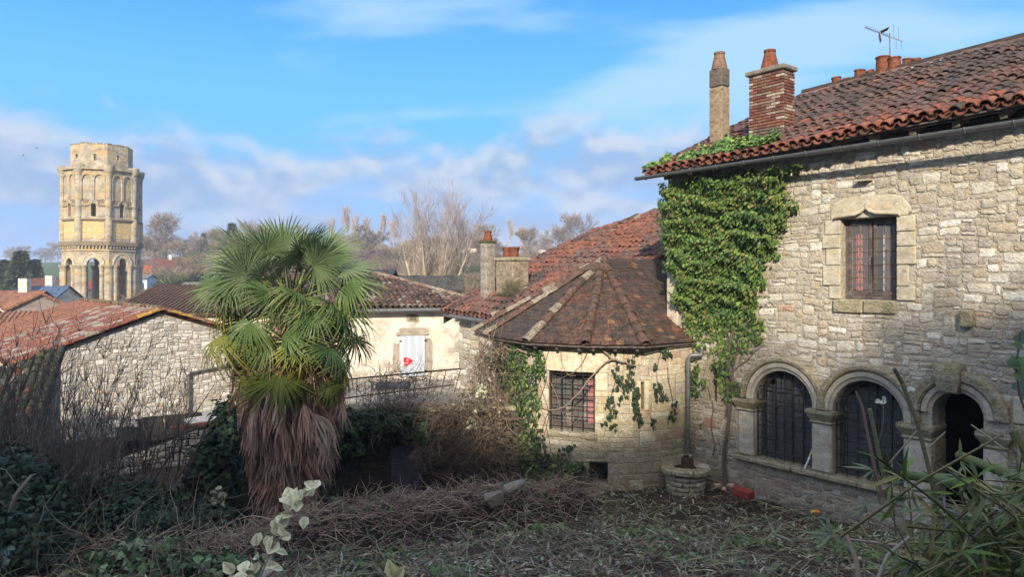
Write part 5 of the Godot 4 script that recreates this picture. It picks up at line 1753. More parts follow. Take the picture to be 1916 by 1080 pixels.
# ---------------------------------------------------------------- the town
func town_house(label: String, x: float, z: float, w: float, d: float, eave: float, ridge: float, yaw: float, roof: Color, wall: Color, windows := 2, chimney := false, group := "") -> Node3D:
	var pos := Vector3((x - 958.0) / 1330.0 * z, 0, -z)
	var base := ground_height(pos.x, z) - 1.5
	var o := thing("town_house", label, "house", Transform3D(Basis(Vector3.UP, yaw), pos), group)
	var y0 := EYE + (517.0 - eave) / 1330.0 * z
	var y1 := EYE + (517.0 - ridge) / 1330.0 * z
	var mb := MB.new()
	var hw := w / 2
	var hd := d / 2
	for s in [-1, 1]:
		if s > 0: mb.quad(Vector3(-hw, base, hd), Vector3(hw, base, hd), Vector3(hw, y0, hd), Vector3(-hw, y0, hd))
		else: mb.quad(Vector3(hw, base, -hd), Vector3(-hw, base, -hd), Vector3(-hw, y0, -hd), Vector3(hw, y0, -hd))
		var a := mb.p(Vector3(s * hw, base, hd * s))
		mb.p(Vector3(s * hw, base, -hd * s)); mb.p(Vector3(s * hw, y0, -hd * s)); mb.p(Vector3(s * hw, y1 - 0.05, 0)); mb.p(Vector3(s * hw, y0, hd * s))
		mb.t(a, a + 1, a + 2); mb.t(a, a + 2, a + 4); mb.t(a + 4, a + 2, a + 3)
	part("wall", mb.done(), mat("town_wall", wall, 0.95, tex.plaster, 0.3), o)
	var rm := MB.new()
	var ov := 0.3
	var k := (y1 - y0) / hd
	for s in [-1.0, 1.0]:
		var e := Vector3(0, y0 - ov * k + 0.06, s * (hd + ov))
		var t := Vector3(0, y1 + 0.06, 0)
		var l: Vector3 = Vector3(hw + 0.2, 0, 0) * s
		rm.quad(e - l, e + l, t + l, t - l)
		rm.quad(e - l - Vector3(0, 0.12, 0), e + l - Vector3(0, 0.12, 0), e + l, e - l)
		rm.quad(e + l - Vector3(0, 0.12, 0), t + l - Vector3(0, 0.12, 0), t + l, e + l)
		rm.quad(t - l - Vector3(0, 0.12, 0), e - l - Vector3(0, 0.12, 0), e - l, t - l)
	var roof_part := part("roof", rm.done(), mat("town_roof", roof, 0.9, tex.clay, 0.4, tex.rough, 10.0), o)
	# rows of roof tiles as low ribs
	var ribs := MB.new()
	var nrib := int(w / 0.27)
	if z < 60.0 and roof.r > roof.b * 1.5:
		for s in [-1.0, 1.0]:
			for j in nrib:
				var xx := -hw + 0.27 * (j + 0.5)
				ribs.tube([Vector3(xx, y0 - ov * k + 0.08, s * (hd + ov)), Vector3(xx, y1 + 0.08, 0)], [0.07, 0.07], 5, false)
		part("tile_ribs", ribs.done(true), mat("town_roof", roof, 0.9, tex.clay, 0.6, tex.rough, 6.0), roof_part).set_meta("kind", "stuff")
	for j in windows:
		var xx := -hw + w * (j + 0.5) / windows
		var cy := y0 - minf(1.4, (y0 - base) * 0.4)
		simple_box("window", o, Vector3(xx - 0.45, cy - 0.6, hd - 0.05), Vector3(xx + 0.45, cy + 0.6, hd + 0.04), mat("town_window", Color(0.06, 0.065, 0.08), 0.3))
	if chimney:
		simple_box("chimney", roof_part, Vector3(hw * 0.4, y1 - 0.8, -0.35), Vector3(hw * 0.4 + 0.7, y1 + 1.1, 0.35), mats.cream_plaster)
	return o

func build_town() -> void:
	var orange := Color(0.72, 0.34, 0.23)
	var maroon := Color(0.4, 0.17, 0.13)
	var cream := Color(0.75, 0.66, 0.52)
	town_house("low grey house with orange tile roof left of the tower", 72, 52, 4.6, 3.6, 574, 549, -0.9, orange, Color(0.36, 0.29, 0.26), 0)
	town_house("orange tile roof at the left edge beyond the pink roof", -10, 44, 5.0, 5.0, 618, 586, 0.3, orange, cream, 0)
	town_house("long orange roof at the left edge, furthest of the orange ones", 10, 62, 6.5, 4.0, 566, 545, 0.1, orange * 0.9, cream, 0, true)
	town_house("house with a dark blue slate roof left of the tower", 75, 74, 3.6, 5.0, 552, 536, 0.1, Color(0.07, 0.1, 0.23), cream, 0, true)
	town_house("house with a pale blue metal roof against the tower's left edge", 108, 70, 2.2, 4.0, 556, 536, 0.0, Color(0.22, 0.33, 0.58), cream, 0)
	town_house("far maroon roofed house left of the tower's foot", 100, 112, 5.5, 5.0, 534, 521, 0.15, maroon, cream, 1, true)
	town_house("cream house with a red roof seen through the tower's left arch", 172, 128, 6.0, 6.0, 541, 526, 0.35, Color(0.62, 0.14, 0.1), cream, 2)
	town_house("white gabled house with a bright orange roof seen through the tower's right arch", 222, 165, 6.5, 8.0, 512, 490, 0.9, Color(0.85, 0.22, 0.12), Color(0.8, 0.8, 0.78), 2)
	town_house("low house with white bands and a maroon roof seen through the tower's right arch", 218, 120, 4.0, 5.0, 541, 524, 0.05, maroon, Color(0.8, 0.76, 0.7), 1)
	town_house("orange roofed house just right of the tower", 268, 150, 3.2, 6.0, 520, 497, 0.5, Color(0.85, 0.25, 0.14), Color(0.8, 0.8, 0.8), 1)
	town_house("small white house with pale blue walls right of the tower", 274, 118, 1.9, 3.0, 520, 515, 0.0, Color(0.5, 0.55, 0.62), Color(0.6, 0.7, 0.85), 1)
	town_house("small pale shed with a pointed gable right of the tower", 312, 128, 2.4, 1.9, 524, 515, PI / 2 + 0.2, Color(0.62, 0.55, 0.48), Color(0.5, 0.4, 0.33), 0)
	town_house("red roofed house with a white chimney among the trees", 306, 190, 7.5, 7.0, 501, 485, 0.2, Color(0.42, 0.13, 0.1), Color(0.7, 0.62, 0.5), 2, true)
	town_house("small bright red roof among the bare trees left of the palm", 373, 170, 3.5, 5.0, 512, 500, -0.3, Color(0.75, 0.16, 0.1), cream, 0)
	town_house("low cream wall and flat roof just left of the palm", 375, 92, 3.4, 3.5, 534, 529, 0.0, Color(0.6, 0.55, 0.48), cream, 0)
	town_house("dark low roof with a pale verge beside the tower's foot", 290, 78, 3.4, 5.0, 561, 549, 0.5, Color(0.28, 0.15, 0.13), cream, 0)
	town_house("wide brown tiled roof over a cream wall behind the palm", 475, 42, 11.8, 9.0, 578, 536, -0.06, Color(0.34, 0.2, 0.16), Color(0.8, 0.72, 0.55), 0)
	town_house("grey slate roof with white ridge behind the cream house", 700, 46, 2.4, 4.0, 520, 506, 0.05, Color(0.16, 0.15, 0.15), Color(0.5, 0.45, 0.4), 0)
	town_house("grey slate-roofed house half hidden among the branches", 800, 48, 4.4, 4.0, 540, 517, 0.1, Color(0.2, 0.18, 0.17), Color(0.5, 0.46, 0.4), 0)
	town_house("small white house high on the wooded hill", 1017, 260, 7.0, 7.0, 467, 459, 0.3, Color(0.45, 0.4, 0.38), Color(0.85, 0.85, 0.85), 1)
	town_house("red roofed house half hidden in the wood beyond the big bare tree", 868, 200, 5.0, 6.0, 463, 454, 0.5, Color(0.6, 0.24, 0.16), cream, 1)
	# unseen house added behind the viewer, shaped to keep the sun off the courtyard
	var nb := thing("added_shade_house", "unseen tall house added behind the viewer to shade the courtyard", "house", Transform3D(Basis(), Vector3(2, 0, 12)))
	simple_box("wall", nb, Vector3(-14.6, 0, -4), Vector3(26, 11.8, 4), mats.cream_plaster)
	var rm := MB.new()
	var r1 := Vector3(0.0, 15.0, 0)
	var r2 := Vector3(26.5, 15.2, 0)
	rm.quad(Vector3(-15.0, 11.9, 4.4), Vector3(26.5, 11.9, 4.4), r2, r1)
	rm.quad(Vector3(26.5, 11.9, -4.4), Vector3(-15.0, 11.9, -4.4), r1, r2)
	rm.tri(Vector3(-15.0, 11.9, -4.4), Vector3(-15.0, 11.9, 4.4), r1)
	part("roof", rm.done(), mat("shade_house_roof", Color(0.4, 0.17, 0.12), 0.9, tex.clay, 0.6), nb)

# ---------------------------------------------------------------- trees
var thin := 0.012

func grow(mb: MB, p: Vector3, d: Vector3, ln: float, rad: float, lv: int, kids: int, spread: float, upw: float, r: RandomNumberGenerator, trunk: MB) -> void:
	var out := trunk if trunk != null else mb
	var side := d.cross(Vector3(r.randf_range(-1, 1), r.randf_range(-1, 1), r.randf_range(-1, 1))).normalized()
	var m := p + d * ln * 0.5 + side * ln * 0.05
	var e := p + (d + side * 0.12).normalized() * ln
	out.tube([p, m, e], [rad, rad * 0.85, rad * 0.66], 5 if rad > 0.06 else 3, false)
	if lv <= 1 and thin > 0.03:      # a far crown's finest twigs
		for k in 5:
			var q0 := m.lerp(e, r.randf())
			var td := (d + Vector3(r.randf_range(-1, 1), r.randf_range(-0.5, 1), r.randf_range(-1, 1)) * 0.8).normalized() * r.randf_range(0.5, 1.1)
			var w := td.cross(Vector3(r.randf_range(-1, 1), r.randf_range(-1, 1), r.randf_range(-1, 1))).normalized() * 0.035
			mb.tri(q0 - w, q0 + w, q0 + td)
	if lv <= 0: return
	for k in kids:
		var f := 1.0 if k == 0 else r.randf_range(0.35, 1.0)
		var q := p.lerp(m, f * 2.0) if f < 0.5 else m.lerp(e, f * 2.0 - 1.0)
		var ax := d.cross(Vector3(r.randf_range(-1, 1), r.randf_range(-1, 1), r.randf_range(-1, 1))).normalized()
		var nd := d.rotated(ax, r.randf_range(0.35, 1.0) * spread * (0.5 if k == 0 else 1.0))
		nd = (nd + Vector3.UP * upw).normalized()
		grow(mb, q, nd, ln * r.randf_range(0.62, 0.86), maxf(rad * 0.6, thin), lv - 1, kids, spread, upw, r, null)

func tree_meshes(sd: int, h: float, lv: int, kids: int, spread: float, upw: float, rad: float, trunk_col: Color, twig_col: Color, minr := 0.012) -> Array:
	var r := RandomNumberGenerator.new()
	r.seed = sd
	thin = minr
	var t := MB.new()
	var c := MB.new()
	t.col = trunk_col
	c.col = twig_col
	grow(c, Vector3(0, -0.3, 0), Vector3(0.03, 1, 0.02).normalized(), h, rad, lv, kids, spread, upw, r, t)
	return [t.done(true), c.done(true)]

func put_tree(called: String, label: String, ms: Array, pos: Vector3, scl: Vector3, yaw: float, group := "") -> Node3D:
	var o := thing(called, label, "tree", Transform3D(Basis(Vector3.UP, yaw) * Basis.from_scale(scl), pos), group)
	part("trunk", ms[0], mats.twig, o)
	part("crown", ms[1], ms[2] if ms.size() > 2 else mats.twig, o)
	return o

func conifer(sd: int, h: float, w: float, col: Color, n: int) -> Array:
	var r := RandomNumberGenerator.new()
	r.seed = sd
	var t := MB.new()
	t.col = Color(0.12, 0.09, 0.07)
	t.tube([Vector3(0, -0.5, 0), Vector3(0, h * 0.95, 0)], [w * 0.07, 0.02], 6)
	var c := MB.new()
	for k in n:
		var f := pow(r.randf(), 0.75)
		var an := r.randf() * TAU
		var rr := w * (1.0 - f) * (0.75 + 0.25 * sin(an * 5.0 + f * 23.0)) * sqrt(r.randf_range(0.2, 1.0))
		var p := Vector3(cos(an) * rr, h * (0.06 + 0.94 * f) + r.randf_range(-0.1, 0.1) * h * 0.1, sin(an) * rr)
		c.col = col * r.randf_range(0.55, 1.35)
		var out := Vector3(cos(an), r.randf_range(-0.7, 0.1), sin(an)).normalized()
		var sd2 := out.cross(Vector3.UP).normalized()
		var s := h * 0.055 * r.randf_range(0.6, 1.3)
		c.tri(p - sd2 * s * 0.5, p + sd2 * s * 0.5, p + out * s * 2.0 + Vector3(0, s * 0.2, 0))
		c.tri(p - Vector3(0, s * 0.4, 0), p + Vector3(0, s * 0.4, 0), p + out * s * 1.8)
	return [t.done(true), c.done(), mats.needle]

func build_far_trees() -> void:
	var grey := Color(0.2, 0.155, 0.135)
	var kinds := [
		tree_meshes(1, 3.4, 6, 3, 0.95, 0.05, 0.28, grey, Color(0.25, 0.2, 0.165), 0.034),
		tree_meshes(2, 3.0, 6, 3, 1.15, 0.02, 0.3, grey, Color(0.23, 0.185, 0.155), 0.034),
		tree_meshes(3, 3.2, 6, 3, 0.85, 0.1, 0.26, grey, Color(0.27, 0.205, 0.14), 0.034),
		tree_meshes(4, 2.6, 6, 3, 1.2, 0.0, 0.3, grey, Color(0.29, 0.22, 0.14), 0.034),
		tree_meshes(5, 5.0, 6, 3, 0.36, 0.35, 0.22, Color(0.4, 0.36, 0.33), Color(0.42, 0.36, 0.33), 0.04),
	]
	var r := RandomNumberGenerator.new()
	r.seed = 99
	# rows on the skyline left of the tower, beyond the green field
	for k in 34:
		var z := r.randf_range(425, 470)
		var x := -330.0 + 13.0 * k + r.randf_range(-5, 5)
		var s := r.randf_range(0.85, 1.35)
		put_tree("bare_tree", "bare tree in the long row on the skyline beyond the green field", kinds[k % 2], Vector3(x, ground_height(x, z), -z), Vector3(s * 1.15, s * 0.95, s * 1.15), r.randf() * TAU, "bare trees on the skyline beyond the field")
	# wooded hill from the tower to the manor
	for k in 120:
		var px := r.randf_range(262, 1140)
		var z := r.randf_range(170, 330)
		var x := (px - 958.0) / 1330.0 * z
		var s := r.randf_range(0.55, 1.05) * (0.85 if px > 560 else 1.0)
		put_tree("bare_tree", "brown leafless tree in the wood that covers the hill", kinds[[0, 1, 2, 3, 3][k % 5]], Vector3(x, ground_height(x, z) - 0.5, -z), Vector3(s, s, s), r.randf() * TAU, "leafless trees covering the hill")
	for e in [[310, 205, 1.3, 0, "broad rounded bare tree above the red roofed house right of the tower"], [545, 220, 1.2, 1, "bare tree on the hill partly behind the palm's crown"], [690, 190, 1.15, 1, "rounded brown bare tree left of the big pale tree"], [1075, 230, 1.35, 0, "bare round-headed tree on the skyline above the red wing roof"], [985, 210, 0.9, 2, "small bare tree right of the red chimney pots"], [905, 240, 1.1, 0, "bare tree on the hill just behind the red chimney pot"]]:
		var z: float = e[1]
		var x: float = (e[0] - 958.0) / 1330.0 * z
		put_tree("bare_tree", e[4], kinds[e[3]], Vector3(x, ground_height(x, z), -z), Vector3.ONE * e[2], e[0] * 0.37)
	var order := ["first", "second", "third", "fourth", "fifth", "sixth", "seventh", "eighth"]
	var nth := -1
	for e in [[620, 0.95], [650, 1.25], [664, 1.05], [684, 1.0], [716, 1.1], [737, 0.9], [956, 0.95], [975, 0.75]]:
		var z := 300.0
		var x: float = (e[0] - 958.0) / 1330.0 * z
		nth += 1
		put_tree("poplar_tree", "slim pale bare poplar above the wooded hill, %s from the palm" % order[nth], kinds[4], Vector3(x, ground_height(x, z), -z), Vector3(0.8, 1.15, 0.8) * e[1], e[0], "bare poplars above the hill")
	# brown scrub between the town and the hill
	var sb := MB.new()
	r.seed = 5
	for k in 420:
		var p := Vector3(r.randf_range(-1, 1), r.randf_range(0, 0.3), r.randf_range(-1, 1)) * Vector3(1.6, 1, 1.6)
		var d := Vector3(p.x * 0.5, 1.0, p.z * 0.5).normalized()
		sb.col = Color(0.27, 0.2, 0.13).lerp(Color(0.17, 0.13, 0.1), r.randf())
		var ln := r.randf_range(0.8, 2.6)
		sb.tube([p, p + d * ln * 0.6 + Vector3(r.randf_range(-0.3, 0.3), 0, r.randf_range(-0.3, 0.3)), p + d * ln + Vector3(r.randf_range(-0.7, 0.7), 0, r.randf_range(-0.7, 0.7))], [0.045, 0.036, 0.022], 3, false)
	var scrub := sb.done(true)
	var tfs := []
	var cols := []
	for k in 430:
		var px := r.randf_range(255, 1150)
		var z := r.randf_range(82, 200)
		var x := (px - 958.0) / 1330.0 * z
		var s := r.randf_range(0.6, 1.7)
		tfs.append(Transform3D(Basis(Vector3.UP, r.randf() * TAU).scaled(Vector3(s, s * 0.9, s)), Vector3(x, ground_height(x, z) - 0.2, -z)))
		var t := r.randf()
		cols.append(Color(1, 1, 1) * r.randf_range(0.7, 1.2) if t < 0.75 else Color(0.45, 0.75, 0.35))
	var sc := scatter("scrub_wood", scrub, mats.twig, self, tfs, cols)
	tag(sc, "brown leafless scrub covering the foot of the hill", "scrub", "", "stuff")
	# evergreens
	var c1 := conifer(1, 6.4, 2.3, Color(0.085, 0.12, 0.06), 3000)
	var c2 := conifer(2, 9.0, 2.4, Color(0.085, 0.14, 0.05), 4200)
	for e in [[12, 116, 1.3, c1, "dark spreading conifer at the left edge in front of the green field"], [40, 112, 1.5, c1, "tall dark conifer in front of the green field"], [66, 114, 1.3, c1, "dark conifer nearest the tower in front of the green field"], [435, 190, 1.15, c2, "pointed green conifer just behind the palm's left side"], [382, 225, 0.8, c2, "small dark spruce on the hill left of the palm"]]:
		var z: float = e[1]
		var x: float = (e[0] - 958.0) / 1330.0 * z
		put_tree("conifer_tree", e[4], e[3], Vector3(x, ground_height(x, z), -z), Vector3.ONE * e[2], e[0])
	for e in [[-15.4, 8.0, 1.12, "dark conifer added outside the left edge to shade the gable wall"], [-11.2, 5.2, 0.95, "dark conifer added outside the left edge to shade the bare shrub"]]:  # added out of view for the shade they cast on gable and shrub
		put_tree("conifer_tree", e[3], c1, Vector3(e[0], ground_height(e[0], e[1]), -e[1]), Vector3(0.75, 1, 0.75) * e[2], e[0])
	for e in [[-11.0, 8.5, 1.35], [-5.0, 9.0, 1.15], [1.0, 10.0, 1.3], [6.5, 9.0, 1.2], [12.0, 10.0, 1.3], [-2.0, 7.4, 1.0], [9.0, 7.5, 1.1], [4.0, 7.0, 1.05]]:  # unseen trees put in to break up and soften the added house's shadow
		put_tree("bare_tree", "unseen bare tree added behind the viewer to soften the courtyard shade", kinds[int(e[2] * 20) % 3], Vector3(e[0], 2.0, e[1]), Vector3(0.8, 1, 0.8) * e[2] * 0.98, e[0], "bare trees added behind the viewer")
	var hb := MB.new()
	for k in 1500:
		hb.col = Color(0.17, 0.24, 0.05) * r.randf_range(0.6, 1.3)
		var p := Vector3(r.randf_range(-3.5, 3.5), 2.8 * sqrt(r.randf()), r.randf_range(-1.2, 1.2))
		var a := Vector3(r.randf_range(-1, 1), r.randf_range(-1, 1), r.randf_range(-1, 1)).normalized() * 0.3
		var b := a.cross(Vector3(0.3, 0.8, 0.5)).normalized() * 0.2
		hb.tri(p - b, p + b, p + a)
	var hx := (174.0 - 958.0) / 1330.0 * 150.0
	var hedge := part("hedge", hb.done(), mats.needle, self, Transform3D(Basis(), Vector3(hx, ground_height(hx, 150) - 0.2, -150)))
	tag(hedge, "clipped yellow-green hedge seen through the tower's left arch", "hedge")
	for e in [[345, 118], [365, 112], [300, 135], [332, 108]]:
		var z: float = e[1]
		var bx: float = (e[0] - 958.0) / 1330.0 * z
		var b := hedge.duplicate()
		b.name = numbered("evergreen_bush")
		add_child(b)
		b.material_override = mat("dark_needle", Color(0.32, 0.3, 0.5), 0.9, null, 1.0, null, 0.0, true)
		b.transform = Transform3D(Basis(Vector3.UP, e[0]).scaled(Vector3(0.42, 0.75, 0.9)), Vector3(bx, ground_height(bx, z) - 0.2, -z))
		tag(b, {345: "dark evergreen bush to the right of the small pale shed", 365: "dark evergreen bush nearest the palm, by the low cream wall", 300: "dark evergreen bush to the left of the small pale shed", 332: "dark evergreen bush in front of the small pale shed"}[int(e[0])], "bush", "evergreen bushes right of the tower")

func build_big_trees() -> void:
	# the many-stemmed pale tree over the cream house
	thin = 0.011
	var r := RandomNumberGenerator.new()
	r.seed = 17
	var base := Vector3((812.0 - 958.0) / 1330.0 * 58.0, ground_height(-6.4, 58) - 0.3, -58)
	var o := thing("pale_bare_tree", "tall many-stemmed pale bare tree rising behind the cream house", "tree", Transform3D(Basis(), base))
	var crown := MB.new()
	for k in 12:
		var an := TAU * k / 12.0 + r.randf_range(-0.3, 0.3)
		var lean := 0.06 + 0.3 * r.randf() + (0.12 if k % 3 == 0 else 0.0)
		var d := Vector3(cos(an) * lean, 1, sin(an) * lean).normalized()
		var t := MB.new()
		t.col = Color(0.5, 0.43, 0.29)
		var p := Vector3(cos(an) * 0.5, 0, sin(an) * 0.5)
		var pts := [p]
		var rr := [0.23]
		var q := p
		var top := r.randf_range(9.8, 12.2) * (1.0 - lean * 0.6)
		for j in 7:
			d = (d + Vector3(r.randf_range(-0.07, 0.07), 0.06, r.randf_range(-0.07, 0.07))).normalized()
			q += d * top / 7.0
			pts.append(q)
			rr.append(0.23 * (1.0 - (j + 1) / 7.6))
			var f := (j + 1) / 7.0
			crown.col = Color(0.46, 0.38, 0.22).lerp(Color(0.33, 0.28, 0.28), f)
			for b in (3 if j > 1 else 2):
				var bd := (d + Vector3(r.randf_range(-1, 1), r.randf_range(0.1, 0.7), r.randf_range(-1, 1)) * (0.75 - 0.3 * f)).normalized()
				grow(crown, q, bd, r.randf_range(0.9, 1.7), 0.045 * (1.1 - 0.6 * f), 3, 3, 0.75, 0.16, r, null)
		t.tube(pts, rr, 6)
		part("stem", t.done(true), mats.twig, o)
	part("crown", crown.done(true), mats.twig, o)
	# lower yellow-brown trees round its foot
	for e in [[725, 66, 0.85, "yellowish low bare tree left of the big pale tree"], [875, 68, 0.8, "yellowish low bare tree right of the big pale tree, by the chimneys"], [660, 72, 0.8, "yellowish bare tree behind the cream house's left end"], [775, 75, 0.75, "yellowish bare tree close behind the big pale tree"]]:
		var ms := tree_meshes(int(e[0]), 2.3, 6, 3, 1.05, 0.06, 0.17, Color(0.38, 0.31, 0.2), Color(0.42, 0.31, 0.17), 0.016)
		var z: float = e[1]
		var x: float = (e[0] - 958.0) / 1330.0 * z
		put_tree("low_bare_tree", e[3], ms, Vector3(x, ground_height(x, z), -z), Vector3.ONE * e[2], e[0])

# ---------------------------------------------------------------- the palm
func fan_blade(sd: int, segs: int, spread: float, ln: float, droop: float, tip: Color, mid: Color, dead := false) -> ArrayMesh:
	# a fan leaf whose stalk end is at the origin: its blade opens along +z, face up (y)
	var r := RandomNumberGenerator.new()
	r.seed = sd
	var mb := MB.new()
	for k in segs:
		var f := (k + 0.5) / segs * 2.0 - 1.0
		var an := f * spread + r.randf_range(-0.025, 0.025)
		var l := ln * (1.0 - 0.25 * f * f) * r.randf_range(0.84, 1.06)
		var d := Vector3(sin(an), 0, cos(an))
		var sd2 := Vector3(cos(an), 0, -sin(an))
		var lift := -0.28 * f * f * ln * (0.6 if not dead else 0.2) + (0.0 if not dead else r.randf_range(-0.06, 0.06))
		var pts: Array[Vector3] = []
		var wid: Array[float] = []
		var dr := droop * r.randf_range(0.25, 1.9)
		for j in 6:
			var t := j / 5.0
			var y := lift * t - dr * ln * pow(t, 3.2) * 1.15
			var out := l * t * (1.0 - 0.25 * dr * t * t)
			pts.append(d * out + Vector3(0, y, 0) + sd2 * (r.randf_range(-0.02, 0.02) if dead else 0.0) * t)
			var full := spread * 2.0 / segs * out * 0.54
			wid.append(minf(full, ln * 0.0225) * [1.0, 1.0, 1.0, 0.95, 0.65, 0.06][j])
		for j in 5:
			var c0: Color = mid.lerp(tip, smoothstep(0.45, 1.0, j / 5.0)) * (1.0 if k % 2 == 0 else 0.9)
			for s in [-1.0, 1.0]:
				mb.col = c0
				var fold := Vector3(0, 0.35, 0)
				var a := pts[j] - fold * wid[j]
				var b := pts[j + 1] - fold * wid[j + 1]
				var a2: Vector3 = pts[j] + sd2 * s * wid[j] + fold * wid[j] * 0.6
				var b2: Vector3 = pts[j + 1] + sd2 * s * wid[j + 1] + fold * wid[j + 1] * 0.6
				if s > 0: mb.quad(a, b, b2, a2)
				else: mb.quad(a, a2, b2, b)
	return mb.done()

func build_palm() -> void:
	var o := thing("fan_palm", "shaggy fan palm with green crown and a skirt of dead brown fronds", "palm", Transform3D(Basis(), Vector3(-3.82, 0, -12.3)))
	var r := RandomNumberGenerator.new()
	r.seed = 71
	var tm := MB.new()
	var pts := []
	var rad := []
	for k in 12:
		pts.append(Vector3(0.03 * sin(k), -0.9 + 0.47 * k, 0.03 * cos(k * 1.7)))
		rad.append(0.2 + 0.03 * sin(k * 2.1) - 0.06 * (1.0 if k > 9 else 0.0))
	tm.tube(pts, rad, 12)
	part("trunk", tm.done(true), mats.fibre, o)
	var fib := MB.new()
	for k in 900:
		var y := r.randf_range(2.4, 4.5)
		var an := r.randf() * TAU
		var rr := 0.2 + r.randf_range(0, 0.06)
		var p := Vector3(cos(an) * rr, y, sin(an) * rr)
		var e := p + Vector3(cos(an) * 0.1, r.randf_range(-0.25, 0.1), sin(an) * 0.1) + Vector3(r.randf_range(-0.1, 0.1), 0, r.randf_range(-0.1, 0.1))
		fib.col = Color(0.13, 0.09, 0.06).lerp(Color(0.25, 0.18, 0.12), r.randf())
		fib.tube([p, e], [0.006, 0.003], 3, false)
	part("trunk_fibre", fib.done(), mats.twig, o).set_meta("kind", "stuff")
	# leaf kinds: young upright silvery-green, mid green, old yellow-green drooping, with tips that brown
	var kinds := [
		[fan_blade(1, 38, 2.2, 0.72, 0.06, Color(0.227, 0.264, 0.152), Color(0.171, 0.232, 0.121)), fan_blade(2, 38, 2.3, 0.7, 0.1, Color(0.181, 0.222, 0.112), Color(0.136, 0.200, 0.091))],
		[fan_blade(3, 40, 1.75, 0.74, 0.32, Color(0.249, 0.253, 0.081), Color(0.113, 0.174, 0.051)), fan_blade(4, 38, 2.15, 0.72, 0.42, Color(0.227, 0.232, 0.071), Color(0.097, 0.158, 0.046)), fan_blade(9, 42, 2.3, 0.7, 0.28, Color(0.171, 0.211, 0.081), Color(0.085, 0.142, 0.046))],
		[fan_blade(5, 36, 2.1, 0.66, 0.5, Color(0.386, 0.265, 0.090), Color(0.235, 0.250, 0.045)), fan_blade(6, 34, 1.5, 0.64, 0.6, Color(0.353, 0.211, 0.075), Color(0.218, 0.218, 0.045)), fan_blade(8, 36, 2.1, 0.66, 0.45, Color(0.252, 0.234, 0.075), Color(0.143, 0.187, 0.045))],
	]
	var ga := 2.39996
	for k in 84:
		var f := pow(k / 83.0, 0.85)            # 0 youngest, 1 oldest
		var an := k * ga + 0.7
		var el := lerpf(1.35, -0.95, pow(f, 0.95)) + r.randf_range(-0.16, 0.16)
		var ln := lerpf(0.55, 1.12, sqrt(f)) * r.randf_range(0.78, 1.15)
		if f < 0.12: ln *= 0.85
		var age := 0 if f < 0.36 else (1 if f < 0.74 and r.randf() < 0.85 else 2)
		if f > 0.74 and k % 2 == 0: continue
		if f > 0.4 and f < 0.74 and k % 4 == 0: continue
		var set_: Array = kinds[age]
		var root := Vector3(0, lerpf(4.5, 3.75, f), 0) + Vector3(cos(an), 0, sin(an)) * 0.16
		var d := Vector3(cos(an) * cos(el), sin(el), sin(an) * cos(el))
		var sag := d + Vector3(0, -0.35 * f, 0)
		var m := root + d * ln * 0.55
		var e := m + sag.normalized() * ln * 0.45
		var pm := MB.new()
		pm.col = Color(0.2, 0.24, 0.08) if age < 2 else Color(0.3, 0.27, 0.1)
		pm.tube([root, m, e], [0.02, 0.014, 0.011], 4, false)
		# the blade tips over at the end of its stalk and shows its face
		var bd := (sag.normalized() + Vector3(r.randf_range(-0.25, 0.25), -0.1 - r.randf_range(0.3, 1.0) * f, r.randf_range(-0.25, 0.25)) * (1.0 if f > 0.15 else 0.3)).normalized()
		var flat := Vector3(cos(an), 0, sin(an))
		var side := Vector3.UP.cross(flat).normalized()
		var x := side.rotated(bd, r.randf_range(-1.1, 1.1))
		x = (x - bd * x.dot(bd)).normalized()
		var y := bd.cross(x).normalized()
		var stalk := part("frond", pm.done(true), mats.palm_leaf, o)
		var s := r.randf_range(0.82, 1.12) * (0.9 if f < 0.08 else (1.1 if age == 2 else 1.0))
		part("fan_blade", set_[r.randi() % set_.size()], mats.palm_leaf, stalk, Transform3D(Basis(x, y, bd).scaled(Vector3.ONE * s), e))
	# the skirt: dead fans folded like shut umbrellas, hanging round the trunk in layers
	var dead := []
	for k in 6:
		var tone: Color = [Color(0.52, 0.33, 0.25), Color(0.37, 0.24, 0.18), Color(0.6, 0.42, 0.33), Color(0.24, 0.16, 0.13), Color(0.5, 0.37, 0.3), Color(0.44, 0.27, 0.2)][k]
		dead.append(hanging_fan(30 + k, tone))
	for k in 190:
		var f := k / 189.0
		var an := k * ga + r.randf_range(-0.3, 0.3)
		var y := lerpf(3.75, 1.2, f) + r.randf_range(-0.15, 0.15)
		var out := lerpf(0.78, 0.36, smoothstep(0.25, 1.0, f)) * r.randf_range(0.45, 1.12)
		if f < 0.12: out *= 0.8
		var root := Vector3(cos(an) * 0.18, y + 0.1, sin(an) * 0.18)
		var e := Vector3(cos(an) * out, y - 0.15 + r.randf_range(-0.12, 0.08), sin(an) * out)
		var pm := MB.new()
		pm.col = Color(0.2, 0.14, 0.11)
		pm.tube([root, (root + e) * 0.5 + Vector3(0, 0.1, 0), e], [0.016, 0.013, 0.01], 4, false)
		var bd := Vector3(cos(an) * 0.12, -1, sin(an) * 0.12) + Vector3(r.randf_range(-0.34, 0.34), 0, r.randf_range(-0.34, 0.34))
		bd = bd.normalized()
		var x := Vector3.UP.cross(Vector3(cos(an), 0, sin(an))).normalized().rotated(Vector3.UP, r.randf_range(-0.8, 0.8))
		x = (x - bd * x.dot(bd)).normalized()
		var yv := bd.cross(x)
		var st := part("dead_frond", pm.done(true), mats.dry_leaf, o)
		part("dead_blade", dead[r.randi() % 6], mats.dry_leaf, st, Transform3D(Basis(x, yv, bd).scaled(Vector3(1.0, 1.0, r.randf_range(0.75, 1.2))), e))

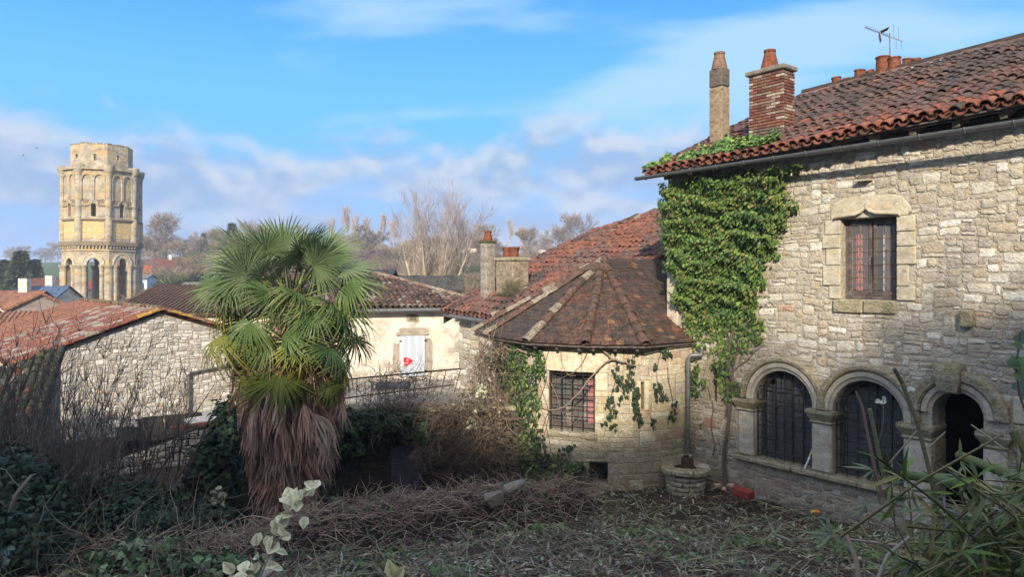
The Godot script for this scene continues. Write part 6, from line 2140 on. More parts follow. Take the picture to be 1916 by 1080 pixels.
func hanging_fan(sd: int, tone: Color) -> ArrayMesh:
	# a dead fan: narrow curling strips that hang from the stalk's end along +z, fallen in on themselves
	var r := RandomNumberGenerator.new()
	r.seed = sd
	var mb := MB.new()
	for k in 34:
		var an := r.randf_range(-1, 1)
		var bulge := Vector3(sin(an * 1.5) * 0.25, cos(an * 3.0) * 0.13 * (1.0 if k % 2 else -1.0), 0)
		var l := r.randf_range(0.26, 0.7)
		var tw := r.randf_range(-1.2, 1.2)
		var prev := []
		for j in 6:
			var t := j / 5.0
			var spread := sin(minf(t * 2.2, 1.6)) * (1.0 - 0.35 * t)
			var p := bulge * spread + Vector3(0, 0, l * t - 0.1 * (1.0 - t)) + Vector3(r.randf_range(-1, 1), r.randf_range(-1, 1), 0) * 0.022 * t
			var w: float = [0.006, 0.014, 0.015, 0.013, 0.009, 0.002][j]
			var sd2 := Vector3(cos(an + tw * t), sin(an + tw * t), 0)
			var cur := [p - sd2 * w, p + Vector3(-sd2.y, sd2.x, 0) * w * 0.5, p + sd2 * w]
			mb.col = tone * r.randf_range(0.7, 1.25)
			if j > 0:
				for s in 2: mb.quad(prev[s], prev[s + 1], cur[s + 1], cur[s])
			prev = cur
	return mb.done()

# ---------------------------------------------------------------- leaves and twigs
func ivy_leaf() -> ArrayMesh:
	var mb := MB.new()
	var o := [Vector2(0, 0), Vector2(0.34, -0.1), Vector2(0.5, 0.22), Vector2(0.3, 0.42), Vector2(0.3, 0.62), Vector2(0.0, 1.0), Vector2(-0.3, 0.62), Vector2(-0.3, 0.42), Vector2(-0.5, 0.22), Vector2(-0.34, -0.1)]
	var c := Vector3(0, 0.05, 0.38)
	for k in o.size():
		var a: Vector2 = o[k]
		var b: Vector2 = o[(k + 1) % o.size()]
		mb.tri(c, Vector3(b.x, -0.16 * absf(b.x) - 0.1 * b.y * b.y, b.y), Vector3(a.x, -0.16 * absf(a.x) - 0.1 * a.y * a.y, a.y))
	return mb.done()

func oval_leaf() -> ArrayMesh:
	var mb := MB.new()
	var c := Vector3(0, -0.03, 0.45)
	for k in 8:
		var a := TAU * k / 8.0
		var b := TAU * (k + 1) / 8.0
		var f := func(t: float) -> Vector3:
			var x := sin(t) * 0.34
			var z := 0.5 - cos(t) * 0.5
			return Vector3(x, absf(x) * 0.3 - 0.15 * z * z, z)
		mb.tri(c, f.call(b), f.call(a))
	return mb.done()

func blade_leaf() -> ArrayMesh:
	var mb := MB.new()
	var prev := []
	for j in 6:
		var t := j / 5.0
		var w: float = [0.015, 0.06, 0.07, 0.06, 0.035, 0.002][j]
		var y := -0.22 * t * t
		var cur := [Vector3(-w, y + w * 0.4, t), Vector3(0, y, t), Vector3(w, y + w * 0.4, t)]
		if j > 0:
			for s in 2: mb.quad(prev[s], prev[s + 1], cur[s + 1], cur[s])
		prev = cur
	return mb.done()

func twig_mesh(sd: int, bend: float, sides := 4) -> ArrayMesh:
	var r := RandomNumberGenerator.new()
	r.seed = sd
	var mb := MB.new()
	var pts := []
	var rad := []
	for j in 6:
		var t := j / 5.0
		pts.append(Vector3(bend * sin(t * 3.0 + sd) * 0.3 + r.randf_range(-0.03, 0.03), bend * t * (1 - t) + r.randf_range(-0.02, 0.02), t))
		rad.append(0.012 * (1.0 - 0.6 * t))
	mb.tube(pts, rad, sides, false)
	return mb.done(true)

func any_dir(r: RandomNumberGenerator) -> Vector3:
	var v := Vector3(r.randfn(), r.randfn(), r.randfn())
	return v.normalized()

# leaves over lumps [(centre, radii)]: they face outwards and a little down
func leaf_lumps(called: String, parent: Node3D, mesh: Mesh, lumps: Array, n: int, size: float, cols: Array, r: RandomNumberGenerator, m: Material = null) -> MultiMeshInstance3D:
	var tfs := []
	var cc := []
	var total := 0.0
	for l in lumps: total += l[1].x * l[1].y + l[1].y * l[1].z
	for l in lumps:
		var share := int(n * (l[1].x * l[1].y + l[1].y * l[1].z) / total)
		for k in share:
			var d := any_dir(r)
			if d.y < -0.35: d.y = -d.y
			var bump := 0.72 + 0.28 * noise.get_noise_3d(d.x * 6.0 + l[0].x * 3.0, d.y * 6.0, d.z * 6.0 + l[0].z * 3.0) + r.randf_range(-0.22, 0.12)
			var p: Vector3 = l[0] + d * l[1] * bump
			var nrm := (d + any_dir(r) * 0.7).normalized()
			var dirn := (Vector3(0, -0.6, 0) + any_dir(r)).normalized()
			dirn = (dirn - nrm * dirn.dot(nrm)).normalized()
			var x := nrm.cross(dirn)
			tfs.append(Transform3D(Basis(x, nrm, dirn).scaled(Vector3.ONE * size * r.randf_range(0.55, 1.35)), p))
			cc.append(cols[r.randi() % cols.size()] * r.randf_range(0.6, 1.3))
	return scatter(called, mesh, m if m else mats.leaf, parent, tfs, cc)

func tangle(r: RandomNumberGenerator, lumps: Array, n: int, ln: float, rad: float, c0: Color, c1: Color, up := 0.0) -> ArrayMesh:
	# loose curving bare stems through the lumps
	var mb := MB.new()
	for k in n:
		var l: Array = lumps[r.randi() % lumps.size()]
		var p: Vector3 = l[0] + any_dir(r) * l[1] * r.randf_range(0.3, 1.0)
		var d := (any_dir(r) + Vector3(0, up, 0)).normalized()
		var pts := [p]
		var rr := [rad]
		for j in 5:
			d = (d + any_dir(r) * 0.42 + Vector3(0, up * 0.1, 0)).normalized()
			p += d * ln * r.randf_range(0.12, 0.28)
			pts.append(p)
			rr.append(rad * (1.0 - 0.16 * (j + 1)))
		mb.col = c0.lerp(c1, r.randf())
		mb.tube(pts, rr, 3, false)
	return mb.done(true)

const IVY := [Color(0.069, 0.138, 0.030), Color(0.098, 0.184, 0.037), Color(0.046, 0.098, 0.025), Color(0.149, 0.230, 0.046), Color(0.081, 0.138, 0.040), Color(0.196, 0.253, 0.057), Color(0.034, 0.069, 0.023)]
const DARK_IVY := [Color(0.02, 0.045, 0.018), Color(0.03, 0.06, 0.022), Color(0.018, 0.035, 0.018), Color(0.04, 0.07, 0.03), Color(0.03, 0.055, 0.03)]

func build_ivy() -> void:
	var r := RandomNumberGenerator.new()
	r.seed = 303
	var leaf := ivy_leaf()
	var tf := Transform3D(Basis(R_DIR, Vector3.UP, N_DIR), Vector3(3.63, 0, -16.54))
	var o := thing("climbing_ivy", "thick green ivy covering the left corner of the manor below the gutter", "ivy", tf)
	var outline := PackedVector2Array([Vector2(-0.35, 6.86), Vector2(-0.3, 5.9), Vector2(-0.08, 5.1), Vector2(0.2, 4.35), Vector2(0.5, 3.6), Vector2(0.72, 3.1), Vector2(1.1, 2.85), Vector2(1.9, 2.72), Vector2(2.4, 3.25), Vector2(2.6, 4.15), Vector2(2.72, 4.75), Vector2(3.08, 5.35), Vector2(3.2, 6.0), Vector2(3.3, 6.72), Vector2(2.9, 6.83)])
	var tfs := []
	var cc := []
	var tries := 0
	while tfs.size() < 14000 and tries < 90000:
		tries += 1
		var u := r.randf_range(-0.5, 3.4)
		var v := r.randf_range(2.6, 6.88)
		var w := Vector2(u + 0.4 * noise.get_noise_2d(u * 3.0, v * 4.0), v + 0.3 * noise.get_noise_2d(u * 4.0 + 50.0, v * 4.0))
		if not Geometry2D.is_point_in_polygon(w, outline): continue
		var rim := 9.0
		for k in outline.size():
			var cp := Geometry2D.get_closest_point_to_segment(w, outline[k], outline[(k + 1) % outline.size()])
			rim = minf(rim, cp.distance_to(w))
		if r.randf() > 0.35 + rim * 2.6: continue
		var thick := smoothstep(3.1, 4.6, v)
		if r.randf() > 0.18 + 0.82 * smoothstep(3.0, 4.4, v + 0.8 * noise.get_noise_2d(u * 3.0, v * 3.0)): continue
		# shelves of leaves that hang over one another
		var shelf := fposmod(v * 2.3 + 0.8 * noise.get_noise_2d(u * 1.7, v * 1.1) + 0.25 * u, 1.0)
		var d := 0.05 + thick * (0.04 + 0.3 * shelf + 0.16 * (noise.get_noise_2d(u * 5.0, v * 5.0) + 0.3)) * r.randf_range(0.35, 1.05)
		var p := Vector3(u, v - 0.03, maxf(d, 0.04))
		if u < 0.05: p.z -= (0.05 - u) * 1.1
		var nrm := (Vector3(-0.15 if u > 0.2 else -0.6, 0.45, 1.0) + any_dir(r) * 0.55).normalized()
		var dirn := (Vector3(r.randf_range(-0.6, 0.6), -1.0, 0.3))
		dirn = (dirn - nrm * dirn.dot(nrm)).normalized()
		tfs.append(Transform3D(Basis(nrm.cross(dirn), nrm, dirn).scaled(Vector3.ONE * r.randf_range(0.03, 0.1)), p))
		var c: Color = IVY[r.randi() % IVY.size()]
		if noise.get_noise_2d(u * 3.0 + 20.0, v * 3.0) > 0.15: c = c.lerp(Color(0.13, 0.2, 0.035), 0.5)
		if r.randf() < 0.06: c = Color(0.25, 0.18, 0.07)
		cc.append(c * r.randf_range(0.7, 1.3))
	# over the eave and onto the tiles
	for e in [[-0.35, 0.25, 500, 0.35], [0.6, 2.6, 1900, 0.6], [2.6, 3.0, 220, 0.25]]:
		for k in e[2]:
			var f := r.randf()
			var u: float = lerpf(e[0], e[1], f)
			var back: float = r.randf() * e[3] * (0.5 + sin(f * PI))
			var bump := 0.06 + 0.22 * maxf(0.0, 0.4 + noise.get_noise_2d(u * 6.0, back * 6.0)) * r.randf()
			var p := Vector3(u, manor_eave(u) + 0.12 + back * 0.42 + bump, 0.45 - back)
			var nrm := (Vector3(0, 1, 0.6) + any_dir(r) * 0.8).normalized()
			var dirn := any_dir(r)
			dirn = (dirn - nrm * dirn.dot(nrm)).normalized()
			tfs.append(Transform3D(Basis(nrm.cross(dirn), nrm, dirn).scaled(Vector3.ONE * r.randf_range(0.06, 0.11)), p))
			cc.append((IVY[r.randi() % IVY.size()] as Color) * r.randf_range(0.9, 1.5))
	# thin growth low on the wall between the pipe and the first arch
	for k in 900:
		var u := r.randf_range(0.62, 1.95)
		var v := r.randf_range(1.3, 3.1)
		if noise.get_noise_2d(u * 4.0 + 7.0, v * 2.5) < 0.02 + 0.1 * (2.6 - v): continue
		if absf(u - 1.265) < 0.12 and v < 2.6: continue
		var nrm := (Vector3(0, 0.4, 1.0) + any_dir(r) * 0.6).normalized()
		var dirn := Vector3(r.randf_range(-0.6, 0.6), -1.0, 0.2)
		dirn = (dirn - nrm * dirn.dot(nrm)).normalized()
		tfs.append(Transform3D(Basis(nrm.cross(dirn), nrm, dirn).scaled(Vector3.ONE * r.randf_range(0.05, 0.1)), Vector3(u, v, r.randf_range(0.05, 0.13))))
		cc.append((IVY[r.randi() % IVY.size()] as Color) * r.randf_range(0.6, 1.1))
	scatter("foliage", leaf, mats.leaf, o, tfs, cc)
	# the climbing stems
	for e in [[1.62, 0.0, 1.75, 3.4, 0.045], [1.7, 1.2, 2.35, 4.3, 0.022], [1.66, 1.6, 1.1, 4.0, 0.02], [1.75, 2.4, 1.85, 5.2, 0.022], [1.7, 2.9, 1.3, 5.0, 0.014], [1.72, 2.2, 2.6, 3.2, 0.014], [1.3, 0.7, 1.22, 2.2, 0.016]]:
		var mb := MB.new()
		mb.col = Color(0.13, 0.1, 0.08)
		var pts := []
		var rad := []
		for j in 12:
			var f := j / 11.0
			pts.append(Vector3(lerpf(e[0], e[2], f * f) + 0.05 * sin(f * 11.0 + e[2] * 5.0), lerpf(e[1], e[3], f), 0.07 + 0.02 * sin(f * 9.0)))
			rad.append(e[4] * (1.0 - 0.5 * f))
		mb.tube(pts, rad, 5, false)
		part("stem", mb.done(true), mats.twig, o)
	# ivy on the turret
	var t := thing("turret_ivy", "loose curtain of ivy strands hanging down the left side of the turret", "ivy", Transform3D(Basis(), Vector3(2.3, 0, -18)))
	tfs = []
	cc = []
	var R := 2.64
	var strand := func(deg: float, top: float, bottom: float, width: float, n: int, sizes: Vector2, sub: Array) -> void:
		for k in n:
			var v := r.randf_range(bottom, top)
			var a := deg_to_rad(deg + width * (r.randf() - 0.5 + 0.3 * noise.get_noise_2d(deg, v * 4.0)) + 1.6 * sin(v * 4.0 + deg))
			var nrm := (Vector3(sin(a), 0.35, cos(a)) + any_dir(r) * 0.6).normalized()
			var dirn := Vector3(r.randf_range(-0.5, 0.5), -1.0, r.randf_range(-0.5, 0.5))
			dirn = (dirn - nrm * dirn.dot(nrm)).normalized()
			tfs.append(Transform3D(Basis(nrm.cross(dirn), nrm, dirn).scaled(Vector3.ONE * r.randf_range(sizes.x, sizes.y)), Vector3(sin(a) * (R + r.randf_range(0, 0.09)), v, cos(a) * (R + r.randf_range(0, 0.09)))))
			cc.append((sub[r.randi() % sub.size()] as Color) * r.randf_range(0.6, 1.2))
	for e in [[-83, 3.0, -0.3, 12, 800], [-70, 3.0, -0.2, 5, 240], [-61, 3.05, 0.0, 5, 480], [-55, 3.05, 0.1, 5, 480], [-49, 3.0, -0.2, 7, 480], [-43, 2.6, -0.1, 6, 330], [-40, 3.05, 2.3, 6, 150], [-58, 0.9, -0.3, 22, 420], [-34, 0.7, -0.2, 12, 160]]:
		strand.call(e[0], e[1], e[2], e[3], e[4], Vector2(0.04, 0.085), DARK_IVY + IVY)
	scatter("foliage", leaf, mats.leaf, t, tfs, cc)
	var keep_t := tfs
	keep_t.clear()
	cc.clear()
	for k in 16:
		var mb := MB.new()
		mb.col = Color(0.16, 0.125, 0.1)
		var a0 := deg_to_rad(r.randf_range(-80, -36))
		var pts := []
		var rad := []
		for j in 9:
			var f := j / 8.0
			var a := a0 + 0.07 * sin(f * 7.0 + k)
			pts.append(Vector3(sin(a) * R, lerpf(3.05, r.randf_range(0.2, 0.5), f), cos(a) * R))
			rad.append(0.008)
		mb.tube(pts, rad, 4, false)
		part("stem", mb.done(true), mats.twig, t)
	var t2 := thing("ivy_sprays", "small separate ivy sprays around the narrow slit of the turret", "ivy", Transform3D(Basis(), Vector3(2.3, 0, -18)))
	for e in [[7.0, 2.9, 1.5, 3, 70], [9.5, 2.2, 1.35, 2.5, 40], [-1, 3.0, 1.2, 4, 40], [-38, 1.2, 0.3, 8, 90], [-27, 0.95, 0.3, 8, 50], [3.5, 2.4, 2.0, 4, 22], [-2.5, 2.2, 1.6, 2.5, 16], [20, 2.3, 1.9, 6, 34], [22, 3.05, 2.85, 5, 24], [15, 1.6, 1.3, 2, 8], [19, 2.75, 2.6, 2, 8], [26, 1.9, 1.4, 4, 18], [-6, 2.0, 1.3, 3, 14]]:
		strand.call(e[0], e[1], e[2], e[3], e[4], Vector2(0.05, 0.095), DARK_IVY)
	scatter("foliage", leaf, mats.leaf, t2, tfs, cc)
	for e in [[7, 2.9, 1.45], [20, 3.0, 1.9], [26, 2.6, 1.4], [-2.5, 2.9, 1.6]]:
		var mb := MB.new()
		mb.col = Color(0.13, 0.1, 0.08)
		var pts := []
		for j in 6:
			var v: float = lerpf(e[1], e[2], j / 5.0)
			var a: float = deg_to_rad(e[0] + 1.6 * sin(v * 4.0 + e[0]))
			pts.append(Vector3(sin(a) * (R + 0.03), v, cos(a) * (R + 0.03)))
		mb.tube(pts, [0.007, 0.007, 0.006, 0.006, 0.005, 0.004], 4, false)
		part("stem", mb.done(true), mats.twig, t2)
	# the old vine under the turret's eave, sagging across the window
	var vine := thing("bare_vine", "brown bare vine looping under the turret eave and across its barred window", "vine", Transform3D(Basis(), Vector3(2.3, 0, -18)))
	var onwall := func(deg: float, y: float, off: float) -> Vector3:
		var a := deg_to_rad(deg)
		return Vector3(sin(a) * (2.6 + off), y, cos(a) * (2.6 + off))
	for e in [[[[-9, 3.1, 0.1], [-6, 2.95, 0.12], [-3, 2.82, 0.12], [3, 2.74, 0.1], [8, 2.66, 0.08]], 0.028], [[[-3, 2.82, 0.12], [-8, 2.68, 0.12], [-13, 2.4, 0.16], [-18, 2.08, 0.16], [-24, 1.78, 0.14], [-31, 1.62, 0.1], [-44, 1.7, 0.06]], 0.018], [[[-46, 2.85, 0.12], [-52, 2.9, 0.1], [-60, 2.86, 0.1], [-72, 2.95, 0.12]], 0.028], [[[-50, 3.0, 0.1], [-44, 2.94, 0.1], [-38, 3.08, 0.1]], 0.03], [[[-14, 3.0, 0.1], [-17, 2.7, 0.08], [-21, 2.5, 0.08], [-30, 2.3, 0.06]], 0.008], [[[-28, 3.0, 0.06], [-27, 2.7, 0.06], [-24, 2.45, 0.07], [-20, 2.42, 0.07]], 0.007], [[[-34, 2.3, 0.05], [-30, 2.0, 0.06], [-26, 1.5, 0.06], [-21, 1.35, 0.06], [-15, 1.7, 0.06]], 0.006]]:
		var mb := MB.new()
		mb.col = Color(0.27, 0.2, 0.15)
		var cv := Curve3D.new()
		for q in e[0]: cv.add_point(onwall.call(q[0], q[1], q[2]))
		var pts := []
		var rad := []
		for j in 15:
			pts.append(cv.sample_baked(cv.get_baked_length() * j / 14.0, true) + Vector3(0, 0.012 * sin(j * 2.0), 0))
			rad.append(e[1] * (1.0 - 0.03 * j))
		mb.tube(pts, rad, 6)
		part("stem", mb.done(true), mats.twig, vine)

func build_garden() -> void:
	var r := RandomNumberGenerator.new()
	r.seed = 808
	var leaf := ivy_leaf()
	# stone well by the wall
	var wp := Vector3(3.68, 0.0, -15.1)
	var w := thing("stone_well", "small round stone well head with a broken rim by the drainpipe", "well", Transform3D(Basis(), wp))
	for row in 5:
		var n := 9
		for k in n:
			var a0 := TAU * (k + 0.5 * (row % 2)) / n
			var a1 := a0 + TAU / n - 0.04
			var poly := rect(a0, -0.1 + 0.105 * row, a1, -0.1 + 0.105 * (row + 1) - 0.012)
			var mb := MB.new()
			mb.col = (pick(STONE_TONES) as Color) * 0.85
			var rr := 0.34 + 0.015 * row
			stone(mb, poly, 0.04, func(u: float, v: float, d: float) -> Vector3: return Vector3(sin(u) * (rr + d), v, cos(u) * (rr + d)))
			part("stone", mb.done(true), mats.limestone, w)
	var core := MB.new()
	core.lathe(Transform3D(), [Vector2(0.33, -0.3), Vector2(0.36, 0.44), Vector2(0.0, 0.45)], 18)
	part("core", core.done(true), mats.mortar, w)
	for k in 7:
		if k == 3: continue
		var a0 := TAU * k / 7.0 + 0.1
		var mb := MB.new()
		mb.lathe(Transform3D(Basis(), Vector3(0, 0.43 + rf(-0.01, 0.01), 0)), [Vector2(0.25, 0.0), Vector2(0.46, 0.0), Vector2(0.52, 0.04), Vector2(0.52, 0.11), Vector2(0.48, 0.15), Vector2(0.28, 0.15), Vector2(0.25, 0.1), Vector2(0.25, 0.0)], 5, a0, a0 + TAU / 7.0 - 0.03)
		part("rim_stone", mb.done(true), mats.mossy_stone if k != 1 else mats.grey_stone, w)
	var earth := MB.new()
	earth.lathe(Transform3D(), [Vector2(0.3, 0.46), Vector2(0.2, 0.55), Vector2(0.0, 0.6)], 12)
	part("earth_fill", earth.done(true), mats.vine_mound_soil, w)
	var pot := thing("clay_pot", "dark broken clay pot standing on the stone well", "pot", Transform3D(Basis(Vector3(0, 0, 1), 0.08), wp + Vector3(0.02, 0.56, 0.1)))
	var pm := MB.new()
	pm.lathe(Transform3D(), [Vector2(0.15, 0.0), Vector2(0.12, 0.2), Vector2(0.09, 0.24), Vector2(0.075, 0.23), Vector2(0.1, 0.05)], 12)
	part("body", pm.done(true), mat("dark_pot", Color(0.16, 0.1, 0.08), 0.9, tex.clay, 3.0), pot)
	var rimm := MB.new()
	rimm.lathe(Transform3D(), [Vector2(0.085, 0.225), Vector2(0.1, 0.23), Vector2(0.1, 0.26), Vector2(0.08, 0.262)], 12, 0.5, 5.0)
	part("rim", rimm.done(true), mats.grey_stone, pot)
	# red clay block, bits of clay, the orange cap
	var bm := MB.new()
	bm.box(Transform3D(Basis(Vector3.UP, -0.9) * Basis(Vector3(0, 0, 1), -0.06), at(1389, 922, 13.9)), Vector3(0.42, 0.16, 0.2), 0.018)
	tag(part("clay_block", bm.done(), mats.red_clay_block, self), "red hollow clay block lying at the foot of the wall", "block")
	for k in 3:
		var sm := MB.new()
		sm.col = Color(0.75, 0.5, 0.38)
		stone(sm, rect(-0.06, -0.035, 0.06, 0.035), 0.03, func(u: float, v: float, d: float) -> Vector3: return Vector3(u, d, v))
		tag(part("clay_shard", sm.done(), mats.limestone, self, Transform3D(Basis(Vector3.UP, k * 1.3), at(1342 + 12 * k, 908 + 7 * (k % 2), 14.5))), ["pinkish clay shard on the ground nearest the well", "pinkish clay shard between two others by the red block", "pinkish clay shard on the ground nearest the red block"][k], "shard", "clay shards by the red block")
	var cap := MB.new()
	cap.lathe(Transform3D(Basis(Vector3.UP, 0.5) * Basis(Vector3(0, 0, 1), 1.5), at(1524, 958, 12.8)), [Vector2(0.0, -0.07), Vector2(0.035, -0.07), Vector2(0.035, 0.03), Vector2(0.028, 0.07), Vector2(0.0, 0.07)], 10)
	var capo := thing("orange_cartridge", "small orange and yellow plastic tube lying in the litter below the arches", "tube", Transform3D(Basis(Vector3.UP, 0.4) * Basis(Vector3(0, 0, 1), 1.4), at(1524, 958, 12.8)))
	var c1 := MB.new()
	c1.lathe(Transform3D(), [Vector2(0.0, -0.09), Vector2(0.032, -0.09), Vector2(0.032, 0.02), Vector2(0.0, 0.02)], 10)
	part("body", c1.done(true), mats.orange_plastic, capo)
	var c2 := MB.new()
	c2.lathe(Transform3D(), [Vector2(0.0, 0.021), Vector2(0.027, 0.021), Vector2(0.024, 0.08), Vector2(0.0, 0.08)], 10)
	part("cap", c2.done(true), mat("yellow_plastic", Color(0.85, 0.6, 0.05), 0.5), capo)
	# the white tube leaning in the first arch
	var mt := Transform3D(Basis(R_DIR, Vector3.UP, N_DIR), Vector3(3.63, 0, -16.54))
	var tube_root := thing("white_tube", "thin white and blue tube leaning on the sill of the first arched window", "tube", mt)
	var t1 := MB.new()
	t1.tube([Vector3(3.4, 0.856, 0.03), Vector3(3.49, 1.1, 0.01)], [0.018, 0.018], 8)
	part("lower_end", t1.done(true), mats.plastic_white, tube_root)
	var t2 := MB.new()
	t2.tube([Vector3(3.4902, 1.1005, 0.01), Vector3(3.52, 1.19, 0.0)], [0.0185, 0.0185], 8)
	part("band", t2.done(true), mat("yellow_band", Color(0.7, 0.55, 0.15), 0.5), tube_root)
	var t3 := MB.new()
	t3.tube([Vector3(3.5202, 1.1905, 0.0), Vector3(3.6, 1.42, -0.02)], [0.018, 0.018], 8)
	part("upper_end", t3.done(true), mat("pale_blue_plastic", Color(0.55, 0.62, 0.85), 0.5), tube_root)
	# retaining wall of the terrace behind the palm, with the railing and the table
	var tw := thing("terrace_wall", "dark shaded garden wall behind the palm, overgrown along its top", "wall", Transform3D(Basis(Vector3.UP, 0.06), Vector3(-3.0, 0, -16.2)))
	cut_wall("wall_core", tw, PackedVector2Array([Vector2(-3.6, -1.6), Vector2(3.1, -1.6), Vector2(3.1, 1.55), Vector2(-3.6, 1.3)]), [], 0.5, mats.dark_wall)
	var put := func(a: float, b: float, d: float) -> Vector3: return Vector3(a, b, d)
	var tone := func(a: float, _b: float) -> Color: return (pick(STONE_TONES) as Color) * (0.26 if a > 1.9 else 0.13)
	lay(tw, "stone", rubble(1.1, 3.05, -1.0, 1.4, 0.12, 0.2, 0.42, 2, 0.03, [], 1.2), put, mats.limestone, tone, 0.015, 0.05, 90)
	simple_box("door_panel", tw, Vector3(0.25, -1.4, -0.1), Vector3(0.95, 0.72, 0.05), mats.panel_paint, 0.01)
	simple_box("coping", tw, Vector3(-3.6, 1.5, -0.55), Vector3(3.1, 1.6, 0.06), mats.mossy_stone, 0.02)
	# terrace floor
	var tf := MB.new()
	tf.box(Transform3D(Basis(), Vector3(-2.6, 0.95, -20.6)), Vector3(8.0, 0.2, 7.8))
	tag(part("terrace_slab", tf.done(), mats.stained_plaster, self), "raised stone terrace between the garden wall and the cream house", "terrace")
	var rl := thing("iron_railing", "rusty wrought iron railing with scrolls along the terrace wall", "railing", Transform3D())
	var a := at(640, 711, 17.0)
	var b := at(862, 690, 17.6)
	var a2 := at(640, 746, 17.0)
	var b2 := at(850, 720, 17.6)
	for e in [[a, b, 0.022], [a2, b2, 0.018]]:
		var mb := MB.new()
		mb.tube([e[0], e[1]], [e[2], e[2]], 6)
		part("rail", mb.done(true), mats.iron, rl)
	for k in 9:
		var f := k / 8.0
		var mb := MB.new()
		mb.tube([a.lerp(b, f), a2.lerp(b2, f) + Vector3(0, -0.2, 0)], [0.01, 0.01], 5)
		part("upright", mb.done(true), mats.iron, rl)
	for k in 16:
		var f := (k + 0.5) / 16.0
		var c := (a.lerp(b, f) + a2.lerp(b2, f)) * 0.5
		var mb := MB.new()
		var pts := []
		var rad := []
		for j in 14:
			var t := j / 13.0
			var an := (6.5 * t) * (1.0 if k % 2 else -1.0)
			var q := 0.13 * (1.0 - 0.75 * t)
			pts.append(c + Vector3(cos(an) * q, sin(an) * q, 0))
			rad.append(0.006)
		mb.tube(pts, rad, 4, false)
		part("scroll", mb.done(true), mats.iron, rl)
	var tb := thing("garden_table", "small table under a blue-grey cloth on the terrace", "table", Transform3D(Basis(Vector3.UP, 0.1), at(736, 722, 18.0)))
	var tm := MB.new()
	tm.box(Transform3D(Basis(), Vector3(0, 0.02, 0)), Vector3(0.84, 0.05, 0.5), 0.02)
	part("top", tm.done(), mats.blue_cloth, tb)
	for sx in [-1, 1]:
		for sz in [-1, 1]: simple_box("leg", tb, Vector3(sx * 0.36 - 0.02, -0.92, sz * 0.2 - 0.02), Vector3(sx * 0.36 + 0.02, -0.01, sz * 0.2 + 0.02), mats.plastic_white)
	for k in 2:
		var ft := MB.new()
		ft.box(Transform3D(Basis(), Vector3(0, 0.0, 0.265 - 0.53 * k)), Vector3(0.84, 0.12, 0.02), 0.005)
		part("cloth_edge", ft.done(), mats.blue_cloth, tb)
	# bare vines over the terrace wall and the tangle beside the turret
	var tangles := [[Vector3(-2.0, 1.6, -16.1), Vector3(1.5, 0.45, 0.35)], [Vector3(-0.9, 1.4, -16.2), Vector3(0.9, 0.8, 0.5)], [Vector3(-0.5, 2.2, -16.9), Vector3(0.55, 1.1, 0.6)], [Vector3(-0.35, 0.9, -16.4), Vector3(0.6, 1.0, 0.5)], [Vector3(-2.9, 1.5, -16.0), Vector3(0.9, 0.3, 0.3)]]
	var vs := thing("vine_thicket", "tall tangle of brown bare vines between the terrace railing and the turret", "thicket")
	part("stems", tangle(r, tangles + [[Vector3(-2.6, 2.0, -16.7), Vector3(1.3, 0.45, 0.3)]], 1500, 0.8, 0.007, Color(0.13, 0.1, 0.08), Color(0.3, 0.22, 0.16)), mats.twig, vs).set_meta("kind", "stuff")
	part("stems", tangle(r, [[Vector3(-1.3, 0.7, -16.0), Vector3(0.9, 0.9, 0.25)]], 700, 0.7, 0.007, Color(0.07, 0.055, 0.045), Color(0.18, 0.14, 0.11)), mats.twig, vs).set_meta("kind", "stuff")
	part("stems", tangle(r, [tangles[2], tangles[3]], 380, 1.0, 0.009, Color(0.16, 0.12, 0.09), Color(0.36, 0.27, 0.19)), mats.twig, vs).set_meta("kind", "stuff")
	leaf_lumps("foliage", vs, leaf, [tangles[1], tangles[2], tangles[3]], 420, 0.07, DARK_IVY + [Color(0.4, 0.42, 0.28), Color(0.2, 0.12, 0.06)], r)
	leaf_lumps("pale_leaves", vs, oval_leaf(), [[Vector3(-0.7, 1.95, -16.2), Vector3(0.28, 0.28, 0.2)], [Vector3(-0.95, 1.2, -16.0), Vector3(0.2, 0.3, 0.2)]], 150, 0.08, [Color(0.5, 0.5, 0.36), Color(0.4, 0.42, 0.28)], r)
	# dark ivy over the left part of the terrace wall and round the palm
	var di := thing("dark_ivy_bank", "dark green ivy hanging over the shaded wall right of the palm's skirt", "ivy")
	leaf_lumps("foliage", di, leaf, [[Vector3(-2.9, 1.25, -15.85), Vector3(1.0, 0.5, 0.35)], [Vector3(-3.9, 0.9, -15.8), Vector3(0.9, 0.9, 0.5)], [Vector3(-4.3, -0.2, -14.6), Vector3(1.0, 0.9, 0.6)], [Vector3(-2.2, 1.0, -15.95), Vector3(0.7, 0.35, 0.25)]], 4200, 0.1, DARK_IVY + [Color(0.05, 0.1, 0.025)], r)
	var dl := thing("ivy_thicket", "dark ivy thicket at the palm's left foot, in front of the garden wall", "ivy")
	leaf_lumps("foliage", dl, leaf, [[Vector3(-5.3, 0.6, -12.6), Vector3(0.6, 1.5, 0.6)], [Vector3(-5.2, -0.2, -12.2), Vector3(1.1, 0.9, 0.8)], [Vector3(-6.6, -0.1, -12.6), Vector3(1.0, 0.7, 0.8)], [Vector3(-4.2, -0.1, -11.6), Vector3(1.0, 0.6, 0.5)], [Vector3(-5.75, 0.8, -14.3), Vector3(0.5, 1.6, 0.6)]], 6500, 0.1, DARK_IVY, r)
	leaf_lumps("pale_leaves", dl, oval_leaf(), [[Vector3(-4.95, 0.75, -11.95), Vector3(0.22, 0.35, 0.2)]], 70, 0.09, [Color(0.42, 0.42, 0.3)], r)
	var hole_bush := thing("turret_foot_plant", "small heap of dead vines and ivy at the foot of the turret", "plant")
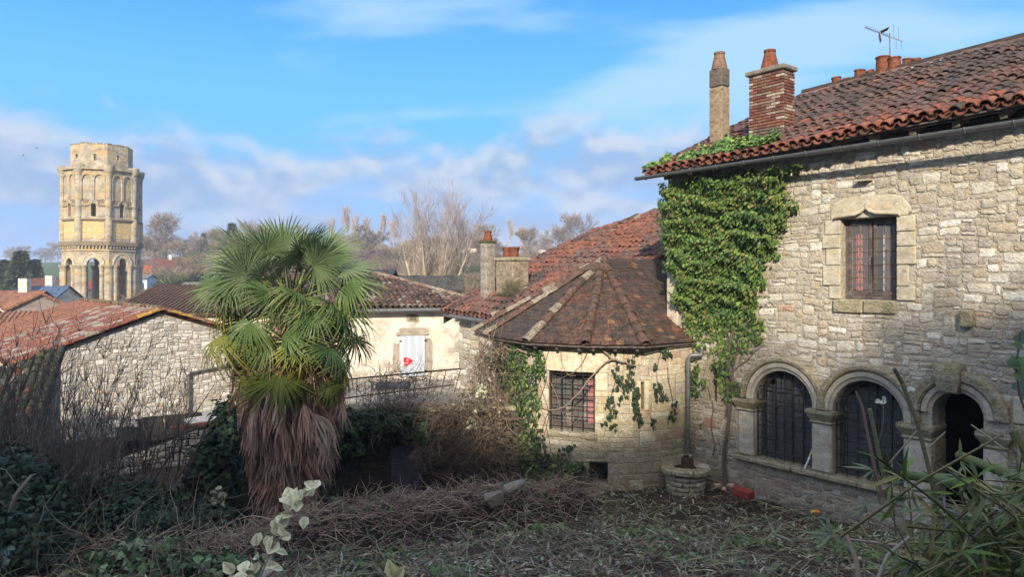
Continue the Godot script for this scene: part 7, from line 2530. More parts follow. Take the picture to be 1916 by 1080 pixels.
	part("stems", tangle(r, [[Vector3(1.35, 0.25, -15.3), Vector3(0.4, 0.35, 0.25)]], 170, 0.5, 0.006, Color(0.15, 0.11, 0.09), Color(0.28, 0.2, 0.15)), mats.twig, hole_bush).set_meta("kind", "stuff")
	leaf_lumps("foliage", hole_bush, leaf, [[Vector3(1.3, 0.35, -15.25), Vector3(0.42, 0.35, 0.25)]], 170, 0.085, DARK_IVY + IVY, r)
	# a tuft growing at the foot of the wing's chimney
	var tuft := thing("roof_tuft", "grey-green tuft of weeds growing on the wing roof at the foot of the chimneys", "plant", Transform3D(Basis(R_DIR, Vector3.UP, N_DIR), Vector3(-2.03, 0, -22.0)))
	part("stems", tangle(r, [[Vector3(2.2, 4.15, -0.85), Vector3(0.45, 0.3, 0.25)]], 220, 0.45, 0.006, Color(0.1, 0.1, 0.05), Color(0.22, 0.2, 0.12), 0.5), mats.twig, tuft).set_meta("kind", "stuff")

# ---------------------------------------------------------------- undergrowth and foreground
func build_foreground() -> void:
	var r := RandomNumberGenerator.new()
	r.seed = 1201
	var leaf := ivy_leaf()
	var oval := oval_leaf()
	var blade := blade_leaf()
	var twigs := [twig_mesh(1, 0.2), twig_mesh(2, 0.5), twig_mesh(3, -0.3)]
	# litter over the cleared yard: dry bamboo leaves, ivy leaves, twigs
	var lt := [[], [], []]
	var lc := [[], [], []]
	var tw := [[], []]
	var tries := 0
	while tries < 42000:
		tries += 1
		var z := 7.4 + 8.0 * pow(r.randf(), 1.05)
		var x := r.randf_range(-0.75, 0.75) * z
		var rd := ridge_at(x, z)
		if rd.x < 0.25: continue
		var p := Vector3(x, ground_height(x, z), -z)
		var wl := (p - Vector3(3.63, 0, -16.54))
		if wl.dot(N_DIR) < 0.1: continue
		if Vector2(p.x - 2.3, p.z + 18.0).length() < 2.72: continue
		var patch := noise.get_noise_2d(x * 2.2 + 31.0, z * 2.2)
		var dens := 0.9 * noise.get_noise_2d(x * 4.0, z * 4.0) + 0.9 * patch
		if r.randf() > 0.62 + dens: continue
		var nrm := (Vector3.UP + any_dir(r) * 0.75).normalized()
		if nrm.y < 0.1: nrm.y = 0.3
		nrm = nrm.normalized()
		var dirn := any_dir(r)
		dirn = (dirn - nrm * dirn.dot(nrm)).normalized()
		var bs := Basis(nrm.cross(dirn), nrm, dirn)
		var k := r.randf()
		p.y += r.randf_range(0.005, 0.09)
		if k < 0.62:
			lt[0].append(Transform3D(bs.scaled(Vector3(r.randf_range(0.7, 1.6), 1, 1) * r.randf_range(0.05, 0.2)), p))
			var c: Color = [Color(0.2, 0.22, 0.15), Color(0.13, 0.16, 0.1), Color(0.27, 0.26, 0.19), Color(0.16, 0.14, 0.09), Color(0.09, 0.13, 0.07), Color(0.2, 0.23, 0.18)][r.randi() % 6]
			c = c.lerp(Color(0.2, 0.145, 0.09), clampf(0.35 - patch * 2.2, 0.0, 0.85))
			lc[0].append(c * r.randf_range(0.75, 2.2))
		elif k < 0.73:
			lt[1].append(Transform3D(bs.scaled(Vector3.ONE * r.randf_range(0.05, 0.1)), p))
			lc[1].append((([Color(0.06, 0.1, 0.03), Color(0.12, 0.15, 0.08), Color(0.2, 0.17, 0.11)][r.randi() % 3]) as Color) * r.randf_range(0.6, 1.3))
		elif k < 0.83:
			lt[2].append(Transform3D(bs.scaled(Vector3.ONE * r.randf_range(0.025, 0.08)), p))
			lc[2].append((([Color(0.45, 0.4, 0.32), Color(0.3, 0.19, 0.13), Color(0.36, 0.34, 0.27)][r.randi() % 3]) as Color) * r.randf_range(0.6, 1.2))
		else:
			var b2 := look(Vector3(r.randf_range(-1, 1), r.randf_range(-0.1, 0.25), r.randf_range(-1, 1)))
			tw[0].append(Transform3D(b2.scaled(Vector3.ONE * r.randf_range(0.2, 0.75)), p))
			tw[1].append((([Color(0.17, 0.13, 0.1), Color(0.26, 0.21, 0.16), Color(0.12, 0.09, 0.08), Color(0.3, 0.28, 0.15)][r.randi() % 4]) as Color) * r.randf_range(0.7, 1.2))
	tag(scatter("leaf_litter", blade, mats.dry_leaf, self, lt[0], lc[0]), "dry grey-green bamboo leaves strewn over the cleared yard", "", "", "stuff")
	tag(scatter("ground_leaves", leaf, mats.leaf, self, lt[1], lc[1]), "small green ivy leaves strewn over the yard", "", "", "stuff")
	tag(scatter("leaf_debris", oval, mats.dry_leaf, self, lt[2], lc[2]), "pale dead leaves and bits strewn over the yard", "", "", "stuff")
	tag(scatter("twig_debris", twigs[0], mats.twig, self, tw[0], tw[1]), "thin dead twigs strewn over the yard", "", "", "stuff")
	var tuft := [[], []]
	for k in 22:
		var z := r.randf_range(8.2, 13.0)
		var x := r.randf_range(-0.3, 0.55) * z
		if ridge_at(x, z).x < 0.4 or (Vector3(x, 0, -z) - Vector3(3.63, 0, -16.54)).dot(N_DIR) < 0.5: continue
		for j in 40:
			var q := Vector3(x + r.randfn() * 0.22, 0, -z + r.randfn() * 0.22)
			q.y = ground_height(q.x, -q.z) + r.randf_range(0.02, 0.16)
			var nrm := (Vector3(0, 1, 0.4) + any_dir(r) * 0.8).normalized()
			var dirn := any_dir(r)
			dirn = (dirn - nrm * dirn.dot(nrm)).normalized()
			tuft[0].append(Transform3D(Basis(nrm.cross(dirn), nrm, dirn).scaled(Vector3.ONE * r.randf_range(0.04, 0.1)), q))
			tuft[1].append((([Color(0.06, 0.12, 0.03), Color(0.1, 0.17, 0.05), Color(0.15, 0.2, 0.09)][r.randi() % 3]) as Color) * r.randf_range(0.7, 1.3))
	tag(scatter("ivy_tufts", leaf, mats.leaf, self, tuft[0], tuft[1]), "low green tufts coming up through the yard's litter", "", "", "stuff")
	# the overgrown ridge of dead vines
	var mound := MB.new()
	var rows := []
	var pr := Curve3D.new()
	for k in RIDGE.size():
		var q: Vector2 = RIDGE[k]
		var hh: float = [0.28, 0.62, 0.88, 1.0, 1.02, 0.95, 0.6, 0.3][k]
		pr.add_point(Vector3(q.x, hh, -q.y))
	var total := pr.get_baked_length()
	var spine := []
	for k in 64:
		var c := pr.sample_baked(total * k / 63.0, true)
		var d := (pr.sample_baked(minf(total, total * k / 63.0 + 0.1), true) - pr.sample_baked(maxf(0, total * k / 63.0 - 0.1), true))
		d.y = 0
		var side := d.normalized().cross(Vector3.UP)
		spine.append([c, side])
		var cur := []
		for j in 9:
			var f := j / 8.0 * 2.0 - 1.0
			var g := c + side * f * 1.1
			var base := ground_height(g.x, -g.z) - 0.15
			var hh := lerpf(base, c.y, 1.0 - pow(absf(f), 1.6)) + 0.12 * noise.get_noise_2d(g.x * 5.0, g.z * 5.0)
			cur.append(Vector3(g.x, hh, g.z))
		rows.append(cur)
	for k in 63:
		for j in 8: mound.quad(rows[k][j], rows[k + 1][j], rows[k + 1][j + 1], rows[k][j + 1])
	var mo := part("earth_bank", mound.done(true), mats.vine_mound_soil, self)
	tag(mo, "low earthen bank under the dead vines", "", "", "structure")
	var vt := [[], [], []]
	var vc := [[], [], []]
	var il := [[], []]
	for k in 11000:
		var s := int(pow(r.randf(), 0.9) * 62.0)
		var c: Vector3 = spine[s][0]
		var f := clampf(r.randfn() * 0.42, -1.0, 1.0)
		var p := c + (spine[s][1] as Vector3) * f * 1.05
		p.y = lerpf(ground_height(p.x, -p.z), c.y, 1.0 - pow(absf(f), 1.6)) + r.randf_range(-0.04, 0.16)
		var d := (Vector3(r.randf_range(-1, 1), r.randf_range(-0.3, 0.35), r.randf_range(-1, 1)) + (spine[s][1] as Vector3) * f * 0.6)
		var m := r.randi() % 3
		vt[m].append(Transform3D(look(d, any_dir(r)).scaled(Vector3.ONE * r.randf_range(0.12, 0.55)), p))
		var cc: Color = [Color(0.31, 0.21, 0.16), Color(0.42, 0.3, 0.22), Color(0.2, 0.135, 0.105), Color(0.52, 0.41, 0.3), Color(0.15, 0.105, 0.085)][r.randi() % 5]
		vc[m].append(cc * r.randf_range(0.7, 1.2))
	for k in 4600:
		var s := r.randi() % 63
		var c: Vector3 = spine[s][0]
		if s < 38 and (noise.get_noise_2d(c.x * 2.0, c.z * 2.0) < 0.1 or r.randf() < 0.6): continue
		var f := clampf(r.randfn() * 0.5, -1.2, 1.2)
		var p := c + (spine[s][1] as Vector3) * f
		p.y = lerpf(ground_height(p.x, -p.z), c.y, maxf(0.0, 1.0 - pow(absf(f), 1.6))) + r.randf_range(0.02, 0.2)
		var nrm := (Vector3(0, 1, 0.4) + any_dir(r) * 0.8).normalized()
		var dirn := any_dir(r)
		dirn = (dirn - nrm * dirn.dot(nrm)).normalized()
		il[0].append(Transform3D(Basis(nrm.cross(dirn), nrm, dirn).scaled(Vector3.ONE * r.randf_range(0.05, 0.11)), p))
		il[1].append((([Color(0.05, 0.09, 0.03), Color(0.09, 0.14, 0.06), Color(0.15, 0.18, 0.1), Color(0.1, 0.16, 0.05)][r.randi() % 4]) as Color) * r.randf_range(0.6, 1.2))
	for m in 3: tag(scatter("dead_vine_litter", twigs[m], mats.twig, self, vt[m], vc[m]), "brown dead vine stems matted over the low bank", "", "", "stuff")
	tag(scatter("bank_ivy_leaves", leaf, mats.leaf, self, il[0], il[1]), "green ivy leaves growing through the dead vines of the bank", "", "", "stuff")
	for e in [[925, 934, 12.4, Vector3(0.34, 0.2, 0.22), Color(0.34, 0.29, 0.25), "grey stone block poking out of the dead vine bank"], [962, 912, 12.7, Vector3(0.44, 0.08, 0.26), Color(0.38, 0.33, 0.29), "flat pale stone slab on top of the dead vine bank"], [505, 1076, 7.9, Vector3(0.2, 0.14, 0.16), Color(0.4, 0.37, 0.34), "small grey stone at the bottom edge below the pale leaves"]]:
		var sm := MB.new()
		sm.col = e[4]
		sm.box(Transform3D(), e[3], 0.025)
		for q in sm.v.size(): sm.v[q] += Vector3(noise.get_noise_3dv(sm.v[q] * 9.0), noise.get_noise_3dv(sm.v[q] * 9.0 + Vector3(5, 0, 0)), noise.get_noise_3dv(sm.v[q] * 9.0 + Vector3(0, 7, 0))) * 0.11
		tag(part("loose_stone", sm.done(), mats.limestone, self, Transform3D(Basis(Vector3.UP, 0.35) * Basis(Vector3(0, 0, 1), 0.22), at(e[0], e[1], e[2]))), e[5], "stone")
	# ivy and bramble heap in front left
	var hp := thing("ivy_heap", "green ivy heap with dead stems in the left foreground", "ivy")
	var lumps := [[Vector3(-4.3, 1.0, -8.3), Vector3(1.0, 0.7, 0.7)], [Vector3(-3.3, 0.95, -8.1), Vector3(0.9, 0.6, 0.7)], [Vector3(-3.6, 0.4, -7.2), Vector3(1.4, 0.9, 0.6)], [Vector3(-5.0, 0.8, -8.6), Vector3(0.7, 0.5, 0.6)], [Vector3(-2.4, 0.7, -7.6), Vector3(0.9, 0.5, 0.6)]]
	leaf_lumps("foliage", hp, leaf, lumps, 4200, 0.085, [Color(0.075, 0.135, 0.045), Color(0.120, 0.195, 0.075), Color(0.180, 0.240, 0.120), Color(0.053, 0.090, 0.038), Color(0.240, 0.300, 0.180), Color(0.105, 0.150, 0.090)], r)
	part("stems", tangle(r, lumps, 620, 0.9, 0.008, Color(0.16, 0.11, 0.09), Color(0.33, 0.24, 0.18)), mats.twig, hp).set_meta("kind", "stuff")
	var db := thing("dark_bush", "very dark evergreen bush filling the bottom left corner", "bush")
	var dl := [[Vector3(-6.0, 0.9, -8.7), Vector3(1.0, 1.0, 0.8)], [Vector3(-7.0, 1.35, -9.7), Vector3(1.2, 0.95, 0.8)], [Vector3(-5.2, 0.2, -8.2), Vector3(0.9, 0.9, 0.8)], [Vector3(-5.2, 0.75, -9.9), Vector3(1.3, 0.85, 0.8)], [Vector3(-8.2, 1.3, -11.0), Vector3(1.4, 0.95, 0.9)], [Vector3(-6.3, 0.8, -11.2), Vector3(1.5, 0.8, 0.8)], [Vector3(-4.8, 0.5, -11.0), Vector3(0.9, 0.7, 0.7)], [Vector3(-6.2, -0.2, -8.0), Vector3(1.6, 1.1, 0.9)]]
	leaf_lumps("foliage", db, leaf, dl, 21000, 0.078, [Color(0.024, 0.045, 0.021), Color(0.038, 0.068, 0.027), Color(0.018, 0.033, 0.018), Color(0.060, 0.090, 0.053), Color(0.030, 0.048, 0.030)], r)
	part("stems", tangle(r, dl, 420, 1.2, 0.009, Color(0.07, 0.055, 0.045), Color(0.2, 0.16, 0.13)), mats.twig, db).set_meta("kind", "stuff")
	leaf_lumps("pale_leaves", db, oval, [[Vector3(-6.0, 1.2, -8.0), Vector3(0.5, 0.6, 0.25)]], 160, 0.08, [Color(0.14, 0.19, 0.15), Color(0.2, 0.24, 0.2)], r)
	var ds := MB.new()
	ds.col = Color(0.17, 0.14, 0.12)
	var p0 := at(22, 955, 8.6)
	ds.tube([p0, at(32, 925, 8.6), at(60, 890, 8.8), at(68, 888, 8.9)], [0.03, 0.026, 0.018, 0.01], 6)
	tag(part("dead_branch", ds.done(true), mats.twig, self), "pale bent dead branch at the left edge in the dark bush", "branch")
	# bare upright shrub on the left
	var sh := thing("bare_shrub", "wide bare shrub of many thin upright grey-brown stems at the left", "shrub")
	var sm2 := MB.new()
	for k in 170:
		var x := r.randf_range(-10.4, -5.9)
		var z := r.randf_range(10.4, 13.2)
		var p := Vector3(x, r.randf_range(0.6, 1.3), -z)
		var tall := r.randf_range(1.1, 2.5) * (1.15 if x < -7.0 else 0.85)
		var d := Vector3(r.randf_range(-0.12, 0.42), 1.0, r.randf_range(-0.2, 0.2)).normalized()
		sm2.col = Color(0.09, 0.075, 0.07).lerp(Color(0.22, 0.185, 0.155), r.randf() * r.randf())
		var pts := [p]
		var rad := [0.011]
		for j in 5:
			d = (d + Vector3(r.randf_range(-0.1, 0.1), 0.05, r.randf_range(-0.1, 0.1))).normalized()
			p += d * tall / 5.0
			pts.append(p)
			rad.append(0.011 * (1.0 - 0.17 * (j + 1)))
			for b in 3:
				var bd := (d + any_dir(r) * 0.75).normalized()
				var l2 := r.randf_range(0.15, 0.5)
				sm2.tube([p, p + bd * l2 * 0.5, p + (bd + Vector3(0, 0.35, 0)).normalized() * l2], [0.0055, 0.0045, 0.003], 3, false)
		sm2.tube(pts, rad, 4, false)
	part("stems", sm2.done(true), mats.twig, sh).set_meta("kind", "stuff")
	var sl := [[Vector3(-9.2, 1.6, -12.2), Vector3(1.5, 0.9, 0.8)], [Vector3(-7.6, 1.3, -12.0), Vector3(1.4, 0.7, 0.8)], [Vector3(-10.3, 2.0, -12.8), Vector3(1.2, 0.9, 0.8)]]
	part("twigs", tangle(r, sl, 2300, 0.75, 0.0055, Color(0.1, 0.085, 0.078), Color(0.22, 0.185, 0.155), 0.5), mats.twig, sh).set_meta("kind", "stuff")
	leaf_lumps("catkins", sh, blade, [[Vector3(-7.6, 1.1, -11.4), Vector3(1.3, 0.45, 0.6)], [Vector3(-9.4, 1.3, -11.8), Vector3(1.2, 0.5, 0.6)]], 420, 0.13, [Color(0.36, 0.29, 0.18), Color(0.28, 0.22, 0.14)], r, mats.dry_leaf)
	for e in [[285, 905, 348, 800, 11.0], [325, 905, 375, 830, 11.2], [345, 895, 385, 800, 11.4]]:
		var mb := MB.new()
		mb.col = Color(0.06, 0.05, 0.045)
		var a := at(e[0], e[1], e[4])
		var b := at(e[2], e[3], e[4] + 0.3)
		mb.tube([a, a.lerp(b, 0.5) + Vector3(0.03, 0.02, 0), b, b + (b - a) * 0.8 + Vector3(0.05, 0, 0)], [0.017, 0.014, 0.01, 0.005], 5)
		tag(part("leaning_stem", mb.done(true), mats.twig, self), {285: "dark bare stem leaning before the ruined garden wall, farthest left of three", 325: "dark bare stem leaning before the ruined garden wall, lowest of three", 345: "dark bare stem leaning before the ruined garden wall, nearest the palm"}[int(e[0])], "stem", "dark leaning stems before the garden wall")
	build_near_plants(r)

func build_near_plants(r: RandomNumberGenerator) -> void:
	var oval := oval_leaf()
	var pale := pale_leaf()
	var blade := blade_leaf()
	# pale-leaved sprig close to the camera
	var sp := thing("pale_sprig", "sprig with round cream-white leaves rising at the bottom of the picture", "sprig")
	var cv := Curve3D.new()
	for q in [[430, 1180, 2.9], [485, 1085, 3.0], [505, 1040, 3.02], [520, 990, 3.05], [548, 955, 3.08], [590, 905, 3.1]]: cv.add_point(at(q[0], q[1], q[2]))
	var mb := MB.new()
	mb.col = Color(0.36, 0.3, 0.24)
	var pts := []
	var rad := []
	for j in 16:
		pts.append(cv.sample_baked(cv.get_baked_length() * j / 15.0))
		rad.append(0.006 * (1.0 - 0.045 * j))
	mb.tube(pts, rad, 5)
	part("stem", mb.done(true), mats.twig, sp)
	var cl := [[586, 912, 3, 30], [578, 920, 2, 34], [548, 945, 3, 34], [560, 940, 2, 34], [540, 948, 3, 36], [522, 985, 3, 30], [556, 960, 2, 34], [518, 1000, 3, 32], [512, 985, 2, 34], [490, 1020, 3, 24], [508, 1035, 3, 32], [482, 1050, 2, 26], [505, 1020, 2, 30], [500, 1068, 3, 34], [452, 1075, 3, 34], [470, 1072, 3, 32], [438, 1078, 2, 30], [566, 972, 2, 28]]
	for e in cl:
		for k in e[2]:
			var p := at(e[0] + r.randf_range(-8, 8), e[1] + r.randf_range(-8, 8), 3.05 + r.randf_range(-0.05, 0.05))
			var nrm := (Vector3(0, 0.5, 1.0) + any_dir(r) * 0.7).normalized()
			var dirn := (any_dir(r) + Vector3(0, 0.1, 0)).normalized()
			dirn = (dirn - nrm * dirn.dot(nrm)).normalized()
			var m: StandardMaterial3D = pale_mat(Color(1, 1, 1) * [1.1, 1.25, 1.4, 1.5][r.randi() % 4])
			part("leaf", pale, m, sp, Transform3D(Basis(nrm.cross(dirn), nrm, dirn).scaled(Vector3(1.15, 1, 1) * float(e[3]) * 0.0019 * r.randf_range(0.7, 1.15)), p))
	for j in 7:
		var tw := MB.new()
		tw.col = Color(0.36, 0.3, 0.24)
		var a: Vector3 = pts[4 + j]
		tw.tube([a, a + Vector3(r.randf_range(-0.07, 0.07), 0.05, r.randf_range(-0.02, 0.04))], [0.003, 0.002], 4, false)
		part("twig", tw.done(true), mats.twig, sp)
	var s2 := thing("small_pale_sprig", "two pointed pale leaves on a short stem at the bottom edge, left of centre", "sprig")
	var m2 := MB.new()
	m2.col = Color(0.3, 0.26, 0.2)
	m2.tube([at(722, 1110, 3.0), at(735, 1085, 3.0), at(742, 1070, 3.0)], [0.005, 0.004, 0.003], 5)
	part("stem", m2.done(true), mats.twig, s2)
	for e in [[735, 1080, -0.25, 1.0, 0.075], [742, 1082, 0.5, 0.7, 0.06], [738, 1088, 0.9, 0.1, 0.06]]:
		var d := Vector3(e[2], e[3], 0.2).normalized()
		var nrm := (Vector3(0.2, 0.2, 1) - d * Vector3(0.2, 0.2, 1).dot(d)).normalized()
		part("leaf", pale, pale_mat(Color(1.2, 1.2, 1.0)), s2, Transform3D(Basis(nrm.cross(d), nrm, d).scaled(Vector3(0.9, 1, 1) * e[4]), at(e[0], e[1], 3.0)))
	# cut bamboo at the right
	var cane := func(label: String, pl: Array, rd: float, col: Color) -> Node3D:
		var o := thing("bamboo_cane", label, "bamboo")
		for k in pl.size() - 1:
			var a: Vector3 = pl[k]
			var b: Vector3 = pl[k + 1]
			var n := maxi(1, int((b - a).length() / (rd * 11.0)))
			for j in n:
				var s := MB.new()
				s.col = col * r.randf_range(0.85, 1.15)
				var p := a.lerp(b, float(j) / n)
				var q := a.lerp(b, float(j + 1) / n)
				s.tube([p, p.lerp(q, 0.04), p.lerp(q, 0.5), p.lerp(q, 0.96), q], [rd * 1.12, rd, rd * 0.97, rd, rd * 1.12], 10, true)
				part("segment", s.done(true), mats.twig, o)
		return o
	var g := Color(0.12, 0.15, 0.05)
	cane.call("thick cut green bamboo cane reaching from the right edge to the door pillar", [at(1692, 888, 5.6), at(1800, 906, 5.0), at(1960, 940, 4.3)], 0.036, g)
	cane.call("thick cut bamboo cane slanting down to the right edge in front of the doorway", [at(1793, 852, 4.9), at(1860, 878, 4.6), at(1960, 912, 4.2)], 0.03, Color(0.15, 0.16, 0.06))
	cane.call("short cut bamboo stump standing at the right edge below the ivy sprig", [at(1925, 870, 4.6), at(1895, 808, 4.7)], 0.028, Color(0.14, 0.15, 0.06))
	cane.call("yellowish bamboo cane lying low along the right edge", [at(1830, 968, 4.4), at(1960, 985, 3.9)], 0.026, Color(0.26, 0.26, 0.08))
	cane.call("thin bamboo stick standing in front of the second arch, cut at its top", [at(1655, 905, 5.2), at(1638, 820, 5.2), at(1626, 765, 5.2)], 0.014, Color(0.2, 0.2, 0.1))
	cane.call("long thin bamboo stem rising from the bank to the arch keystone", [at(1752, 960, 4.8), at(1740, 890, 4.8), at(1715, 790, 4.85), at(1688, 718, 4.9), at(1672, 690, 4.9)], 0.014, Color(0.13, 0.12, 0.07))
	var stick := func(label: String, pl: Array, rd: float, col: Color) -> void:
		var s := MB.new()
		s.col = col
		var rr := []
		for k in pl.size(): rr.append(rd * (1.0 - 0.5 * k / pl.size()))
		s.tube(pl, rr, 6)
		tag(part("dead_stick", s.done(true), mats.twig, self), label, "stick")
	stick.call("thin reddish stick rising before the second arch", [at(1650, 930, 5.1), at(1632, 860, 5.1), at(1612, 760, 5.1), at(1600, 732, 5.1)], 0.012, Color(0.26, 0.17, 0.13))
	stick.call("thick pale broken stick standing at the bottom edge right of centre", [at(1608, 1100, 4.3), at(1602, 1050, 4.35), at(1582, 1000, 4.4)], 0.018, Color(0.34, 0.27, 0.2))
	stick.call("pale twig crossing the second arch towards the thin stick", [at(1725, 795, 4.9), at(1660, 870, 5.0)], 0.007, Color(0.36, 0.3, 0.2))
	stick.call("bare grey branch curving up through the bamboo leaves", [at(1640, 1090, 4.0), at(1660, 1040, 4.1), at(1700, 1005, 4.2)], 0.014, Color(0.3, 0.25, 0.2))
	stick.call("grey thin upright stem among the bamboo leaves below the door", [at(1782, 1090, 4.0), at(1772, 1000, 4.1), at(1765, 930, 4.2)], 0.01, Color(0.2, 0.18, 0.17))
	stick.call("pale dead stick lying on the litter below the arches", [at(1690, 1022, 6.2), at(1590, 1010, 6.6)], 0.014, Color(0.3, 0.24, 0.2))
	stick.call("pale cut stick poking out over the doorway from the right", [at(1880, 842, 4.7), at(1816, 795, 4.9)], 0.008, Color(0.26, 0.22, 0.15))
	stick.call("pale twig leaning left in front of the doorway", [at(1738, 838, 5.0), at(1768, 808, 5.0)], 0.007, Color(0.27, 0.22, 0.16))
	# the mass of bamboo leaves and stems lower right
	var bp := thing("bamboo_pile", "heap of cut bamboo stems and long grey-green leaves in the lower right corner", "bamboo")
	var mb2 := MB.new()
	var tfs := []
	var cc := []
	for k in 260:
		var x := r.randf_range(1640, 2050)
		var y := r.randf_range(900, 1110)
		if y < 1125 - (x - 1600) * 0.62 and r.randf() < 0.85: continue
		var z := r.randf_range(3.6, 5.4)
		var p := at(x, y, z)
		var d := Vector3(r.randf_range(-1, 1), r.randf_range(-0.2, 0.75), r.randf_range(-0.5, 0.5)).normalized()
		var ln := r.randf_range(0.3, 1.0)
		mb2.col = [Color(0.13, 0.13, 0.05), Color(0.2, 0.18, 0.09), Color(0.26, 0.24, 0.1), Color(0.14, 0.11, 0.08), Color(0.09, 0.1, 0.05)][r.randi() % 5]
		var rd := r.randf_range(0.003, 0.009)
		mb2.tube([p - d * ln * 0.5, p + Vector3(0, 0.03, 0), p + d * ln * 0.5], [rd, rd, rd * 0.6], 5, false)
		for j in 4:
			var q := p + d * ln * r.randf_range(-0.4, 0.5)
			for b in 3:
				var ld := (d * 0.7 + any_dir(r) * 0.9 + Vector3(0, -0.25, 0)).normalized()
				var nrm := (Vector3(0, 1, 0.4) + any_dir(r) * 0.6)
				nrm = (nrm - ld * nrm.dot(ld)).normalized()
				tfs.append(Transform3D(Basis(nrm.cross(ld), nrm, ld).scaled(Vector3.ONE * r.randf_range(0.08, 0.2)), q))
				cc.append((([Color(0.13, 0.17, 0.055), Color(0.19, 0.22, 0.1), Color(0.09, 0.13, 0.035), Color(0.26, 0.27, 0.15), Color(0.27, 0.23, 0.09), Color(0.16, 0.24, 0.04)][r.randi() % 6]) as Color) * r.randf_range(0.6, 1.2))
	part("stems", mb2.done(true), mats.twig, bp).set_meta("kind", "stuff")
	scatter("small_leaves", blade, mats.leaf, bp, tfs, cc)
	# single sprays of large leaves
	var sprays := [["broad bamboo spray in front of the second arch's sill", 1632, 880, 5.1, [[-40, -12, 1.25], [-24, 28, 1.1], [-28, -22, 1.2], [6, 34, 1.1], [18, 20, 0.9]]],
		["bamboo spray hanging below the sill at the second arch", 1618, 945, 5.0, [[-42, 8, 1.15], [-38, 36, 1.1], [-8, 48, 1.1], [14, 46, 0.9], [22, -8, 0.8]]],
		["bamboo spray with long silvery leaves in the litter below the arches", 1555, 1000, 5.6, [[-62, -18, 1.5], [-46, 6, 1.2], [-30, 30, 1.1], [-20, -40, 1.3], [-5, -38, 1.2], [30, 34, 1.1]]],
		["pale bamboo spray in front of the doorway", 1790, 892, 4.6, [[-44, -14, 1.3], [-40, 10, 1.2], [-14, -30, 1.0], [30, 34, 1.2], [14, -26, 0.9]]],
		["wide bamboo leaf spray right of the litter, below the door step", 1745, 955, 4.6, [[-48, 2, 1.5], [-42, 26, 1.6], [46, -12, 1.4], [36, 22, 1.2]]],
		["bamboo spray at the right edge above the low cane", 1880, 930, 4.2, [[-40, -18, 1.2], [-44, 14, 1.4], [20, 36, 1.1], [36, -22, 1.2]]],
		["bamboo spray at the bottom edge right of the broken stick", 1700, 1050, 4.2, [[-34, 24, 1.3], [-12, 46, 1.3], [30, 36, 1.2], [40, 4, 1.3], [-40, -10, 1.2]]],
		["thin bamboo shoot standing in the litter left of the arches' sticks", 1450, 1000, 6.3, [[-14, -48, 0.8], [14, -44, 0.8], [26, 10, 0.9], [-26, 14, 0.9]]]]
	for e in sprays:
		var o := thing("bamboo_spray", e[0], "bamboo")
		var p := at(e[1], e[2], e[3])
		var st := MB.new()
		st.col = Color(0.2, 0.19, 0.09)
		st.tube([p + Vector3(0.06, -0.25, 0.0), p + Vector3(0.02, -0.1, 0), p], [0.006, 0.005, 0.003], 5)
		part("stem", st.done(true), mats.twig, o)
		for l in e[4]:
			var d := Vector3(l[0], -l[1], r.randf_range(-14, 20)).normalized()
			var nrm := (Vector3(0, 1.0, 0.9) + any_dir(r) * 0.3)
			nrm = (nrm - d * nrm.dot(d)).normalized()
			part("leaf", blade, sprig_mat([Color(0.17, 0.22, 0.1), Color(0.23, 0.28, 0.16), Color(0.13, 0.18, 0.07)][r.randi() % 3]), o, Transform3D(Basis(nrm.cross(d), nrm, d).scaled(Vector3(1.5, 1, 1) * l[2] * 0.0125 * e[3] * 2.4 * 0.74), p))
	# ivy sprig at the right edge
	var iv := thing("edge_ivy_sprig", "ivy sprig with a few large green leaves at the right edge", "ivy")
	var im := MB.new()
	im.col = Color(0.14, 0.11, 0.09)
	im.tube([at(1925, 790, 4.4), at(1906, 740, 4.4), at(1900, 690, 4.4), at(1908, 620, 4.4)], [0.008, 0.006, 0.005, 0.004], 5)
	part("stem", im.done(true), mats.twig, iv)
	var il := ivy_leaf()
	for e in [[1905, 625, 22], [1888, 672, 18], [1908, 668, 24], [1893, 678, 16], [1912, 692, 22], [1905, 715, 26], [1915, 735, 20], [1898, 640, 14]]:
		var nrm := (Vector3(-0.3, 0.3, 1.0) + any_dir(r) * 0.4).normalized()
		var d := Vector3(r.randf_range(-1, 1), -0.8, 0.1)
		d = (d - nrm * d.dot(nrm)).normalized()
		part("leaf", il, sprig_mat(Color(0.06, 0.13, 0.03) * r.randf_range(0.8, 1.3)), iv, Transform3D(Basis(nrm.cross(d), nrm, d).scaled(Vector3.ONE * float(e[2]) * 0.0042), at(e[0], e[1], 4.4)))
	var vs := thing("white_flower_sprig", "tiny white blossoms on a thin stem in front of the second arch", "sprig")
	for e in [[1650, 742], [1658, 752], [1645, 748], [1700, 722], [1712, 730]]:
		var nrm := (Vector3(0, 0.3, 1.0) + any_dir(r) * 0.5).normalized()
		var d := any_dir(r)
		d = (d - nrm * d.dot(nrm)).normalized()
		part("leaf", oval, sprig_mat(Color(0.6, 0.6, 0.52)), vs, Transform3D(Basis(nrm.cross(d), nrm, d).scaled(Vector3.ONE * 0.05), at(e[0], e[1], 5.0)))
	var fm := MB.new()
	fm.col = Color(0.2, 0.16, 0.12)
	fm.tube([at(1640, 850, 5.05), at(1652, 790, 5.0), at(1652, 745, 5.0)], [0.005, 0.004, 0.003], 4)
	part("stem", fm.done(true), mats.twig, vs)
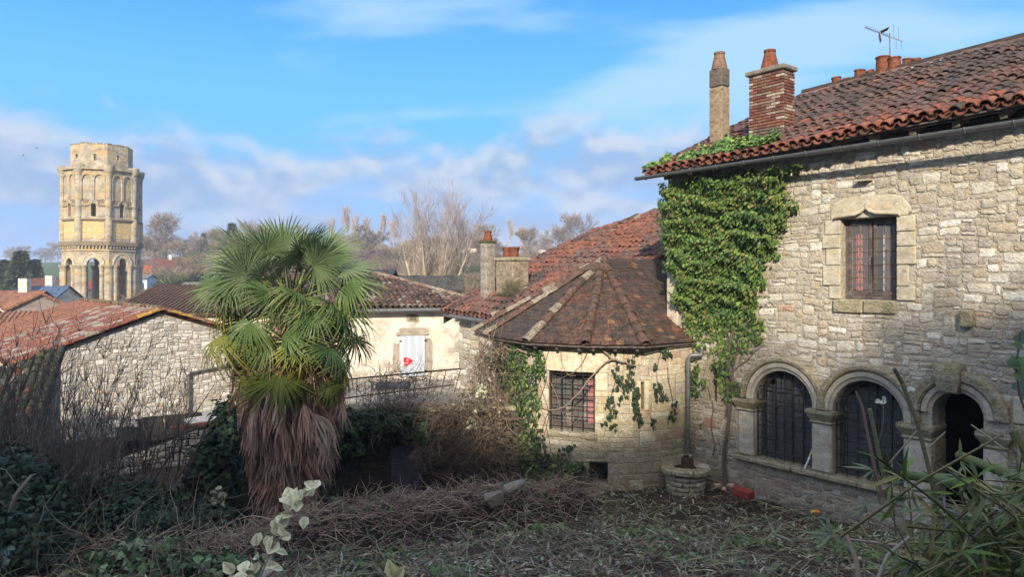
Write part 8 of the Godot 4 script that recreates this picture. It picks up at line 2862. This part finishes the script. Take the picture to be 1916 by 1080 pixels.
	# two birds far off
	for e in [[70, 277, "distant bird in the sky left of the tower's top, the higher of two"], [45, 291, "distant bird in the sky left of the tower's top, the lower of two"]]:
		var bm := MB.new()
		bm.col = Color(0.05, 0.05, 0.06)
		bm.tube([Vector3(-0.2, 0, 0), Vector3(0, 0, 0), Vector3(0.22, 0.02, 0)], [0.02, 0.07, 0.02], 6)
		for s in [-1, 1]: bm.quad(Vector3(-0.08, 0.03, 0), Vector3(0.1, 0.03, 0), Vector3(0.02, 0.14, s * 0.5), Vector3(-0.06, 0.12, s * 0.5))
		tag(part("bird", bm.done(), mats.twig, self, Transform3D(Basis(Vector3.UP, 0.6), at(e[0], e[1], 150))), e[2], "bird")

var sprig_cache := {}
func sprig_mat(c: Color) -> StandardMaterial3D:
	var key := Vector3i(Vector3(c.r, c.g, c.b) * 60.0)
	if not sprig_cache.has(key):
		var m: StandardMaterial3D = mats.leaf.duplicate()
		m.vertex_color_use_as_albedo = false
		m.albedo_color = c.linear_to_srgb()
		sprig_cache[key] = m
	return sprig_cache[key]

func pale_mat(c: Color) -> StandardMaterial3D:
	var key := "pale%d" % int(c.r * 100.0)
	if not sprig_cache.has(key):
		var m: StandardMaterial3D = mats.leaf.duplicate()
		m.albedo_color = c.linear_to_srgb()
		sprig_cache[key] = m
	return sprig_cache[key]

func pale_leaf() -> ArrayMesh:
	# a round-pointed leaf, cream at its edge and grey-green along the midrib, creased and cupped
	var mb := MB.new()
	var rows := []
	for j in 8:
		var t := j / 7.0
		var w: float = [0.02, 0.2, 0.32, 0.37, 0.36, 0.28, 0.15, 0.0][j]
		var row := []
		for k in 7:
			var s := (k - 3) / 3.0
			var wav := 0.02 * sin(t * 17.0 + s * 5.0) * absf(s)
			row.append([Vector3(w * s * (1.0 + 0.06 * sin(t * 23.0 + s)), absf(s) * w * 0.42 - 0.3 * t * t + wav, t), absf(s)])
		rows.append(row)
	for j in 7:
		for k in 6:
			var a: Array = rows[j][k]
			var b: Array = rows[j][k + 1]
			var c: Array = rows[j + 1][k + 1]
			var d: Array = rows[j + 1][k]
			var ids := []
			for q in [a, b, c, d]:
				mb.col = Color(0.38, 0.38, 0.22).lerp(Color(0.64, 0.57, 0.37), smoothstep(0.05, 0.5, q[1] + 0.12 * sin(j * 2.0 + k)))
				ids.append(mb.p(q[0]))
			mb.q(ids[0], ids[1], ids[2], ids[3])
	return mb.done()
